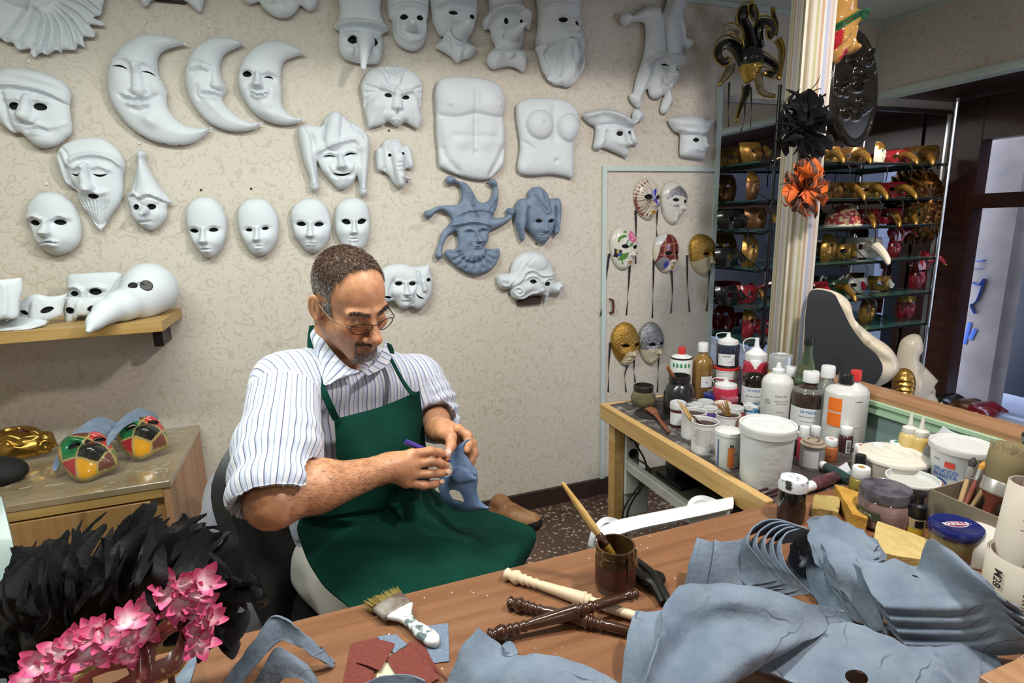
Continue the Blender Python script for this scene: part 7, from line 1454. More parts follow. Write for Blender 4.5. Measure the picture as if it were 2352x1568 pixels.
V = np.array([(0,0,0)]+[(.0155*math.cos(a),.0155*math.sin(a),0) for a in np.linspace(0,2*math.pi,25)[:-1]]); wrap('round_badge',V,[(0,1+i,1+(i+1)%24) for i in range(24)],b,rz(.25),h*.24,camang(b)-.62,INK((.03,.10,.40)),t,.0025); wrap('badge_picture',V*.78,[(0,1+i,1+(i+1)%24) for i in range(24)],b,rz(.25),h*.24,camang(b)-.62,mk('badge_pic',(.50,.20,.14),.5,col2=(.62,.45,.38),scale=60),t,.0032)
for k in range(9): wlabel(b,rz(.35),h*(.18+.042*k),h*(.20+.042*k),r*.24,M_capk,t,off=r*.42,name='barcode_bar',n=5,lift=.002)
# plastic packs behind
t = thing('blister_pack','clear blister pack with pale blue card leaning on the partition','packet',onX(2190,1056,1.40))
g = [[onX(2146,1042,1.40),onX(2190,1050,1.40),onX(2235,1056,1.40)],[onX(2150,1005,1.41),onX(2190,1010,1.41),onX(2232,1022,1.41)],[onX(2168,978,1.42),onX(2195,996,1.42),onX(2232,1008,1.42)]]
sheet('sleeve',g,mk('blister',(.50,.52,.56),.12,coat=.6),t,.004,4); sheet('card',[[p-[.006,0,.0] for p in (onX(2164,1030,1.40),onX(2226,1042,1.40))],[p-[.006,0,0] for p in (onX(2166,1005,1.41),onX(2228,1018,1.41))]],mk('card_blue',(.42,.48,.64),.5),t,.001,3)
sheet('print_band',[[p-[.0075,0,.0] for p in (onX(2178,1018,1.40),onX(2206,1024,1.40))],[p-[.0075,0,0] for p in (onX(2179,1009,1.41),onX(2207,1015,1.41))]],mk('band_navy',(.05,.07,.20),.5),t,.0006,2)
for k in range(3):
    c_ = onZ(2262+k*28,1104+k*10,DESK); tag(MB().lathe([(0,0),(.034,0),(.036,.006),(.03,.02),(.015,.027),(0,.028)],c_,20).build('plastic_dome',mk('clear_plastic',(.55,.56,.58),.08,trans=.5,coat=.5)),('left','middle','right')[k]+' of three clear plastic domes behind the brush box','packaging','clear plastic domes behind the brush box')
# jar with dark lid and pink paste
b,r,h = spec(2026,1220,112,1120,DESK); t = thing('paste_jar','wide glass jar of pinkish paste under a dark dusty lid','jar',b)
MB().lathe([(0,0),(r*.85,0),(r*.98,h*.10),(r,h*.45),(r*.93,h*.68),(r*.82,h*.76)],b,36).build('glass', mk('pink_paste',(.14,.085,.085),.12,col2=(.30,.19,.18),scale=12,coat=.6,stretch=(1,1,.6)), t)
MB().lathe([(r*.84,h*.74),(r*.92,h*.75),(r*.93,h*.92),(r*.90,h*.99),(r*.86,h),(r*.83,h*.985),(0,h*.98)],b,36).build('lid', mk('dusty_lid',(.035,.032,.045),.4,col2=(.13,.12,.14),scale=30,coat=.2), t)
wlabel(b,r*1.0,h*.30,h*.52,r*.5,mk('green_label',(.05,.06,.03),.5),t,off=-r*.6,lift=.002); wtext('CUOR',.009,b,r,h*.42,-r*.6,(.35,.36,.28),t,True,lift=.003)
# sponges
def lump(name,label,pts,z0,z1,m,seed):
    P = np.array([onZ(x,y,DESK) for x,y in pts]); c = P.mean(0); n_ = len(P); out = resample(cr(P[:,:2],4,True),.008); k = len(out); V = []; F = []; lv = [(0,.93),(.12,.99),(.5,1.),(.88,.99),(1,.93)]
    for u,s_ in lv:
        for x,y in out: V.append((c[0]+(x-c[0])*s_,c[1]+(y-c[1])*s_,DESK+z0+(z1-z0)*u))
    for i in range(len(lv)-1):
        for j in range(k): F.append((i*k+j,i*k+(j+1)%k,(i+1)*k+(j+1)%k,(i+1)*k+j))
    V = np.array(V); V += np.c_[vnoise(V,60,seed),vnoise(V,60,seed+1),vnoise(V,50,seed+2)*.5]*.002; F.append(tuple(range(k))[::-1]); F.append(tuple((len(lv)-1)*k+j for j in range(k)))
    return tag(mesh(name,V,F,m),label,'sponge','sponges on the worktable')
M_sp = mk('sponge_yellow',(.46,.33,.11),.95,col2=(.52,.40,.17),scale=60,bump=.6,bscale=220); M_sp2 = mk('sponge_orange',(.48,.27,.045),.95,col2=(.40,.20,.03),scale=40,bump=.6,bscale=220)
def wedge(label, q, m, hts):
    """sponge block from four corners (pixels on the table) and their top heights"""
    B = [onZ(x,y,DESK+.0005) for x,y in q]; T_ = [p+np.array([0,0,hh]) for p,hh in zip(B,hts)]; V = []; F = []
    n_ = 6
    def grid(a,b_,c,d):
        o0 = len(V)
        for i in range(n_+1):
            for j in range(n_+1): u,v = i/n_,j/n_; V.append(a*(1-u)*(1-v)+b_*u*(1-v)+c*u*v+d*(1-u)*v)
        for i in range(n_):
            for j in range(n_): s0 = o0+i*(n_+1)+j; F.append((s0,s0+n_+1,s0+n_+2,s0+1))
    grid(*T_); grid(B[1],B[0],B[3],B[2])
    for i in range(4): j = (i+1)%4; grid(B[i],B[j],T_[j],T_[i])
    Va = np.array(V); Va += np.c_[vnoise(Va,45,1),vnoise(Va,45,2),np.abs(vnoise(Va,45,3))]*.002; return tag(mesh('sponge',Va,F,m,None,False),label,'sponge','sponges on the worktable')
wedge('large pale yellow sponge block in front of the paste jar',[(2000,1292),(2110,1310),(2132,1268),(2010,1232)],M_sp,(.022,.022,.026,.034))
wedge('yellow wedge sponge behind the torn masks',[(1955,1212),(1988,1222),(1986,1170),(1915,1150)],M_sp2,(.03,.028,.034,.04))
wedge('dirty brown-stained sponge left of the wedge sponge',[(1862,1186),(1922,1196),(1930,1166),(1870,1160)],mk('sponge_dirty',(.38,.28,.10),.95,col2=(.10,.03,.02),scale=16,lo=.5,hi=.6,bump=.5,bscale=200),(.02,.02,.026,.026))
wedge('small yellow sponge beside the brush box',[(2185,1222),(2232,1224),(2230,1196),(2190,1190)],M_sp,(.02,.02,.02,.02))
# cosmetic bottle
b,r,h = spec(2100,1236,36,1133,DESK); t = thing('airless_bottle','slim black and cream bottle with yellow label','bottle',b)
MB().lathe([(0,0),(r*.95,0),(r,.003),(r,h*.45),(0,h*.45)],b,22).build('body', mk('cream_glass',(.48,.36,.22),.25,coat=.4), t); MB().lathe([(r*1.01,h*.45),(r*1.02,h*.46),(r*1.0,h*.72),(r*.55,h*.76),(r*.55,h*.92),(r*.75,h*.93),(r*.75,h*.99),(0,h)],b,22).build('cap', M_capk, t)
wlabel(b,r,h*.02,h*.24,r*.9,mk('label_yellow',(.60,.38,.03),.5),t); wlabel(b,r,h*.27,h*.42,r*.5,M_capk,t,off=r*.4)
c_ = onZ(2164,1195,DESK); tag(MB().box(c_+[-.028,-.012,.0005],c_+[.03,.022,.034],.004).build('black_box',mk('box_black',(.012,.012,.013),.35,col2=(.03,.03,.03),scale=20)),'small black box behind the blue-lidded jar','box')
c_ = onZ(2175,1158,DESK); t = thing('paint_box','flat paint box with teal edge beside the stucco bucket','box',c_); o = MB().box(c_+[-.045,-.035,.0005],c_+[.055,.03,.02],.003).build('base',mk('box_dark',(.03,.035,.04),.35),t); MB().box(c_+[-.042,-.032,.0202],c_+[.03,.027,.024],.001).build('lid_card',mk('box_card',(.5,.52,.55),.4),t); MB().box(c_+[-.045,.0305,.0006],c_+[.055,.036,.024],.001).build('teal_edge',mk('teal',(.03,.22,.30),.3),t)
# blue lid jar
b,r,h = spec(2186,1292,106,1206,DESK); t = thing('blue_lid_jar','glass jar with glossy dark blue lid','jar',b)
MB().lathe([(0,0),(r*.82,0),(r*.93,h*.12),(r*.93,h*.62),(r*.80,h*.78)],b,34).build('glass', mk('honey_glass',(.20,.15,.07),.08,coat=.6,col2=(.12,.09,.04),scale=14), t)
MB().lathe([(r*.84,h*.74),(r*.98,h*.75),(r*1.0,h*.80),(r*1.0,h*.93),(r*.96,h*.985),(r*.9,h),(r*.86,h*.985),(0,h*.98)],b,40).build('lid', mk('lid_navy',(.008,.014,.11),.18,coat=.6), t)
o_ = np.array([b[0],b[1],b[2]+h*.988]); a = np.linspace(0,2*math.pi,29)[:-1]; ux = np.array([CR[0],CR[1],0]); ux /= np.linalg.norm(ux); uy = np.array([-ux[1],ux[0],0])
mesh('lid_emblem',[o_+ux*math.cos(x)*r*.50+uy*math.sin(x)*r*.25 for x in a],[tuple(range(28))],mk('emblem_pale',(.50,.46,.50),.3),t,False); mesh('lid_emblem_red',[o_+[0,0,.0006]+ux*math.cos(x)*r*.44+uy*math.sin(x)*r*.20 for x in a],[tuple(range(28))],mk('emblem_red',(.25,.05,.10),.3),t,False)
V,F = textmesh('BARILLA',.013,True); mesh('lid_lettering',[o_+[0,0,.0012]+ux*v[0]+uy*v[1] for v in V],F,INK((.62,.58,.60)),t,False)
# brush box
c_ = onZ(2262,1225,DESK); t = thing('brush_box','cardboard box holding paintbrushes with yellow paper label','box',c_)
M_kraft = mk('kraft',(.20,.155,.11),.75,col2=(.24,.19,.14),scale=20); W_,D_,H_ = .085,.06,.085
for lo,hi in (((-W_,-D_,.001),(W_,-D_+.003,H_)),((-W_,D_-.003,.001),(W_,D_,H_)),((-W_,-D_+.0031,.001),(-W_+.003,D_-.0031,H_)),((W_-.003,-D_+.0031,.001),(W_,D_-.0031,H_)),((-W_+.0031,-D_+.0031,.001),(W_-.0031,D_-.0031,.004))): MB().box(c_+np.array(lo),c_+np.array(hi)).build('panel',M_kraft,t,smooth=False)
lbv = [c_+np.array([x,-D_-.0008,z]) for x,z in ((-.035,.012),(.035,.012),(.035,.06),(-.035,.06))]; mesh('yellow_label',lbv,[(0,1,2,3)],mk('label_ylw',(.72,.45,.02),.5),t,False)
V,F = textmesh('006',.016); mesh('lettering',[c_+np.array([v[0]-.012,-D_-.0014,.024+v[1]]) for v in V],F,INK((.05,.04,.02)),t,False)
a = np.linspace(0,2*math.pi,21)[:-1]; mesh('eye_symbol',[c_+np.array([.002+math.cos(x)*s_,-D_-.0014,.046+math.sin(x)*s_*.7]) for x in a for s_ in (.010,.0085)],[(2*i,(2*i+2)%40,(2*i+3)%40,2*i+1) for i in range(20)],INK((.05,.04,.02)),t,False); mesh('eye_pupil',[c_+np.array([.002+math.cos(x)*.004,-D_-.0014,.046+math.sin(x)*.004]) for x in a],[tuple(range(20))],INK((.05,.04,.02)),t,False)
# big round brush in it
p0 = c_+np.array([-.012,.0,.02]); p1 = c_+np.array([.035,-.005,.175]); d = un(p1-p0); L_ = np.linalg.norm(p1-p0); t = thing('stencil_brush','big round bristle brush standing head up in the box','paintbrush',p0)
MB().lathe([(0,0),(.008,0),(.010,L_*.3),(.022,L_*.42),(0,L_*.42)],p0,16,axis=d).build('handle',mk('brush_red',(.20,.05,.03),.4),t); MB().lathe([(.023,L_*.42),(.0265,L_*.44),(.0265,L_*.58),(.025,L_*.6)],p0,22,axis=d).build('ferrule',M_tin,t)
MB().lathe([(.0245,L_*.58),(.031,L_*.75),(.034,L_*.92),(.028,L_*1.02),(.014,L_*1.07),(0,L_*1.085)],p0,24,axis=d).build('bristle_core',mk('bristle_grey',(.19,.155,.075),.8),t)
bs = MB(); R_ = frame(d)
for i in range(420):
    a_ = random.uniform(0,2*math.pi); q = math.sqrt(random.random()); s0 = p0+d*L_*.6+R_@np.array([math.cos(a_)*.024*q,math.sin(a_)*.024*q,0]); s1 = s0+d*L_*(.44+.06*(1-q))+R_@np.array([math.cos(a_)*.013*q,math.sin(a_)*.013*q,0]); bs.tube([s0,(s0+s1)/2,s1],[.0008,.0007,.0003],3,cap=False)
bs.build('bristles',mk('bristle_tip',(.27,.22,.12),.8),t)['kind'] = 'stuff'
for k,(dx,dy,tx,ty,m_,tip) in enumerate(((-.05,.03,2238,1050,M_tin,(.03,.03,.03)),(-.03,.035,2262,1060,M_tin,(.55,.26,.04)),(0.,.04,2300,1062,mk('pale_handle',(.50,.32,.16),.4),(.35,.2,.1)),(.04,.03,2330,1070,M_tin,(.25,.14,.06)))):
    q0 = c_+np.array([dx,dy,.01]); q1 = onY(tx,ty,c_[1]+dy+.01); d = un(q1-q0); L_ = np.linalg.norm(q1-q0); t = thing('artist_brush',('black-tipped','orange-tipped','pale-handled','brown-tipped')[k]+' artist brush standing in the cardboard box','paintbrush',q0,'artist brushes in the cardboard box')
    MB().lathe([(0,0),(.004,0),(.0045,L_*.5),(.0035,L_*.7),(0,L_*.7)],q0,10,axis=d).build('handle',mk('brush_red',(.20,.05,.03),.4) if k%2 else mk('pale_handle',(.50,.32,.16),.4),t); MB().lathe([(.004,L_*.69),(.0045,L_*.7),(.0055,L_*.86),(.004,L_*.87)],q0,10,axis=d).build('ferrule',m_,t); MB().lathe([(.0052,L_*.86),(.007,L_*.93),(.002,L_),(0,L_)],q0,10,axis=d).build('tip',mk('tip_%d'%k,tip,.7),t)
# white cloth heap
v = SDF((.95,.50,DESK-.02),(1.42,.95,DESK+.15),.006); q = onZ(2275,1290,DESK); v.ell(q+[0.0,.01,.02],(.06,.05,.045),.02); v.ell(q+[.04,-.02,.015],(.05,.04,.035),.02); V,F = v.mesh(); V = V+vnormals(V,F)*(vnoise(V,30,3)*.008)[:,None]; V[:,2] = np.maximum(V[:,2],DESK+.0005); tag(mesh('white_rag',relax(V,F,1),F,mk('rag_white',(.52,.50,.45),.9)),'crumpled white rag behind the sandpaper rolls','rag')
# sandpaper rolls
M_roll = mk('roll_paper',(.40,.36,.30),.8,col2=(.44,.40,.34),scale=20); M_rolli = mk('roll_grit',(.12,.085,.065),.9)
def roll(label,c_,r0,turns,z0,z1,lean,txts):
    t = thing('sandpaper_roll',label,'sandpaper roll',c_,'sandpaper rolls'); th = np.linspace(0,turns*2*math.pi,int(turns*26)); rr = r0-.0022*th/(2*math.pi); a0 = camang(c_)+.5
    V = []; 
    for z in (z0,z1):
        for i in range(len(th)): s_ = np.array([math.cos(a0+th[i])*rr[i],math.sin(a0+th[i])*rr[i],z]); s_ += lean*z; V.append(c_+s_)
    n_ = len(th); F = [(i,i+1,n_+i+1,n_+i) for i in range(n_-1)]; V = np.array(V); Vi = []
    for z in (z0,z1):
        for i in range(n_): s_ = np.array([math.cos(a0+th[i])*(rr[i]-.0009),math.sin(a0+th[i])*(rr[i]-.0009),z]); s_ += lean*z; Vi.append(c_+s_)
    V = np.concatenate([V,np.array(Vi)]); F += [(2*n_+i+1,2*n_+i,3*n_+i,3*n_+i+1) for i in range(n_-1)]; M = [0]*(n_-1)+[1]*(n_-1); F += [(n_+i,n_+i+1,3*n_+i+1,3*n_+i) for i in range(n_-1)]; M += [0]*(n_-1)
    mesh('paper_coil',V,F,[M_roll,M_rolli],t,True,midx=M)
    for (txt,sz,z,off,rot) in txts:
        V2,F2 = textmesh(txt,sz,True); 
        if rot: V2 = np.c_[V2[:,1],-V2[:,0],V2[:,2]]
        o_ = wrap('lettering',V2,F2,c_+lean*z,r0+.0006,z,camang(c_)+off,INK((.03,.03,.03)),t,.0012)
    return t
b = onZ(2345,1400,DESK); roll('wide sandpaper roll printed M28 standing at the right edge',b,.055,3.4,.0006,.095,np.array([0,0,0]),[('M28',.017,.065,-.62,True),('MADE IN ITALY',.010,.045,.05,True)])
for k in range(4): wlabel(b,.055,.085-.014*k,.0862-.014*k,.012,M_capk,[o for o in bpy.data.objects if o.name.startswith('sandpaper_roll')][0],off=.02,name='print_dash',n=5,lift=.0014)
b2 = b+np.array([.008,.03,.0]); t = roll('tall narrow sandpaper roll standing in the wide roll',b2,.030,2.5,.0006,.20,np.array([.12,.0,0]),[])
for k in range(4): wlabel(b2+np.array([.12*(.185-.016*k),0,0]),.030,.18-.016*k,.1812-.016*k,.012,M_capk,t,off=.012,name='print_dash',n=5,lift=.0014)
tag(MB().lathe([(0,0),(.018,0),(.02,.004),(.02,.13),(.022,.14),(.03,.15),(.032,.165),(.025,.178),(0,.182)],onZ(2362,1172,DESK),24).build('black_bottle',mk('gloss_black',(.008,.008,.009),.1,coat=.6)),'glossy black bottle cut by the right edge','bottle')
BZ = DESK-.002
# -- painted masks on the cupboard door
Zp = (1360,360,4.9); Zq = (1340,380,3.0154)
DP = (np.array([0,WALL_Y-.010,0.]), np.array([0,-1.,0]))
M_por = mat('painted_porcelain',(1,1,1),.22,attr=True,coat=.4); M_goldleaf = mat('gold_leaf',(.55,.34,.08),.36,.75,col2=(.36,.19,.035),scale=90,detail=6,bump=1.,bscale=160); M_silv = mat('silver_glitter',(.42,.42,.44),.34,.7,col2=(.22,.22,.24),scale=90,detail=6,bump=1.,bscale=160)
M_rib = mat('black_ribbon',(.012,.009,.008),.5)
GP = 'painted masks with black ribbons on the cupboard door'
GOLD = (.52,.30,.05); CREAM = (.60,.55,.45)
def ribbon(parent, Z, pts, w=.0062, y=WALL_Y-.012):
    P = np.array([onY(Z[0]+a/Z[2],Z[1]+b/Z[2],y-.0006*i) for i,(a,b) in enumerate(pts)]); P = cr(P,6) if len(P) > 2 else np.array([P[0]+(P[1]-P[0])*t for t in np.linspace(0,1,7)])
    n = len(P); s_ = np.zeros_like(P); t = np.linspace(0,1,n); s_[:,0] = np.cos(t*2.2)*w; s_[:,1] = np.sin(t*2.2)*w*.5-.001; G_ = np.stack([P-s_,P+s_],1); return sheet('ribbon',G_,M_rib,parent,.0006,1)
def pm(label,ol,Z,eyes,fc,paint,ribs,base=CREAM,metal=None,H=38,R=80,feats=()):
    o = relief('painted_mask',label,'mask',ol,Z,[almond(*e) for e in eyes],list(face(*fc,brow=.6,mw=.30,k=.75))+list(feats),H*Z[2]/2.6,R*Z[2]/2.6,h0=4*Z[2]/2.6,res=.0030,m=M_por,plane=DP,group=GP,paint=paint,base=base,metal=metal)
    for r_ in ribs: ribbon(o,Zq,r_)
    return o
def gnd(x,y,r): return ('blob',(x,y),(r,r*.5),GOLD,0)
pa = []
for k in range(16):
    a = math.pi*(.62+k*.062); 
    p0 = (660,470); pa.append(('line',[p0,(p0[0]+220*math.cos(a)*.96,p0[1]+250*math.sin(-a)*-1 if False else p0[1]-235*math.sin(a))],3.2,(.20,.13,.10),0))
    pa.append(('blob',(p0[0]+186*math.cos(a),p0[1]-200*math.sin(a)),(10,14),(.20,.06,.04),0))
for k in range(8):
    a = math.pi*(1.02+k*.045); pa.append(('line',[(620,480),(620+170*math.cos(a),480-230*math.sin(a))],3.2,(.20,.13,.10),0)); pa.append(('blob',(620+150*math.cos(a),480-200*math.sin(a)),(10,14),(.18,.06,.05),0))
pa += [('line',[(672,380),(660,450),(668,500),(690,550)],16,(.02,.03,.42),0),('blob',(640,440),(24,50),(.25,.27,.40),0),gnd(650,622,40)]
pm('cream painted mask with brown fan pattern and blue nose stripe',[(463,440),(480,340),(530,270),(600,240),(680,270),(735,350),(748,450),(735,560),(700,650),(640,706),(580,700),(520,650),(480,560)],Zp,[(592,458,48,28,6),(715,462,34,26,-8)],((592,458),(715,462),(680,545),(650,622),(625,690)),pa,[[(362,310),(366,480),(362,680)],[(516,230),(510,400),(508,490)]])
pm('pale mask with a silver band over its eyes',[(768,500),(780,380),(830,300),(900,275),(970,300),(1030,370),(1060,450),(1050,540),(1020,620),(960,720),(900,762),(840,730),(790,640)],Zp,[(900,490,38,18,6),(1020,508,27,18,4)],((900,490),(1020,508),(985,585),(945,652),(900,740)),[('poly',[(795,450),(850,380),(940,330),(1010,370),(1056,430),(1055,490),(1000,455),(940,440),(880,440),(810,480)],(.3,.3,.32),1),('poly',[(815,530),(870,545),(930,545),(930,570),(860,570)],(.42,.42,.42),1)],[],metal=M_silv,base=(.58,.56,.52))
pm('white mask painted with a pink rose, green leaves and a butterfly',[(193,1000),(205,900),(250,820),(320,788),(400,810),(460,860),(495,930),(502,1010),(490,1090),(450,1180),(390,1250),(330,1270),(270,1240),(220,1150)],Zp,[(335,1008,45,22,8),(458,1016,32,22,-4)],((335,1008),(458,1016),(420,1100),(390,1176),(340,1255)),
   [('blob',(430,895),(66,60),(.62,.12,.26),0),('line',[(400,870),(440,900),(410,930)],8,(.75,.35,.48),0),('line',[(450,860),(475,900),(450,935)],7,(.70,.28,.42),0),('poly',[(250,950),(265,900),(320,875),(360,890),(330,905),(285,920),(262,965)],(.08,.22,.03),0),('poly',[(310,840),(350,825),(365,850),(330,860)],(.10,.24,.05),0),('poly',[(330,990),(345,930),(375,930),(370,975)],(.08,.20,.03),0),('poly',[(255,1160),(285,1085),(375,1070),(350,1130),(300,1165),(330,1215),(345,1220),(300,1200),(290,1160)],(.09,.24,.04),0),('poly',[(375,1010),(380,970),(430,960),(410,1005)],(.09,.22,.05),0),('poly',[(445,1150),(455,1080),(485,1065),(470,1130)],(.28,.30,.10),0),('poly',[(222,1030),(250,1040),(295,1045),(290,1095),(250,1130),(220,1125),(225,1080)],(.015,.015,.02),0),('blob',(255,1065),(14,22),(.40,.32,.08),0),('blob',(272,1095),(16,18),(.05,.12,.40),0),gnd(390,1178,32)],[[(180,610),(150,830),(120,1040)],[(322,690),(312,860),(298,1035)]],base=(.62,.60,.54))
pl = [('poly',[(730,1010),(780,900),(830,870),(900,880),(950,960),(962,1050),(945,1160),(915,1180),(870,1150),(830,1160),(790,1190),(740,1240),(695,1190),(710,1120)],(.12,.022,.022),0)]
for x0,y0,x1,y1 in ((790,910,760,1180),(870,870,880,1150),(730,1000,960,960),(735,1100,955,1090)): pl.append(('line',[(x0,y0),(x1,y1)],10,(.30,.12,.07),0))
pl += [('blob',(760,1200),(60,70),(.20,.20,.22),0),('blob',(790,1210),(26,34),(.03,.05,.30),0),('poly',[(690,980),(740,890),(830,862),(780,940),(720,1010)],(.55,.56,.58),0),('blob',(868,1236),(52,60),(.62,.58,.50),0),gnd(868,1236,34)]
pm('glossy mask painted in maroon plaid with white mouth',[(683,1080),(695,970),(740,900),(820,860),(900,880),(950,960),(962,1050),(947,1150),(915,1230),(860,1292),(800,1302),(740,1260),(698,1180)],Zp,[(815,1084,42,24,4),(926,1082,28,24,-4)],((815,1084),(926,1082),(880,1170),(868,1238),(825,1290)),pl,[[(488,650),(484,850),(478,1055)],[(610,730),(618,880),(605,1020)]])
pm('gold leaf half covered mask with ivory lower face at the frame edge',[(1086,1050),(1100,950),(1150,890),(1220,866),(1300,890),(1355,950),(1384,1030),(1375,1120),(1340,1210),(1290,1300),(1230,1332),(1170,1300),(1110,1200)],Zp,[(1235,1088,36,14,2),(1340,1086,24,15,-2)],((1235,1088),(1340,1086),(1300,1180),(1275,1252),(1235,1320)),[('poly',[(1060,1170),(1120,1175),(1180,1150),(1210,1130),(1290,1110),(1390,1130),(1400,840),(1060,840)],(.5,.3,.08),1)],[[(720,620),(722,820),(735,1015)],[(880,700),(868,860),(852,1008)]],metal=M_goldleaf,base=(.55,.46,.30))
pm('gold leaf mask with ivory mouth, lower left of the door',[(188,1230),(200,1150),(240,1100),(290,1083),(340,1105),(370,1160),(384,1220),(370,1290),(340,1350),(295,1384),(250,1362),(208,1300)],Zq,[(270,1242,26,10,2),(355,1236,18,10,-2)],((270,1242),(355,1236),(320,1298),(300,1338),(270,1378)),[('poly',[(180,1260),(220,1350),(250,1350),(265,1290),(330,1265),(375,1280),(395,1220),(380,1070),(180,1070)],(.5,.3,.08),1)],[[(186,1225),(176,1400),(172,1568)],[(312,1372),(288,1450),(296,1568)],[(356,1265),(352,1400),(358,1500)]],metal=M_goldleaf,base=(.55,.46,.30))
pm('silver glitter mask with ivory mouth beside the lower gold mask',[(376,1220),(385,1150),(420,1100),(470,1081),(520,1110),(550,1180),(546,1250),(525,1310),(480,1367),(440,1370),(400,1320)],Zq,[(452,1232,25,10,2),(525,1226,18,10,-2)],((452,1232),(525,1226),(500,1285),(480,1327),(450,1365)),[('poly',[(365,1265),(420,1270),(470,1255),(540,1255),(560,1200),(520,1070),(370,1070)],(.4,.4,.42),1)],[[(526,1262),(520,1400),(512,1568)]],metal=M_silv,base=(.52,.46,.34))
# -- white masks on the oak shelf
GS = 'white masks lying on the oak shelf'
def sp(Y,n=(0,-1,.12)): return (onY(200,700,Y), np.array(n,float))
cyl = lambda k: (lambda q,s_: -k*q[:,0]**2)
relief('bauta_mask','white square-browed mask standing on the shelf behind the smaller half mask','mask',[(350,172),(430,157),(540,150),(605,147),(640,162),(648,200),(645,300),(600,380),(480,395),(370,390),(352,300)],Z7,[almond(400,265,26,14,0),almond(515,255,36,17,0)],[('g',[(365,235),(410,228),(445,250)],12,12),('g',[(470,240),(520,228),(570,240)],12,12),('t',[(455,250),(455,330)],16,28,30)],H=26,R=60,m=M_plaster,plane=sp(2.24),group=GS,bend=cyl(2.0))
relief('half_mask','white half mask with arched nose in front of the square-browed one','mask',[(326,290),(350,280),(480,282),(560,275),(640,262),(632,330),(600,390),(540,400),(490,388),(430,380),(400,402),(345,421),(330,380)],Z7,[almond(372,352,30,18,4,'o'),almond(500,345,34,17,-6)],[('t',[(430,320),(425,385)],18,30,24)],H=24,R=55,m=M_plaster,plane=sp(2.17),group=GS,bend=cyl(2.2))
relief('half_mask','white cat-eyed half mask with pointed corners on the shelf','mask',[(62,285,1),(110,302),(150,275),(200,266),(260,278),(320,272),(352,262,1),(335,330),(322,380),(260,406),(220,414),(150,397),(110,385),(85,340)],Z7,[almond(132,365,28,11,18),almond(255,352,40,15,-18)],[('t',[(190,320),(185,395)],16,26,22)],H=22,R=50,m=M_plaster,plane=sp(2.15,(.1,-1,.2)),group=GS,bend=cyl(1.6))
relief('flat_mask','flat white eye mask lying at the front of the shelf','mask',[(-40,412),(30,402),(100,386),(190,396),(255,414,1),(205,416),(180,430),(150,446),(60,456),(-40,460)],Z7,[almond(52,409,28,9,-28)],[],H=6,R=30,h0=4,m=M_plaster,plane=(onZ(60,755,SZ+.004),np.array([0,-.25,1.])),group=GS,bend=lambda q,s_: 0*q[:,0])
relief('flat_mask','second flat white eye mask under the first one at the shelf front','mask',[(-40,425),(60,418),(150,410),(250,418),(160,450),(60,459),(-40,463)],Z7,[],[],H=4,R=30,h0=3,m=M_plaster,plane=(onZ(60,757,SZ+.0015),np.array([0,-.2,1.])),group=GS,bend=lambda q,s_: 0*q[:,0])
for k in range(6):
    relief('stacked_mask',('frontmost','second','third','fourth','fifth','rearmost')[k]+' of the white masks stacked upright at the left end of the shelf','mask',[(-60,200),(0,190),(60+k*9,186-k),(112,181),(120,240),(105,300),(92,390),(20,398),(-60,398)],Z7,[],[('g',[(20,200),(30,300),(20,390)],14,8)],H=12,R=40,h0=2,m=M_plaster,plane=sp(2.09+.018*k,(.35,-1,.1)),group='white masks stacked upright on the shelf',bend=lambda q,s_: -1.5*q[:,0]**2)
# plague doctor
s = SDF((-.95,1.88,1.05),(-.38,2.34,1.32),.0045); P0 = A(345,664,2.22); zz = P0[2]
s.ell((P0[0],P0[1],SZ+.088),(.086,.09,.087),.02); s.ell(A(318,695,2.17),(.06,.06,.06),.03); s.chain([A(312,690,2.15),A(280,702,2.09),A(245,716,2.03),A(220,738,1.985),A(203,760,1.955)],[.056,.046,.034,.021,.008],.02)
V,F = s.mesh(); V[:,2] = np.where(V[:,1] > SY0+.01,np.maximum(V[:,2],SZ+.001),V[:,2]); V = relax(V,F,1); o = tag(mesh('plague_doctor_mask',V,F,M_plaster),'white long-beaked plague doctor mask with round black glasses on the shelf end','mask',GS)
VN = vnormals(V,F)
def surf(px,py):
    d = ray(px,py); d = d/np.linalg.norm(d); q = V-CAM; t = q@d; off = np.linalg.norm(q-t[:,None]*d,axis=1); k = np.where(off < .006)[0]; k = k[t[k].argmin()]; return V[k],VN[k]
M_gl = mat('black_lens',(.02,.017,.016),.25)
for (x,y,r_) in ((340,653,.0185),(305,652,.0135)):
    p,nn = surf(x,y); MB().lathe([(0,.004),(r_*.9,.004),(r_,.002),(r_*1.02,-.004)],p,22,axis=un(nn)).build('eye_glass',M_gl,o)
pA,nA = surf(331,652); pB,nB = surf(311,651); MB().tube(cr([pA+nA*.004,(pA+pB)/2+(nA+nB)*.004+[0,0,.006],pB+nB*.004],4),.0012,6).build('bridge',MATS['nail_black'],o)
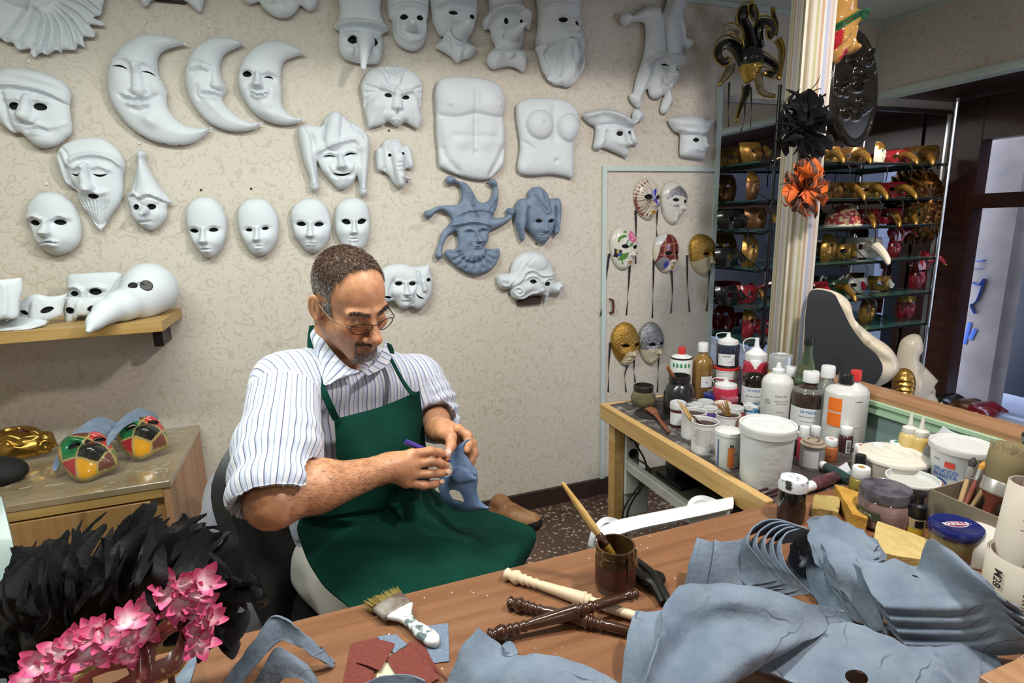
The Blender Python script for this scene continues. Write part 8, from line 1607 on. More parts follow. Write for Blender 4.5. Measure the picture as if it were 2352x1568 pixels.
# -- masks on the cabinet
Zc = (0,920,4.127)
HP = [('poly',[(570,430),(640,362),(842,398),(752,602),(605,608),(575,520)],(.012,.13,.045),0),('poly',[(840,400),(868,310),(970,310),(1060,380),(1090,480),(1050,512)],(.42,.035,.035),0),('poly',[(836,408),(1052,512),(950,632),(752,602)],(.016,.016,.014),0),('poly',[(740,310),(870,305),(842,400),(640,365)],(.13,.055,.03),0),('poly',[(535,480),(585,415),(602,608),(560,580)],(.55,.26,.02),0),('poly',[(600,606),(750,604),(752,790),(680,760),(590,660)],(.30,.020,.025),0),('poly',[(751,606),(944,636),(932,720),(830,790),(752,790)],(.60,.28,.015),0),('poly',[(944,640),(1056,516),(1135,640),(1000,715),(932,720)],(.14,.05,.035),0),('poly',[(1056,512),(1090,465),(1140,560),(1125,650)],(.012,.13,.045),0)]
seams = [[(842,398),(752,602),(752,780)],[(605,607),(752,602),(944,636),(1056,514),(1092,470)],[(842,398),(1056,514),(1115,630)],[(944,636),(935,715)],[(640,362),(842,398),(870,310)],[(575,440),(602,608)]]
for s_ in seams: HP.append(('line',s_,8,(.35,.27,.10),0))
HO_ = [(553,470),(590,400),(650,350),(760,322),(870,316),(960,320),(1040,380),(1087,460),(1118,540),(1117,620),(1060,662),(980,692),(900,742),(830,767),(760,767),(690,732),(608,650),(558,560)]
M_harl = mat('harlequin_paint',(1,1,1),.2,attr=True,coat=.6)
def harl(label,tr,plane):
    T_ = lambda P: [tuple(tr(p)) for p in P]; pt = []
    for f_ in HP: pt.append((f_[0],T_(f_[1]))+f_[2:])
    pt.append(('edge',12,(.35,.27,.10),0))
    return relief('harlequin_mask',label,'mask',T_(HO_),Zc,[T_(almond(725,475,70,26,-18)),T_(almond(955,405,58,28,-10,'o'))],[('b',*tr((880,540)),110,90,0,60),('b',*tr((725,480)),80,45,-18,-22),('b',*tr((955,410)),80,45,-10,-22),('g',T_([(630,430),(720,425),(820,440)]),22,14),('g',T_([(880,345),(960,350),(1030,390)]),22,14)],H=95,R=170,h0=14,res=.0030,m=M_harl,plane=plane,group='harlequin masks on the cabinet',paint=pt,base=(.2,.1,.05))
harl('red, green and yellow harlequin mask lying on the cabinet, left of the two',lambda p: p,(onZ(190,1108,CZ+.004),np.array([.12,-.62,.78])))
harl('glossy harlequin mask lying on the cabinet, right of the two',lambda p: (1358+(p[0]-840)*.88,362+(p[1]-540)*.86),(onZ(325,1062,CZ+.004),np.array([.12,-.62,.78])))
def cpt(x,y,Y): return onY(Zc[0]+x/Zc[2],Zc[1]+y/Zc[2],Y)
for k,(dx,dy,sc_,lb) in enumerate(((0,0,1.,'blue raw mask propping up the left harlequin mask'),(640,-40,.72,'blue raw mask propping up the right harlequin mask'))):
    g = [[cpt(dx+490*sc_,dy+645*sc_,1.96),cpt(dx+560*sc_,dy+470*sc_,2.02),cpt(dx+720*sc_,dy+280*sc_,2.10),cpt(dx+920*sc_,dy+155*sc_,2.16),cpt(dx+1090*sc_,dy+195*sc_,2.20),cpt(dx+1200*sc_,dy+270*sc_,2.22)],[cpt(dx+520*sc_,dy+670*sc_,1.95),cpt(dx+600*sc_,dy+560*sc_,1.98),cpt(dx+740*sc_,dy+400*sc_,2.03),cpt(dx+920*sc_,dy+320*sc_,2.07),cpt(dx+1090*sc_,dy+360*sc_,2.10),cpt(dx+1190*sc_,dy+430*sc_,2.12)]]
    tag(sheet('raw_mask',g,M_blueraw,None,.003,6,rag=.001),lb,'mask','blue raw masks on the cabinet')
M_gold = mat('polished_gold',(.42,.25,.055),.25,.85,col2=(.28,.15,.03),scale=12,bump=.3,bscale=14)
o = relief('gold_mask','crumpled gold face mask with gold leaves at the left end of the cabinet','mask',[(-140,330),(-40,300),(60,280),(200,255),(300,253),(370,270),(420,300),(500,303),(522,350),(555,432,1),(500,452),(480,490),(380,520),(250,545),(100,577),(-40,592),(-140,580)],Zc,[almond(250,342,62,13,8)],[('d',320,400,70,24,-10,26),('d',400,480,50,22,-60,26),('d',350,340,50,20,30,26),('d',470,360,40,46,0,22),('d',450,430,50,24,10,24),('b',120,420,90,60,0,40),('g',[(60,330),(150,310),(240,310)],26,18),('g',[(20,470),(120,440),(230,480)],20,-18),('b',180,500,60,30,0,24)],H=90,R=150,h0=12,res=.004,m=M_gold,plane=(onZ(60,1058,CZ+.004),np.array([.1,-.62,.78])),eye_plate_mat=mat('gold_eye_red',(.10,.015,.012),.6))
s = SDF((-1.2,1.7,CZ-.03),(-.8,2.1,CZ+.2),.006); q = onZ(8,1112,CZ); s.ell(q+[-.03,.03,.035],(.075,.06,.04),.02); s.ell(q+[.01,.02,.025],(.045,.05,.028),.02); V,F = s.mesh(); V[:,2] = np.maximum(V[:,2],CZ+.0005); tag(mesh('black_mask',V,F,mat('black_felt',(.008,.008,.008),.8)),'black felt eye mask at the left edge of the cabinet','mask')
# -- feathers, shared by several masks
def feather_mesh(name, w=.10, cx=.2, cz=.25, twist=.3, n=13, seed=0, split=.02):
    """bowed vane with a quill line, round ragged tip"""
    r = np.random.default_rng(seed); t = np.linspace(0,1,n); V = []; F = []; K_ = (-1,-.55,0,.55,1)
    for i,u in enumerate(t):
        e = 1-((u-.56)/.46)**2; ww = w*(max(.03,e)**.5 if u > .14 else .10+u*1.2); c = np.array([cx*math.sin(u*2.6),u-.10*abs(cx)*u,cz*math.sin(u*2.5)-.10*u**4]); a = twist*u
        for k in K_:
            j = r.normal(0,split) if abs(k) > .9 else 0; V.append(c+np.array([math.cos(a)*ww*k*(1+j*3),-abs(k)*ww*.55+j,math.sin(a)*ww*k-abs(k)*ww*.30]))
    for i in range(n-1):
        for k in range(4): q = i*5+k; F.append((q,q+1,q+6,q+5))
    me = bpy.data.meshes.new(name); me.from_pydata([tuple(v) for v in V],[],F); me.polygons.foreach_set('use_smooth',[True]*len(F)); return me
M_fblk = mat('black_feather',(.0016,.0017,.002),.40,spec=.28,col2=(.005,.0055,.007),scale=3,stretch=(4,90,4),bump=.8,bscale=8); M_forg = mat('orange_feather',(.55,.11,.008),.6,col2=(.42,.06,.006),scale=4); M_fbrn = mat('brown_feather',(.10,.03,.012),.55,col2=(.03,.012,.008),scale=5)
FM = {}
for nm,m_ in (('blk',M_fblk),('org',M_forg),('brn',M_fbrn)):
    FM[nm] = [feather_mesh('feather',w_,c_,z_,tw,13,i) for i,(w_,c_,z_,tw) in enumerate(((.12,.16,.30,.3),(.10,-.18,.25,-.5),(.14,.28,.35,.6),(.05,-.12,.20,.2),(.035,.30,.15,.8),(.03,-.28,.25,-.6)))]
    for me in FM[nm]: me.materials.append(m_)
def feather(parent, p, q, kind, wid=1., roll=0.):
    """one feather from root p to tip q"""
    p, q = np.asarray(p,float), np.asarray(q,float); d = q-p; L_ = np.linalg.norm(d); y = d/L_; z = un(CAM-p); z = un(z-y*(z@y)); x = np.cross(y,z); c,s_ = math.cos(roll),math.sin(roll); x,z = x*c+z*s_, z*c-x*s_
    o = bpy.data.objects.new('feather', random.choice(FM[kind])); COL.objects.link(o); o.parent = parent
    org = ORG[parent.name]; M_ = np.eye(4); M_[:3,0] = x*L_*wid; M_[:3,1] = y*L_; M_[:3,2] = z*L_; M_[:3,3] = p-org; o.matrix_local = Matrix(M_.tolist()); return o
# -- feathered mask with pink flowers, front left
Zf = (0,1120,3.0154)
def fp(x,y,Y): return onY(Zf[0]+x/Zf[2],Zf[1]+y/Zf[2],Y)
FY = .70
fm = thing('feathered_mask','red gilded half mask crowned with pink flowers and a fan of black feathers','mask',fp(900,1350,FY))
M_pearl = mat('pearl_red',(1,1,1),.4,attr=True,coat=.25); M_braid = mat('gold_braid',(.50,.36,.14),.45,.7,col2=(.25,.16,.05),scale=120,bump=.8,bscale=300)
ol = [(440,1380),(520,1320),(620,1250),(760,1180),(900,1120),(1030,1010),(1110,930),(1200,850),(1305,832,1),(1325,900),(1322,1000),(1300,1150),(1250,1260),(1180,1310),(1080,1360),(960,1410),(780,1450),(600,1480),(440,1480)]
ring = lambda P,a: P
sw = []
for (x,y) in ((1180,930),(1260,950),(1270,1060),(1230,1180),(1130,1260),(980,1330),(960,1230),(700,1230),(820,1200)):
    sw.append(('line',[(x+16*math.cos(t_)*(1-t_/8),y+16*math.sin(t_)*(1-t_/8)) for t_ in np.linspace(0,6,9)],3,(.45,.30,.16),0))
relief('half_mask',None,None,ol,Zf,[[(1070,1205),(1082,1110),(1170,1020),(1232,985),(1246,1000),(1218,1100),(1150,1172)],[(628,1318),(740,1275),(890,1243),(908,1290),(800,1345),(640,1372)]],[('t',[(985,1120),(985,1330)],30,60,40),('g',[(1060,1080),(1150,1000),(1240,960)],20,16)],H=40,R=110,h0=8,res=.0026,m=M_pearl,plane=(fp(1000,1180,FY),np.array([.05,-.80,.60])),paint=sw+[('edge',16,(.4,.28,.12),1)],base=(.17,.030,.024),metal=M_braid,parent=fm,bend=lambda q,s_: -2.2*q[:,0]**2,lin=False)
for (x,y) in ((1180,1290),(760,1420)):
    q = fp(x,y,FY+.006); MB().tube([q,(q[0],q[1],DESK+.004)],.004,8).build('stand_post',M_walnut,fm)
    MB().lathe([(0,0),(.028,0),(.028,.004),(.02,.006),(0,.006)],(q[0],q[1],DESK+.0002),18).build('stand_foot',M_walnut,fm)
# flowers: petals round a small heart
def petal_mesh(seed):
    r = np.random.default_rng(seed); V = []; C = []; F = []; n = 6
    for i in range(n+1):
        u = i/n; w = .25*math.sin(math.pi*min(1,u*.82+.10))**.8
        for k in (-1,-.4,.4,1):
            V.append((w*k,u-.10*u*abs(k),.22*u*u+.12*abs(k)*w*2-.05*math.sin(u*3))); g = np.clip((u-.12)*1.7,0,1)**1.1; C.append((*(np.array([.80,.68,.70])*(1-g)+np.array([.70,.10,.25])*g),1))
    for i in range(n):
        for k in range(3): q = i*4+k; F.append((q,q+1,q+5,q+4))
    me = bpy.data.meshes.new('petal'); me.from_pydata(V,[],F); me.polygons.foreach_set('use_smooth',[True]*len(F)); a = me.color_attributes.new('Col','FLOAT_COLOR','POINT'); a.data.foreach_set('color',np.array(C).ravel()); me.materials.append(M_petal); return me
M_petal = mat('pink_petal',(1,1,1),.6,attr=True)
PM = [petal_mesh(i) for i in range(3)]
fl = [(215,1290),(300,1215),(260,1340),(420,1130),(380,1260),(520,1080),(520,1210),(620,1020),(640,1150),(740,1000),(760,1110),(860,930),(880,1060),(900,1150),(1000,860),(1000,960),(1150,760),(1180,690),(1200,800),(1270,660),(1300,760),(1360,720),(1400,660),(1420,800),(1440,920),(1380,990),(1400,900),(1380,1060)]
for k,(x,y) in enumerate(fl):
    c_ = fp(x,y,FY-.012+random.uniform(-.008,.008)-(.02 if x < 900 else 0)); nn = un(un(CAM-c_)+np.array([random.uniform(-.35,.35),0,random.uniform(-.2,.45)])); R_ = frame(nn); sz = random.uniform(.020,.028)
    ht = MB().lathe([(0,-.002),(.003,-.001),(.0025,.002),(0,.003)],c_,8,axis=nn).build('flower', M_petal, fm, col=np.tile([.75,.5,.5],(18,1)))
    npet = 10
    for j in range(npet):
        a = 2*math.pi*j/npet+random.uniform(-.25,.25); el = random.uniform(.0,.9); yd = R_@np.array([math.cos(a)*math.cos(el),math.sin(a)*math.cos(el),math.sin(el)]); zd = nn-yd*(nn@yd); zd = un(zd); xd = np.cross(yd,zd); s_ = sz*random.uniform(.8,1.2)
        o = bpy.data.objects.new('petal',random.choice(PM)); COL.objects.link(o); o.parent = ht; M_ = np.eye(4); M_[:3,0] = xd*s_; M_[:3,1] = yd*s_; M_[:3,2] = zd*s_; M_[:3,3] = c_-ORG[ht.name]; o.matrix_local = Matrix(M_.tolist())
# feathers: roots behind the garland, tips round the silhouette
root = [(60,1330),(200,1230),(350,1150),(500,1070),(650,1000),(800,930),(950,880),(1080,800),(1180,720),(1300,700),(1420,760)]
tipo = [(-140,1100),(-60,800),(20,480),(200,430),(340,320),(430,300),(560,240),(760,220),(900,190),(1080,150),(1210,150),(1400,190),(1540,230),(1600,350),(1640,520),(1760,640),(1740,850),(1640,960),(1540,1010)]
Rr = cr(root,8); Tt = cr(tipo,8)
for i in range(270):
    u = random.random(); a = Rr[int(u*(len(Rr)-1))]; b_ = Tt[int(np.clip(u+random.gauss(0,.045),0,1)*(len(Tt)-1))]; k = random.uniform(.35,.95) if i > 100 else random.uniform(.88,1.04); a = a+(b_-a)*max(0,k-.62)*random.uniform(.6,1.); q = Rr[int(u*(len(Rr)-1))]*(1-k)+b_*k
    dy = random.uniform(.0,.10); feather(fm, fp(a[0],a[1],FY+.02+dy*.3), fp(q[0]+random.uniform(-70,70),q[1]+random.uniform(-30,60),FY+.03+dy), 'blk', random.uniform(.9,1.7), random.uniform(-.9,.9))
for (a,b_) in (((1000,700),(1135,890)),((1130,300),(1450,160)),((330,800),(250,980)),((1400,640),(1680,700)),((700,650),(540,880)),((1380,420),(1600,690))): feather(fm, fp(*a,FY-.012), fp(*b_,FY-.02), 'blk', .8, .3)
g = [[fp(40+i*250,1360-i*85,FY+.07) for i in range(6)],[fp(-60+i*310,900+abs(i-3.2)*40,FY+.10) for i in range(6)],[fp(40+i*280,560-(2.5-abs(i-3))*60,FY+.12) for i in range(6)]]
sheet('feather_base', g, mat('feather_base_black',(.003,.003,.0035),.9), fm, .003, 4, rag=.01)
tag(sheet('blue_card',[[onZ(395,1568,DESK+.002),onZ(470,1470,DESK+.003)],[onZ(430,1590,DESK+.002),onZ(462,1480,DESK+.002)]],M_raw,None,.002,3),'grey blue card under the feathered mask','card')
# -- glass shelves in front of the mirror
M_sglass = mat('shelf_glass',(.06,.20,.18),.05,trans=.6,ior=1.3,alpha=1.); M_rod = mat('black_rod',(.01,.01,.011),.3,.3)
SHZ = [1.628,1.455,1.315,1.135,.945,.77]; SX0,SX1 = 1.99,3.27
SY_ = (WALL_Y-.24,WALL_Y-.02)
for k,z in enumerate(SHZ):
    t = thing('glass_shelf',('topmost','second highest','third highest','fourth highest','fifth highest','lowest')[k]+' green-edged glass shelf in front of the mirror','shelf',(2.6,WALL_Y-.12,z-.004),'glass shelves in front of the mirror')
    boxo('pane',(SX0,SY_[0],z-.008),(SX1,SY_[1],z),M_sglass,t)
    for x in (2.06,2.62,3.15): 
        boxo('bracket',(x-.006,SY_[0]+.02,z-.024),(x+.006,WALL_Y-.007,z-.0085),M_rod,t)
    for x in (2.10,3.2): MB().tube([(x,SY_[0]+.012,z-.012),(x,SY_[0]+.012,z-.03)],.006,8).build('stud',M_rod,t)
    boxo('front_rail',(SX0,SY_[0]-.006,z-.014),(SX1,SY_[0]-.0005,z-.002),M_rod,t)
for x,lb in ((2.06,'left'),(3.24,'right')):
    tag(MB().tube([(x,SY_[0]-.016,.12),(x,SY_[0]-.016,1.95)],.008,10).build('shelf_pole',M_rod if x < 3 else M_steel),lb+' upright pole of the glass shelf rack','pole')
# masks on the shelves
M_gd = mat('shelf_gold',(.46,.27,.07),.28,.7,col2=(.30,.15,.03),scale=30,bump=.4,bscale=60); M_rd = mat('shelf_red',(.28,.015,.025),.2,coat=.6,col2=(.14,.008,.014),scale=9); M_bk = mat('shelf_black',(.012,.011,.012),.22,coat=.6); M_wh = mat('shelf_white',(.58,.55,.50),.35,coat=.2); M_brz = mat('shelf_bronze',(.20,.10,.035),.3,.6,col2=(.10,.04,.015),scale=14); M_br = mat('brocade_red',(.22,.02,.035),.5,col2=(.45,.33,.18),scale=46,lo=.5,hi=.56)
SM = []
def shelfmask(kind, px, py, label, m, z, size=1., yaw=0., m2=None, Yf=.11):
    """one mask sitting on a shelf at height z; yaw 0 faces the room"""
    b = onY(px,py,WALL_Y-Yf); O_ = np.array([b[0],WALL_Y-Yf,z+.0005]); cy,sy = math.cos(yaw),math.sin(yaw); R_ = np.array([[cy,-sy,0],[sy,cy,0],[0,0,1]])*size
    tr = lambda P: (np.asarray(P,float)@R_.T)+O_
    t = thing('carnival_mask',label,'mask',O_,'carnival masks on the glass shelves')
    def arc(h0,h1,rad,wid,flat=1.,lean=0.,n=7,rows=5,prof=None):
        G_ = []
        for i in range(rows):
            u = i/(rows-1); row = []
            for j in range(n):
                a = (j/(n-1)-.5)*2*wid; rr = rad*(prof(u) if prof else 1); row.append((rr*math.sin(a),-rr*math.cos(a)*flat+rad*.6-lean*u,h0+(h1-h0)*u))
            G_.append(row)
        return [[tr(p) for p in r_] for r_ in G_]
    if kind in ('beak','half'):
        sheet('half_face',arc(.005,.095,.075,1.35,1.,-.02,prof=lambda u: .82+.25*math.sin(u*2.4)),m,t,.0025,3,holes=[(.55,.33,.14,.085),(.55,.67,.14,.085)],fn=lambda u,v: .012*np.exp(-((v-.5)/.07)**2)*(1-u))
        if kind == 'beak': MB().tube([tr(p) for p in cr([(0,-.015,.055),(0,-.07,.058),(0,-.13,.040),(0,-.185,.010),(0,-.205,-.012)],4)],np.interp(np.linspace(0,1,17),[0,.2,.8,1],[.028,.024,.013,.006])*size,10).build('beak',m2 or m,t)
        else: MB().tube([tr(p) for p in ((0,-.04,.075),(0,-.062,.045),(0,-.06,.028))],np.array([.008,.016,.010])*size,10).build('nose',m2 or m,t)
    elif kind == 'full':
        sheet('face',arc(.0,.19,.075,1.25,.9,.0,rows=7,prof=lambda u: .50+.62*math.sin(min(1,u*.9+.12)*math.pi)**.6),m,t,.0025,3,holes=[(.60,.34,.055,.075),(.60,.66,.055,.075)],fn=lambda u,v: .016*np.exp(-((v-.5)/.06)**2-((u-.47)/.13)**2)+.006*np.exp(-((v-.5)/.14)**2-((u-.25)/.035)**2)-.008*np.exp(-((np.abs(v-.5)-.16)/.07)**2-((u-.6)/.06)**2))
        if m2 is not None: sheet('brow_band',arc(.125,.188,.077,1.2,.9,.0,rows=3,prof=lambda u: 1.07-.42*u*u),m2,t,.0015,3)
    elif kind == 'dome':
        b_ = MB().lathe([(.078,.0),(.082,.02),(.075,.055),(.05,.09),(.014,.105),(.016,.118),(0,.128)],(0,0,0),22); b_.V = [tr(v) for v in b_.V]; b_.build('cap',m,t); b2 = MB().lathe([(.0,-.0),(.09,.0),(.092,.006),(.08,.010)],(0,0,0),22); b2.V = [tr(v) for v in b2.V]; b2.build('brim',m2 or M_gd,t)
    elif kind == 'jester':
        sheet('face',arc(.0,.15,.06,1.2,.9,.0,rows=6,prof=lambda u: .5+.6*math.sin(min(1,u*.9+.12)*math.pi)**.6),m,t,.0025,3,holes=[(.62,.34,.06,.075),(.62,.66,.06,.075)],fn=lambda u,v: .015*np.exp(-((v-.5)/.06)**2-((u-.47)/.13)**2))
        for sx,zz_,c_ in ((-1,.0,m2 or m),(1,.0,m2 or m),(0,.03,m)):
            P = cr([(sx*.02,-.0,.13),(sx*.05,-.01,.19+zz_),(sx*.10,-.03,.20+zz_),(sx*.12+.01,-.05,.16+zz_)],4); MB().tube([tr(p) for p in P],np.interp(np.linspace(0,1,13),[0,.5,1],[.034,.024,.008])*size,9).build('horn',c_,t); b_ = MB().lathe([(0,-.01),(.010,-.004),(.010,.004),(0,.01)],(0,0,0),10); b_.V = [tr(v+P[-1]) for v in b_.V]; b_.build('bell',M_gd,t)
    # ribbon hanging over the shelf edge
    sgn = random.choice((-1,1)); P = [tr((sgn*.06,-.03,.05)),tr((sgn*.05,-.10,.012)),np.array([tr((sgn*.05,0,0))[0],SY_[0]-.022,z-.02]),np.array([tr((sgn*.05,0,0))[0]+.004,SY_[0]-.022,z-random.uniform(.07,.11)])]
    Pc = cr(P,4); G_ = np.stack([Pc-[.004,0,0],Pc+[.004,0,0]],1); sheet('ribbon',G_,M_rib,t,.0006,1)
    return t
z1,z2,z3,z4,z5,z6 = SHZ
SMS = [('beak',1905,345,'gold long-beaked mask, leftmost beyond the pillar on the top shelf',M_gd,z1,.9,-.5,None),('beak',1965,340,'gold beaked mask with bronze face, second on the top shelf',M_brz,z1,.9,-.5,M_gd),('full',2025,330,'ivory snouted mask with a price card on the top shelf',M_wh,z1,.62,.3,M_gd),('beak',2070,345,'dark red gold-beaked mask near the right end of the top shelf',M_rd,z1,.85,-.5,M_gd),('beak',2120,345,'big gold mask with arching beak at the right end of the top shelf',M_gd,z1,1.1,-.75,M_gd),
 ('half',1915,440,'striped bronze half mask on the second shelf beside the orange feathers',M_brz,z2,.9,-.3,None),('beak',1950,440,'bronze faced gold-beaked mask in the middle of the second shelf',M_brz,z2,.9,-.5,M_gd),('beak',2000,442,'gold beaked mask beside the red one on the second shelf',M_gd,z2,.9,-.5,M_gd),('beak',2060,440,'red faced gold-beaked mask on the second shelf',M_rd,z2,.9,-.45,M_gd),
 ('dome',1935,505,'red and gold brocade cap mask on the third shelf',M_br,z3,1.05,0,M_wh),('beak',1990,505,'red faced mask with long gold beak on the third shelf',M_rd,z3,.9,-.7,M_gd),('beak',2045,505,'red and cream mask with gold beak on the third shelf',M_rd,z3,.9,-.7,M_gd),('beak',2090,505,'rightmost gold-beaked mask on the third shelf',M_gd,z3,.9,-.8,M_gd),
 ('full',1905,590,'polished gold face mask on the fourth shelf',M_gd,z4,.75,.2,None),('beak',1990,590,'white mask with long drooping white beak on the fourth shelf',M_wh,z4,1.2,-.5,M_wh),('jester',2055,590,'bright red jester face on the fourth shelf',M_rd,z4,.7,-.2,M_rd),('half',1945,592,'gilded half mask on the fourth shelf',M_gd,z4,.9,-.3,None),
 ('beak',1880,655,'red mask with dark beak on the fifth shelf near the pillar',M_rd,z5,.9,-.4,M_rd),('beak',1925,655,'green and gold beaked mask on the fifth shelf',mat('shelf_green',(.02,.07,.03),.25,coat=.5),z5,.9,-.4,M_gd),('half',1970,650,'cream half mask with red cheeks on the fifth shelf',M_wh,z5,.9,-.3,M_rd),('half',2030,650,'gold eye mask on the fifth shelf',M_gd,z5,.9,-.2,M_wh),('jester',2110,650,'crimson jester mask with pointed horn at the right end of the fifth shelf',M_rd,z5,.85,-.3,M_rd),
 ('half',1735,350,'triangular gold mask on the top shelf left of the pillar',M_gd,z1,1.0,.4,None),('full',1730,440,'gold and dark face mask on the second shelf left of the pillar',M_brz,z2,.72,.5,M_gd),('half',1745,510,'bronze and yellow half mask on the third shelf left of the pillar',M_brz,z3,1.1,.5,M_gd),('full',1725,590,'crackled gold face mask on the fourth shelf left of the pillar',M_gd,z4,.85,.4,None),('half',1725,680,'red and green half mask on the fifth shelf left of the pillar',M_rd,z5,1.0,.4,M_gd),('full',1722,770,'red pleated gold-edged mask on the lowest shelf left of the pillar',M_rd,z6,.75,.4,M_gd),('half',1765,765,'dark red half mask on the lowest shelf next to the pillar',M_rd,z6,.9,.3,None),
 ('half',1685,520,'black half mask in the left corner of the third shelf',M_bk,z3,1.0,.3,None),('half',1680,600,'black half mask in the left corner of the fourth shelf',M_bk,z4,1.0,.3,None),('half',1680,690,'black half mask in the left corner of the fifth shelf',M_bk,z5,1.0,.3,None),('full',1990,760,'golden face with curls on the lowest shelf behind the big white mask',M_gd,z6,.7,0,M_brz),('full',2080,760,'large glossy red face on the lowest shelf',M_rd,z6,.78,-.2,M_gd)]
for a in SMS: shelfmask(a[0],a[1],a[2],a[3],a[4],a[5],a[6],a[7],a[8])
# bronze sun face hanging in front of the mirror
sun2 = []; cx_,cy_ = 2112,472
for k in range(44):
    a = 2*math.pi*k/44; rr = (92 if k%2 == 0 else 66); sun2.append((cx_+rr*.62*math.cos(a+.08*(k%2)),cy_+rr*math.sin(a)))
o = relief('sun_mask','shining bronze sun mask with flame rays in the display','mask',sun2,(0,0,1.),[almond(2098,462,9,4,0),almond(2122,462,9,4,0)],face((2098,462),(2122,462),(2110,484),(2110,500),(2110,518))+[('d',2110,480,28,44,0,12)]+[('g',[(cx_+26*math.cos(a),cy_+42*math.sin(a)),(cx_+54*math.cos(a+.1),cy_+88*math.sin(a+.1))],3,5) for a in np.linspace(0,2*math.pi,23)[:-1]],H=8,R=16,h0=4,res=.007,m=mat('bronze_sun',(.38,.17,.05),.25,.85,col2=(.22,.09,.025),scale=20),plane=(np.array([0,WALL_Y-.035,0]),np.array([0,-1.,0])))
# -- black and gold jester hanging at the mirror's corner
jY = WALL_Y-.14; jp = lambda x,y,d=0.: onY(1300+x/2.8,y/2.8,jY-d)
jt = thing('jester_mask','black and gold jester mask with curled horns hanging beside the pillar','mask',jp(1180,640))
M_jb = mat('jester_black',(.008,.008,.008),.2,coat=.5); M_jg = mat('jester_gold',(.45,.30,.07),.3,.8); M_jc = mat('jester_cream',(.42,.38,.30),.6,col2=(.30,.24,.15),scale=40)
for k,(P,r0,r1,c_) in enumerate((([(1130,370),(1085,300),(1030,268),(985,300),(975,360),(1010,400),(1050,385)],.045,.02,M_jb),([(1185,300),(1160,190),(1130,120),(1150,60),(1200,60),(1215,110),(1190,60),(1195,20)],.05,.018,M_jb),([(1235,310),(1225,220),(1250,150),(1300,140),(1330,180),(1310,230),(1300,190)],.045,.018,M_jb),([(1330,230),(1345,160),(1335,100),(1330,60)],.035,.01,M_jb),([(1250,370),(1310,400),(1350,440),(1330,480),(1280,470)],.045,.016,M_jb),([(1160,560),(1150,620),(1120,690),(1098,770)],.036,.006,M_jb),([(1060,420),(1040,470),(990,540)],.036,.008,M_jc),([(1235,470),(1245,560),(1270,600),(1335,618)],.034,.008,M_jc),([(1020,200),(1060,180),(1110,200),(1120,250)],.03,.03,M_jc),([(1360,250),(1390,320),(1380,420),(1370,500)],.03,.016,M_jg))):
    Q = cr([jp(x,y,.01*(k%3)+.012*i) for i,(x,y) in enumerate(P)],4); n = len(Q); rr = np.linspace(r0,r1,n)*.72; MB().tube(Q,rr,9,flat=.45).build('horn',c_,jt)
    sd = np.cross(np.gradient(Q,axis=0),[0,1,0]); sd /= np.linalg.norm(sd,axis=1)[:,None]+1e-9
    for s_ in (-1,1): MB().tube(Q+sd*rr[:,None]*s_,.0035,5).build('piping',M_jg,jt)
    b_ = MB().lathe([(0,-.012),(.010,-.006),(.011,.0),(.010,.006),(0,.012)],Q[-1],10); b_.build('bell',M_jg,jt)
relief('face',None,None,[(1100,400),(1110,330),(1150,300),(1210,300),(1240,340),(1245,400),(1225,470),(1190,520),(1150,540),(1120,480)],Z3,[],face((1150,395),(1210,395),(1180,450),(1175,485),(1165,530)),H=70,R=70,h0=8,res=.006,m=mat('jester_face',(1,1,1),.18,attr=True,coat=.5),plane=(np.array([0,jY-.05,0]),np.array([0,-1.,0])),paint=[('poly',[(1090,430),(1240,425),(1240,540),(1100,550)],(.45,.22,.05),1)],base=(.008,.008,.008),metal=M_jg,parent=jt)
for P in ([(1050,530),(1045,700),(1045,815)],[(1150,640),(1148,760),(1122,850)],[(1190,560),(1192,700),(1185,840)]): ribbon(jt,Z3,P,.006,jY-.06)
# mask hanging on the right of the pillar: gold with green brim
Z4 = (1640,0,2.8)
o = relief('hatted_mask','gold and red mask in a green-brimmed hat hanging at the top beside the pillar','mask',[(735,-90),(738,180),(748,240),(732,232,1),(745,300),(760,390),(790,412),(830,362),(885,350),(903,318),(880,262),(900,200),(922,152),(962,142),(970,92),(940,65),(902,70),(906,-90)],Z4,(),[('g',[(745,190),(820,140),(900,95),(960,95)],14,26),('t',[(870,200),(885,320)],18,26,26),('d',880,325,26,24,0,20),('b',800,270,40,60,0,16),('g',[(760,330),(800,300),(830,260)],12,-14),('b',820,30,60,60,0,24)],H=60,R=70,h0=8,res=.004,m=mat('lacquer_paint',(1,1,1),.15,attr=True,coat=.7),plane=(onY(1935,60,1.47),np.array([-.25,-1.,0])),paint=[('poly',[(700,215),(750,170),(900,80),(945,55),(985,90),(975,160),(900,130),(760,215)],(.012,.10,.03),0),('poly',[(740,230),(790,200),(770,330),(745,320)],(.40,.02,.03),0),('poly',[(870,215),(915,200),(900,270),(875,262)],(.42,.03,.04),0),('poly',[(770,390),(800,330),(830,350),(800,420)],(.36,.02,.04),0),('poly',[(870,-100),(920,-100),(915,60),(880,70)],(.25,.02,.03),0)],base=(.42,.23,.06),metal=None)
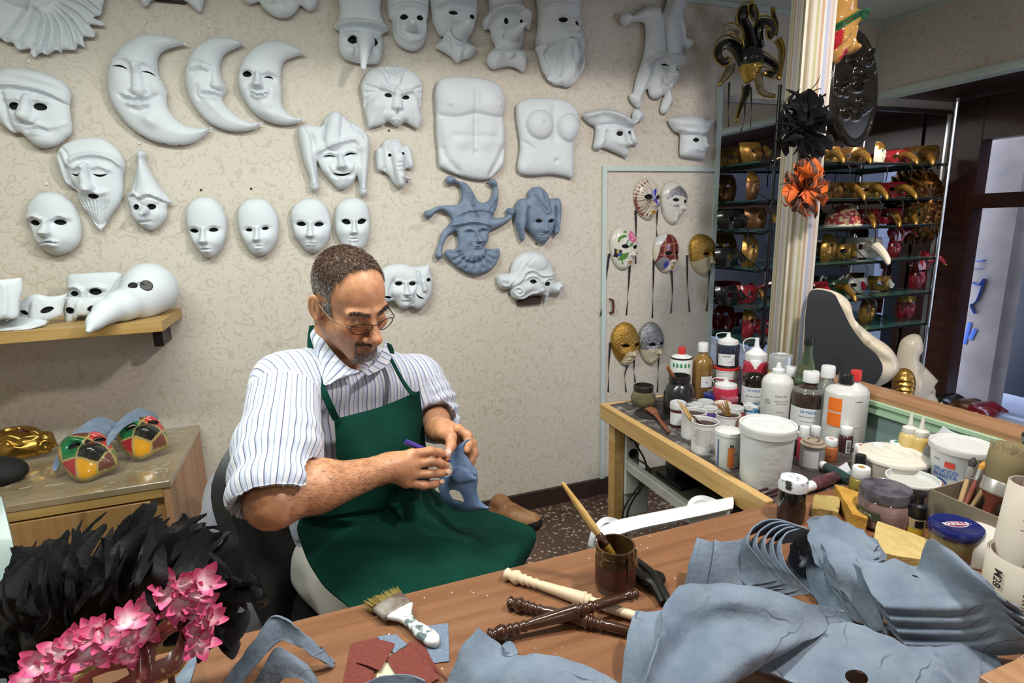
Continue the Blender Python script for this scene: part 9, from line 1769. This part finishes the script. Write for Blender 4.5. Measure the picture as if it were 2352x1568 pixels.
# dark embossed oval shield
ovl = [(890+158*math.cos(a)*1.0+(-30)*math.sin(a)*0,565+382*math.sin(a)) for a in np.linspace(0,2*math.pi,33)[:-1]]
fe = [('g',[(890+140*math.cos(a),565+355*math.sin(a)) for a in np.linspace(.2,6.0,24)],9,8)]
for k in range(16):
    x,y = 790+random.uniform(0,180),380+random.uniform(0,430); fe.append(('g',[(x+28*math.cos(t_)*(1-t_/9),y+34*math.sin(t_)*(1-t_/9)) for t_ in np.linspace(0,6,8)],9,14)); fe.append(('g',[(x,y),(x+random.uniform(-60,60),y+random.uniform(-70,70))],10,16))
shd = relief('oval_shield','tall black oval shield with embossed reliefs behind the gold hatted mask','shield',ovl,Z4,(),fe,H=10,R=30,h0=10,res=.006,m=mat('black_bronze',(.018,.015,.010),.22,.4,coat=.5),plane=(np.array([0,WALL_Y-.30,0]),np.array([-.2,-1.,0])))
sp_ = onY(1957,60,WALL_Y-.30); MB().tube([sp_+[0,.004,-.03],[sp_[0],sp_[1]+.004,CEIL-.0005]],.002,5).build('hanging_wire',M_rod,shd)
# feather masks hanging on the pillar
def fmask(label,c0,Y,kinds,cnt,spread,name,rad,face_m):
    c_ = onY(*c0,Y); t = thing(name,label,'mask',c_+[0,0,-.1]); MB().lathe([(0,.03),(.02,.026),(.035,.012),(.04,.0),(.03,-.004)],c_,18,axis=un(CAM-c_)).build('face',face_m,t)
    for i in range(cnt):
        a = random.gauss(-math.pi/2,1.5); k = random.choice(kinds); r_ = random.uniform(.25,1.)**.7; r0_ = max(0,r_-random.uniform(.45,.75)); p = (c0[0]+spread[0]*r0_*math.cos(a),c0[1]+spread[1]*r0_*math.sin(a)); a2 = a+random.gauss(0,.35); q = (c0[0]+spread[0]*r_*math.cos(a2)+6,c0[1]+spread[1]*r_*math.sin(a2)); feather(t,onY(*p,Y-.03-.03*(1-r_)),onY(*q,Y-random.uniform(.01,.07)),k,random.uniform(.9,1.7),random.uniform(-.9,.9))
    return t
ft_ = fmask('black feathered mask hanging on the striped pillar above the orange one',(1838,292),1.37,['blk'],190,(62,92),'feather_mask',.05,M_bk)
for (a,b_) in (((1840,225),(1880,165)),((1835,222),(1800,205)),((1848,225),(1888,205)),((1850,270),(1905,255)),((1800,290),(1772,330)),((1880,300),(1910,240))): feather(ft_,onY(*a,1.31),onY(*b_,1.30),'blk',.6,.2)
ft_ = fmask('orange and brown feathered mask hanging on the striped pillar',(1845,432),1.37,['org','org','brn'],150,(54,80),'feather_mask',.05,M_fbrn)
for (a,b_) in (((1820,420),(1782,428)),((1830,470),(1790,465)),((1845,480),(1840,508))): feather(ft_,onY(*a,1.31),onY(*b_,1.30),'brn',.4,.2)
# -- big masks in the window bay
bp = (onX(1960,860,1.62), un(np.array([-.75,-.65,.1])))
bo = [(1866,664),(1915,668),(1950,692),(1962,732),(2002,768),(2046,800),(2064,842),(2040,872),(2005,893),(2000,930),(1940,940),(1870,930),(1845,860),(1846,760),(1852,700)]
t = relief('giant_mask','big white mask seen from its black inside, standing behind the partition','mask',bo,(0,0,1.),(),[('g',[(1950,700),(1985,770),(2050,820)],10,8),('b',2010,850,30,20,0,10)],H=16,R=26,h0=20,res=.012,m=mat('ivory_paint',(.62,.54,.42),.4,coat=.3),plane=bp,back=.0)
dk = [(1864,666),(1912,672),(1930,700),(1955,750),(1985,790),(2012,812),(2028,846),(2012,880),(1985,898),(1960,930),(1890,930),(1850,860),(1848,760),(1853,700)]
relief('dark_inside',None,None,dk,(0,0,1.),(),[('b',1900,790,60,60,0,-6)],H=1,R=20,h0=1.5,res=.014,m=mat('black_inside',(.012,.015,.020),.55,coat=.1),plane=(bp[0]+bp[1]*.085,bp[1]),parent=t)
c_ = onX(1945,930,1.62); tag(MB().box((c_[0]-.06,c_[1]-.06,.201),(c_[0]+.12,c_[1]+.06,.80),.004).build('display_plinth',M_white),'white plinth carrying the big white mask behind the partition','plinth')
pp = (onX(2110,860,2.25),un(np.array([-.45,-.9,0.])))
relief('face_mask','ivory face seen in profile at the edge of the window','mask',[(2062,800),(2080,772),(2108,768),(2116,800),(2104,822),(2126,846),(2150,872,1),(2140,882),(2146,898),(2142,906),(2150,918),(2138,932),(2110,950),(2070,960),(2050,900)],(0,0,1.),(),[('b',2080,880,26,40,0,14),('g',[(2118,896),(2142,900)],4,-5),('b',2105,850,16,10,0,-6)],H=22,R=34,h0=8,res=.01,m=MATS['ivory_paint'],plane=pp)
relief('lattice_mask','dark gold mask with ribs standing on the partition end','mask',[(2050,868),(2062,848),(2085,846),(2100,862),(2102,890),(2090,918),(2060,920),(2048,900)],(0,0,1.),(),[('g',[(2052,870+k*11),(2075,866+k*11),(2100,872+k*11)],3,4) for k in range(4)],H=16,R=22,h0=6,res=.006,m=M_gd,plane=(onX(2075,885,1.72),un(np.array([-.75,-.65,0]))))
for x,y,lb in ((2065,925,'plinth under the dark gold mask'),(2100,955,'plinth under the ivory profile face')):
    Xp = 1.75 if y == 925 else 2.3; c_ = onX(x,y,Xp); tag(MB().box((c_[0]-.04,c_[1]-.05,.2005 if c_[1]+.05 < 1.29 else .0005),(c_[0]+.06,c_[1]+.05,max(.25,c_[2]+.005)),.004).build('display_plinth',M_white),'white '+lb,'plinth')
# masks lying on the cloth of the bay
for k,(x,y,m_,lb) in enumerate(((2170,935,M_bk,'black mask lying on the window cloth'),(2215,948,M_brz,'small brown mask lying on the window cloth'),(2250,955,M_rd,'dark red mask lying on the window cloth'))):
    c_ = onZ(x,y+8,.2); b_ = SDF(c_-[.2,.2,.05],c_+[.2,.2,.2],.012); b_.ell(c_+[0,0,.05],(.11,.08,.055),.02); b_.cone(c_+[.05,-.02,.08],c_+[.12,-.06,.05],.03,.012,.02); V,F = b_.mesh(); V[:,2] = np.maximum(V[:,2],.2005); tag(mesh('lying_mask',V,F,m_),lb,'mask','masks lying on the window cloth')
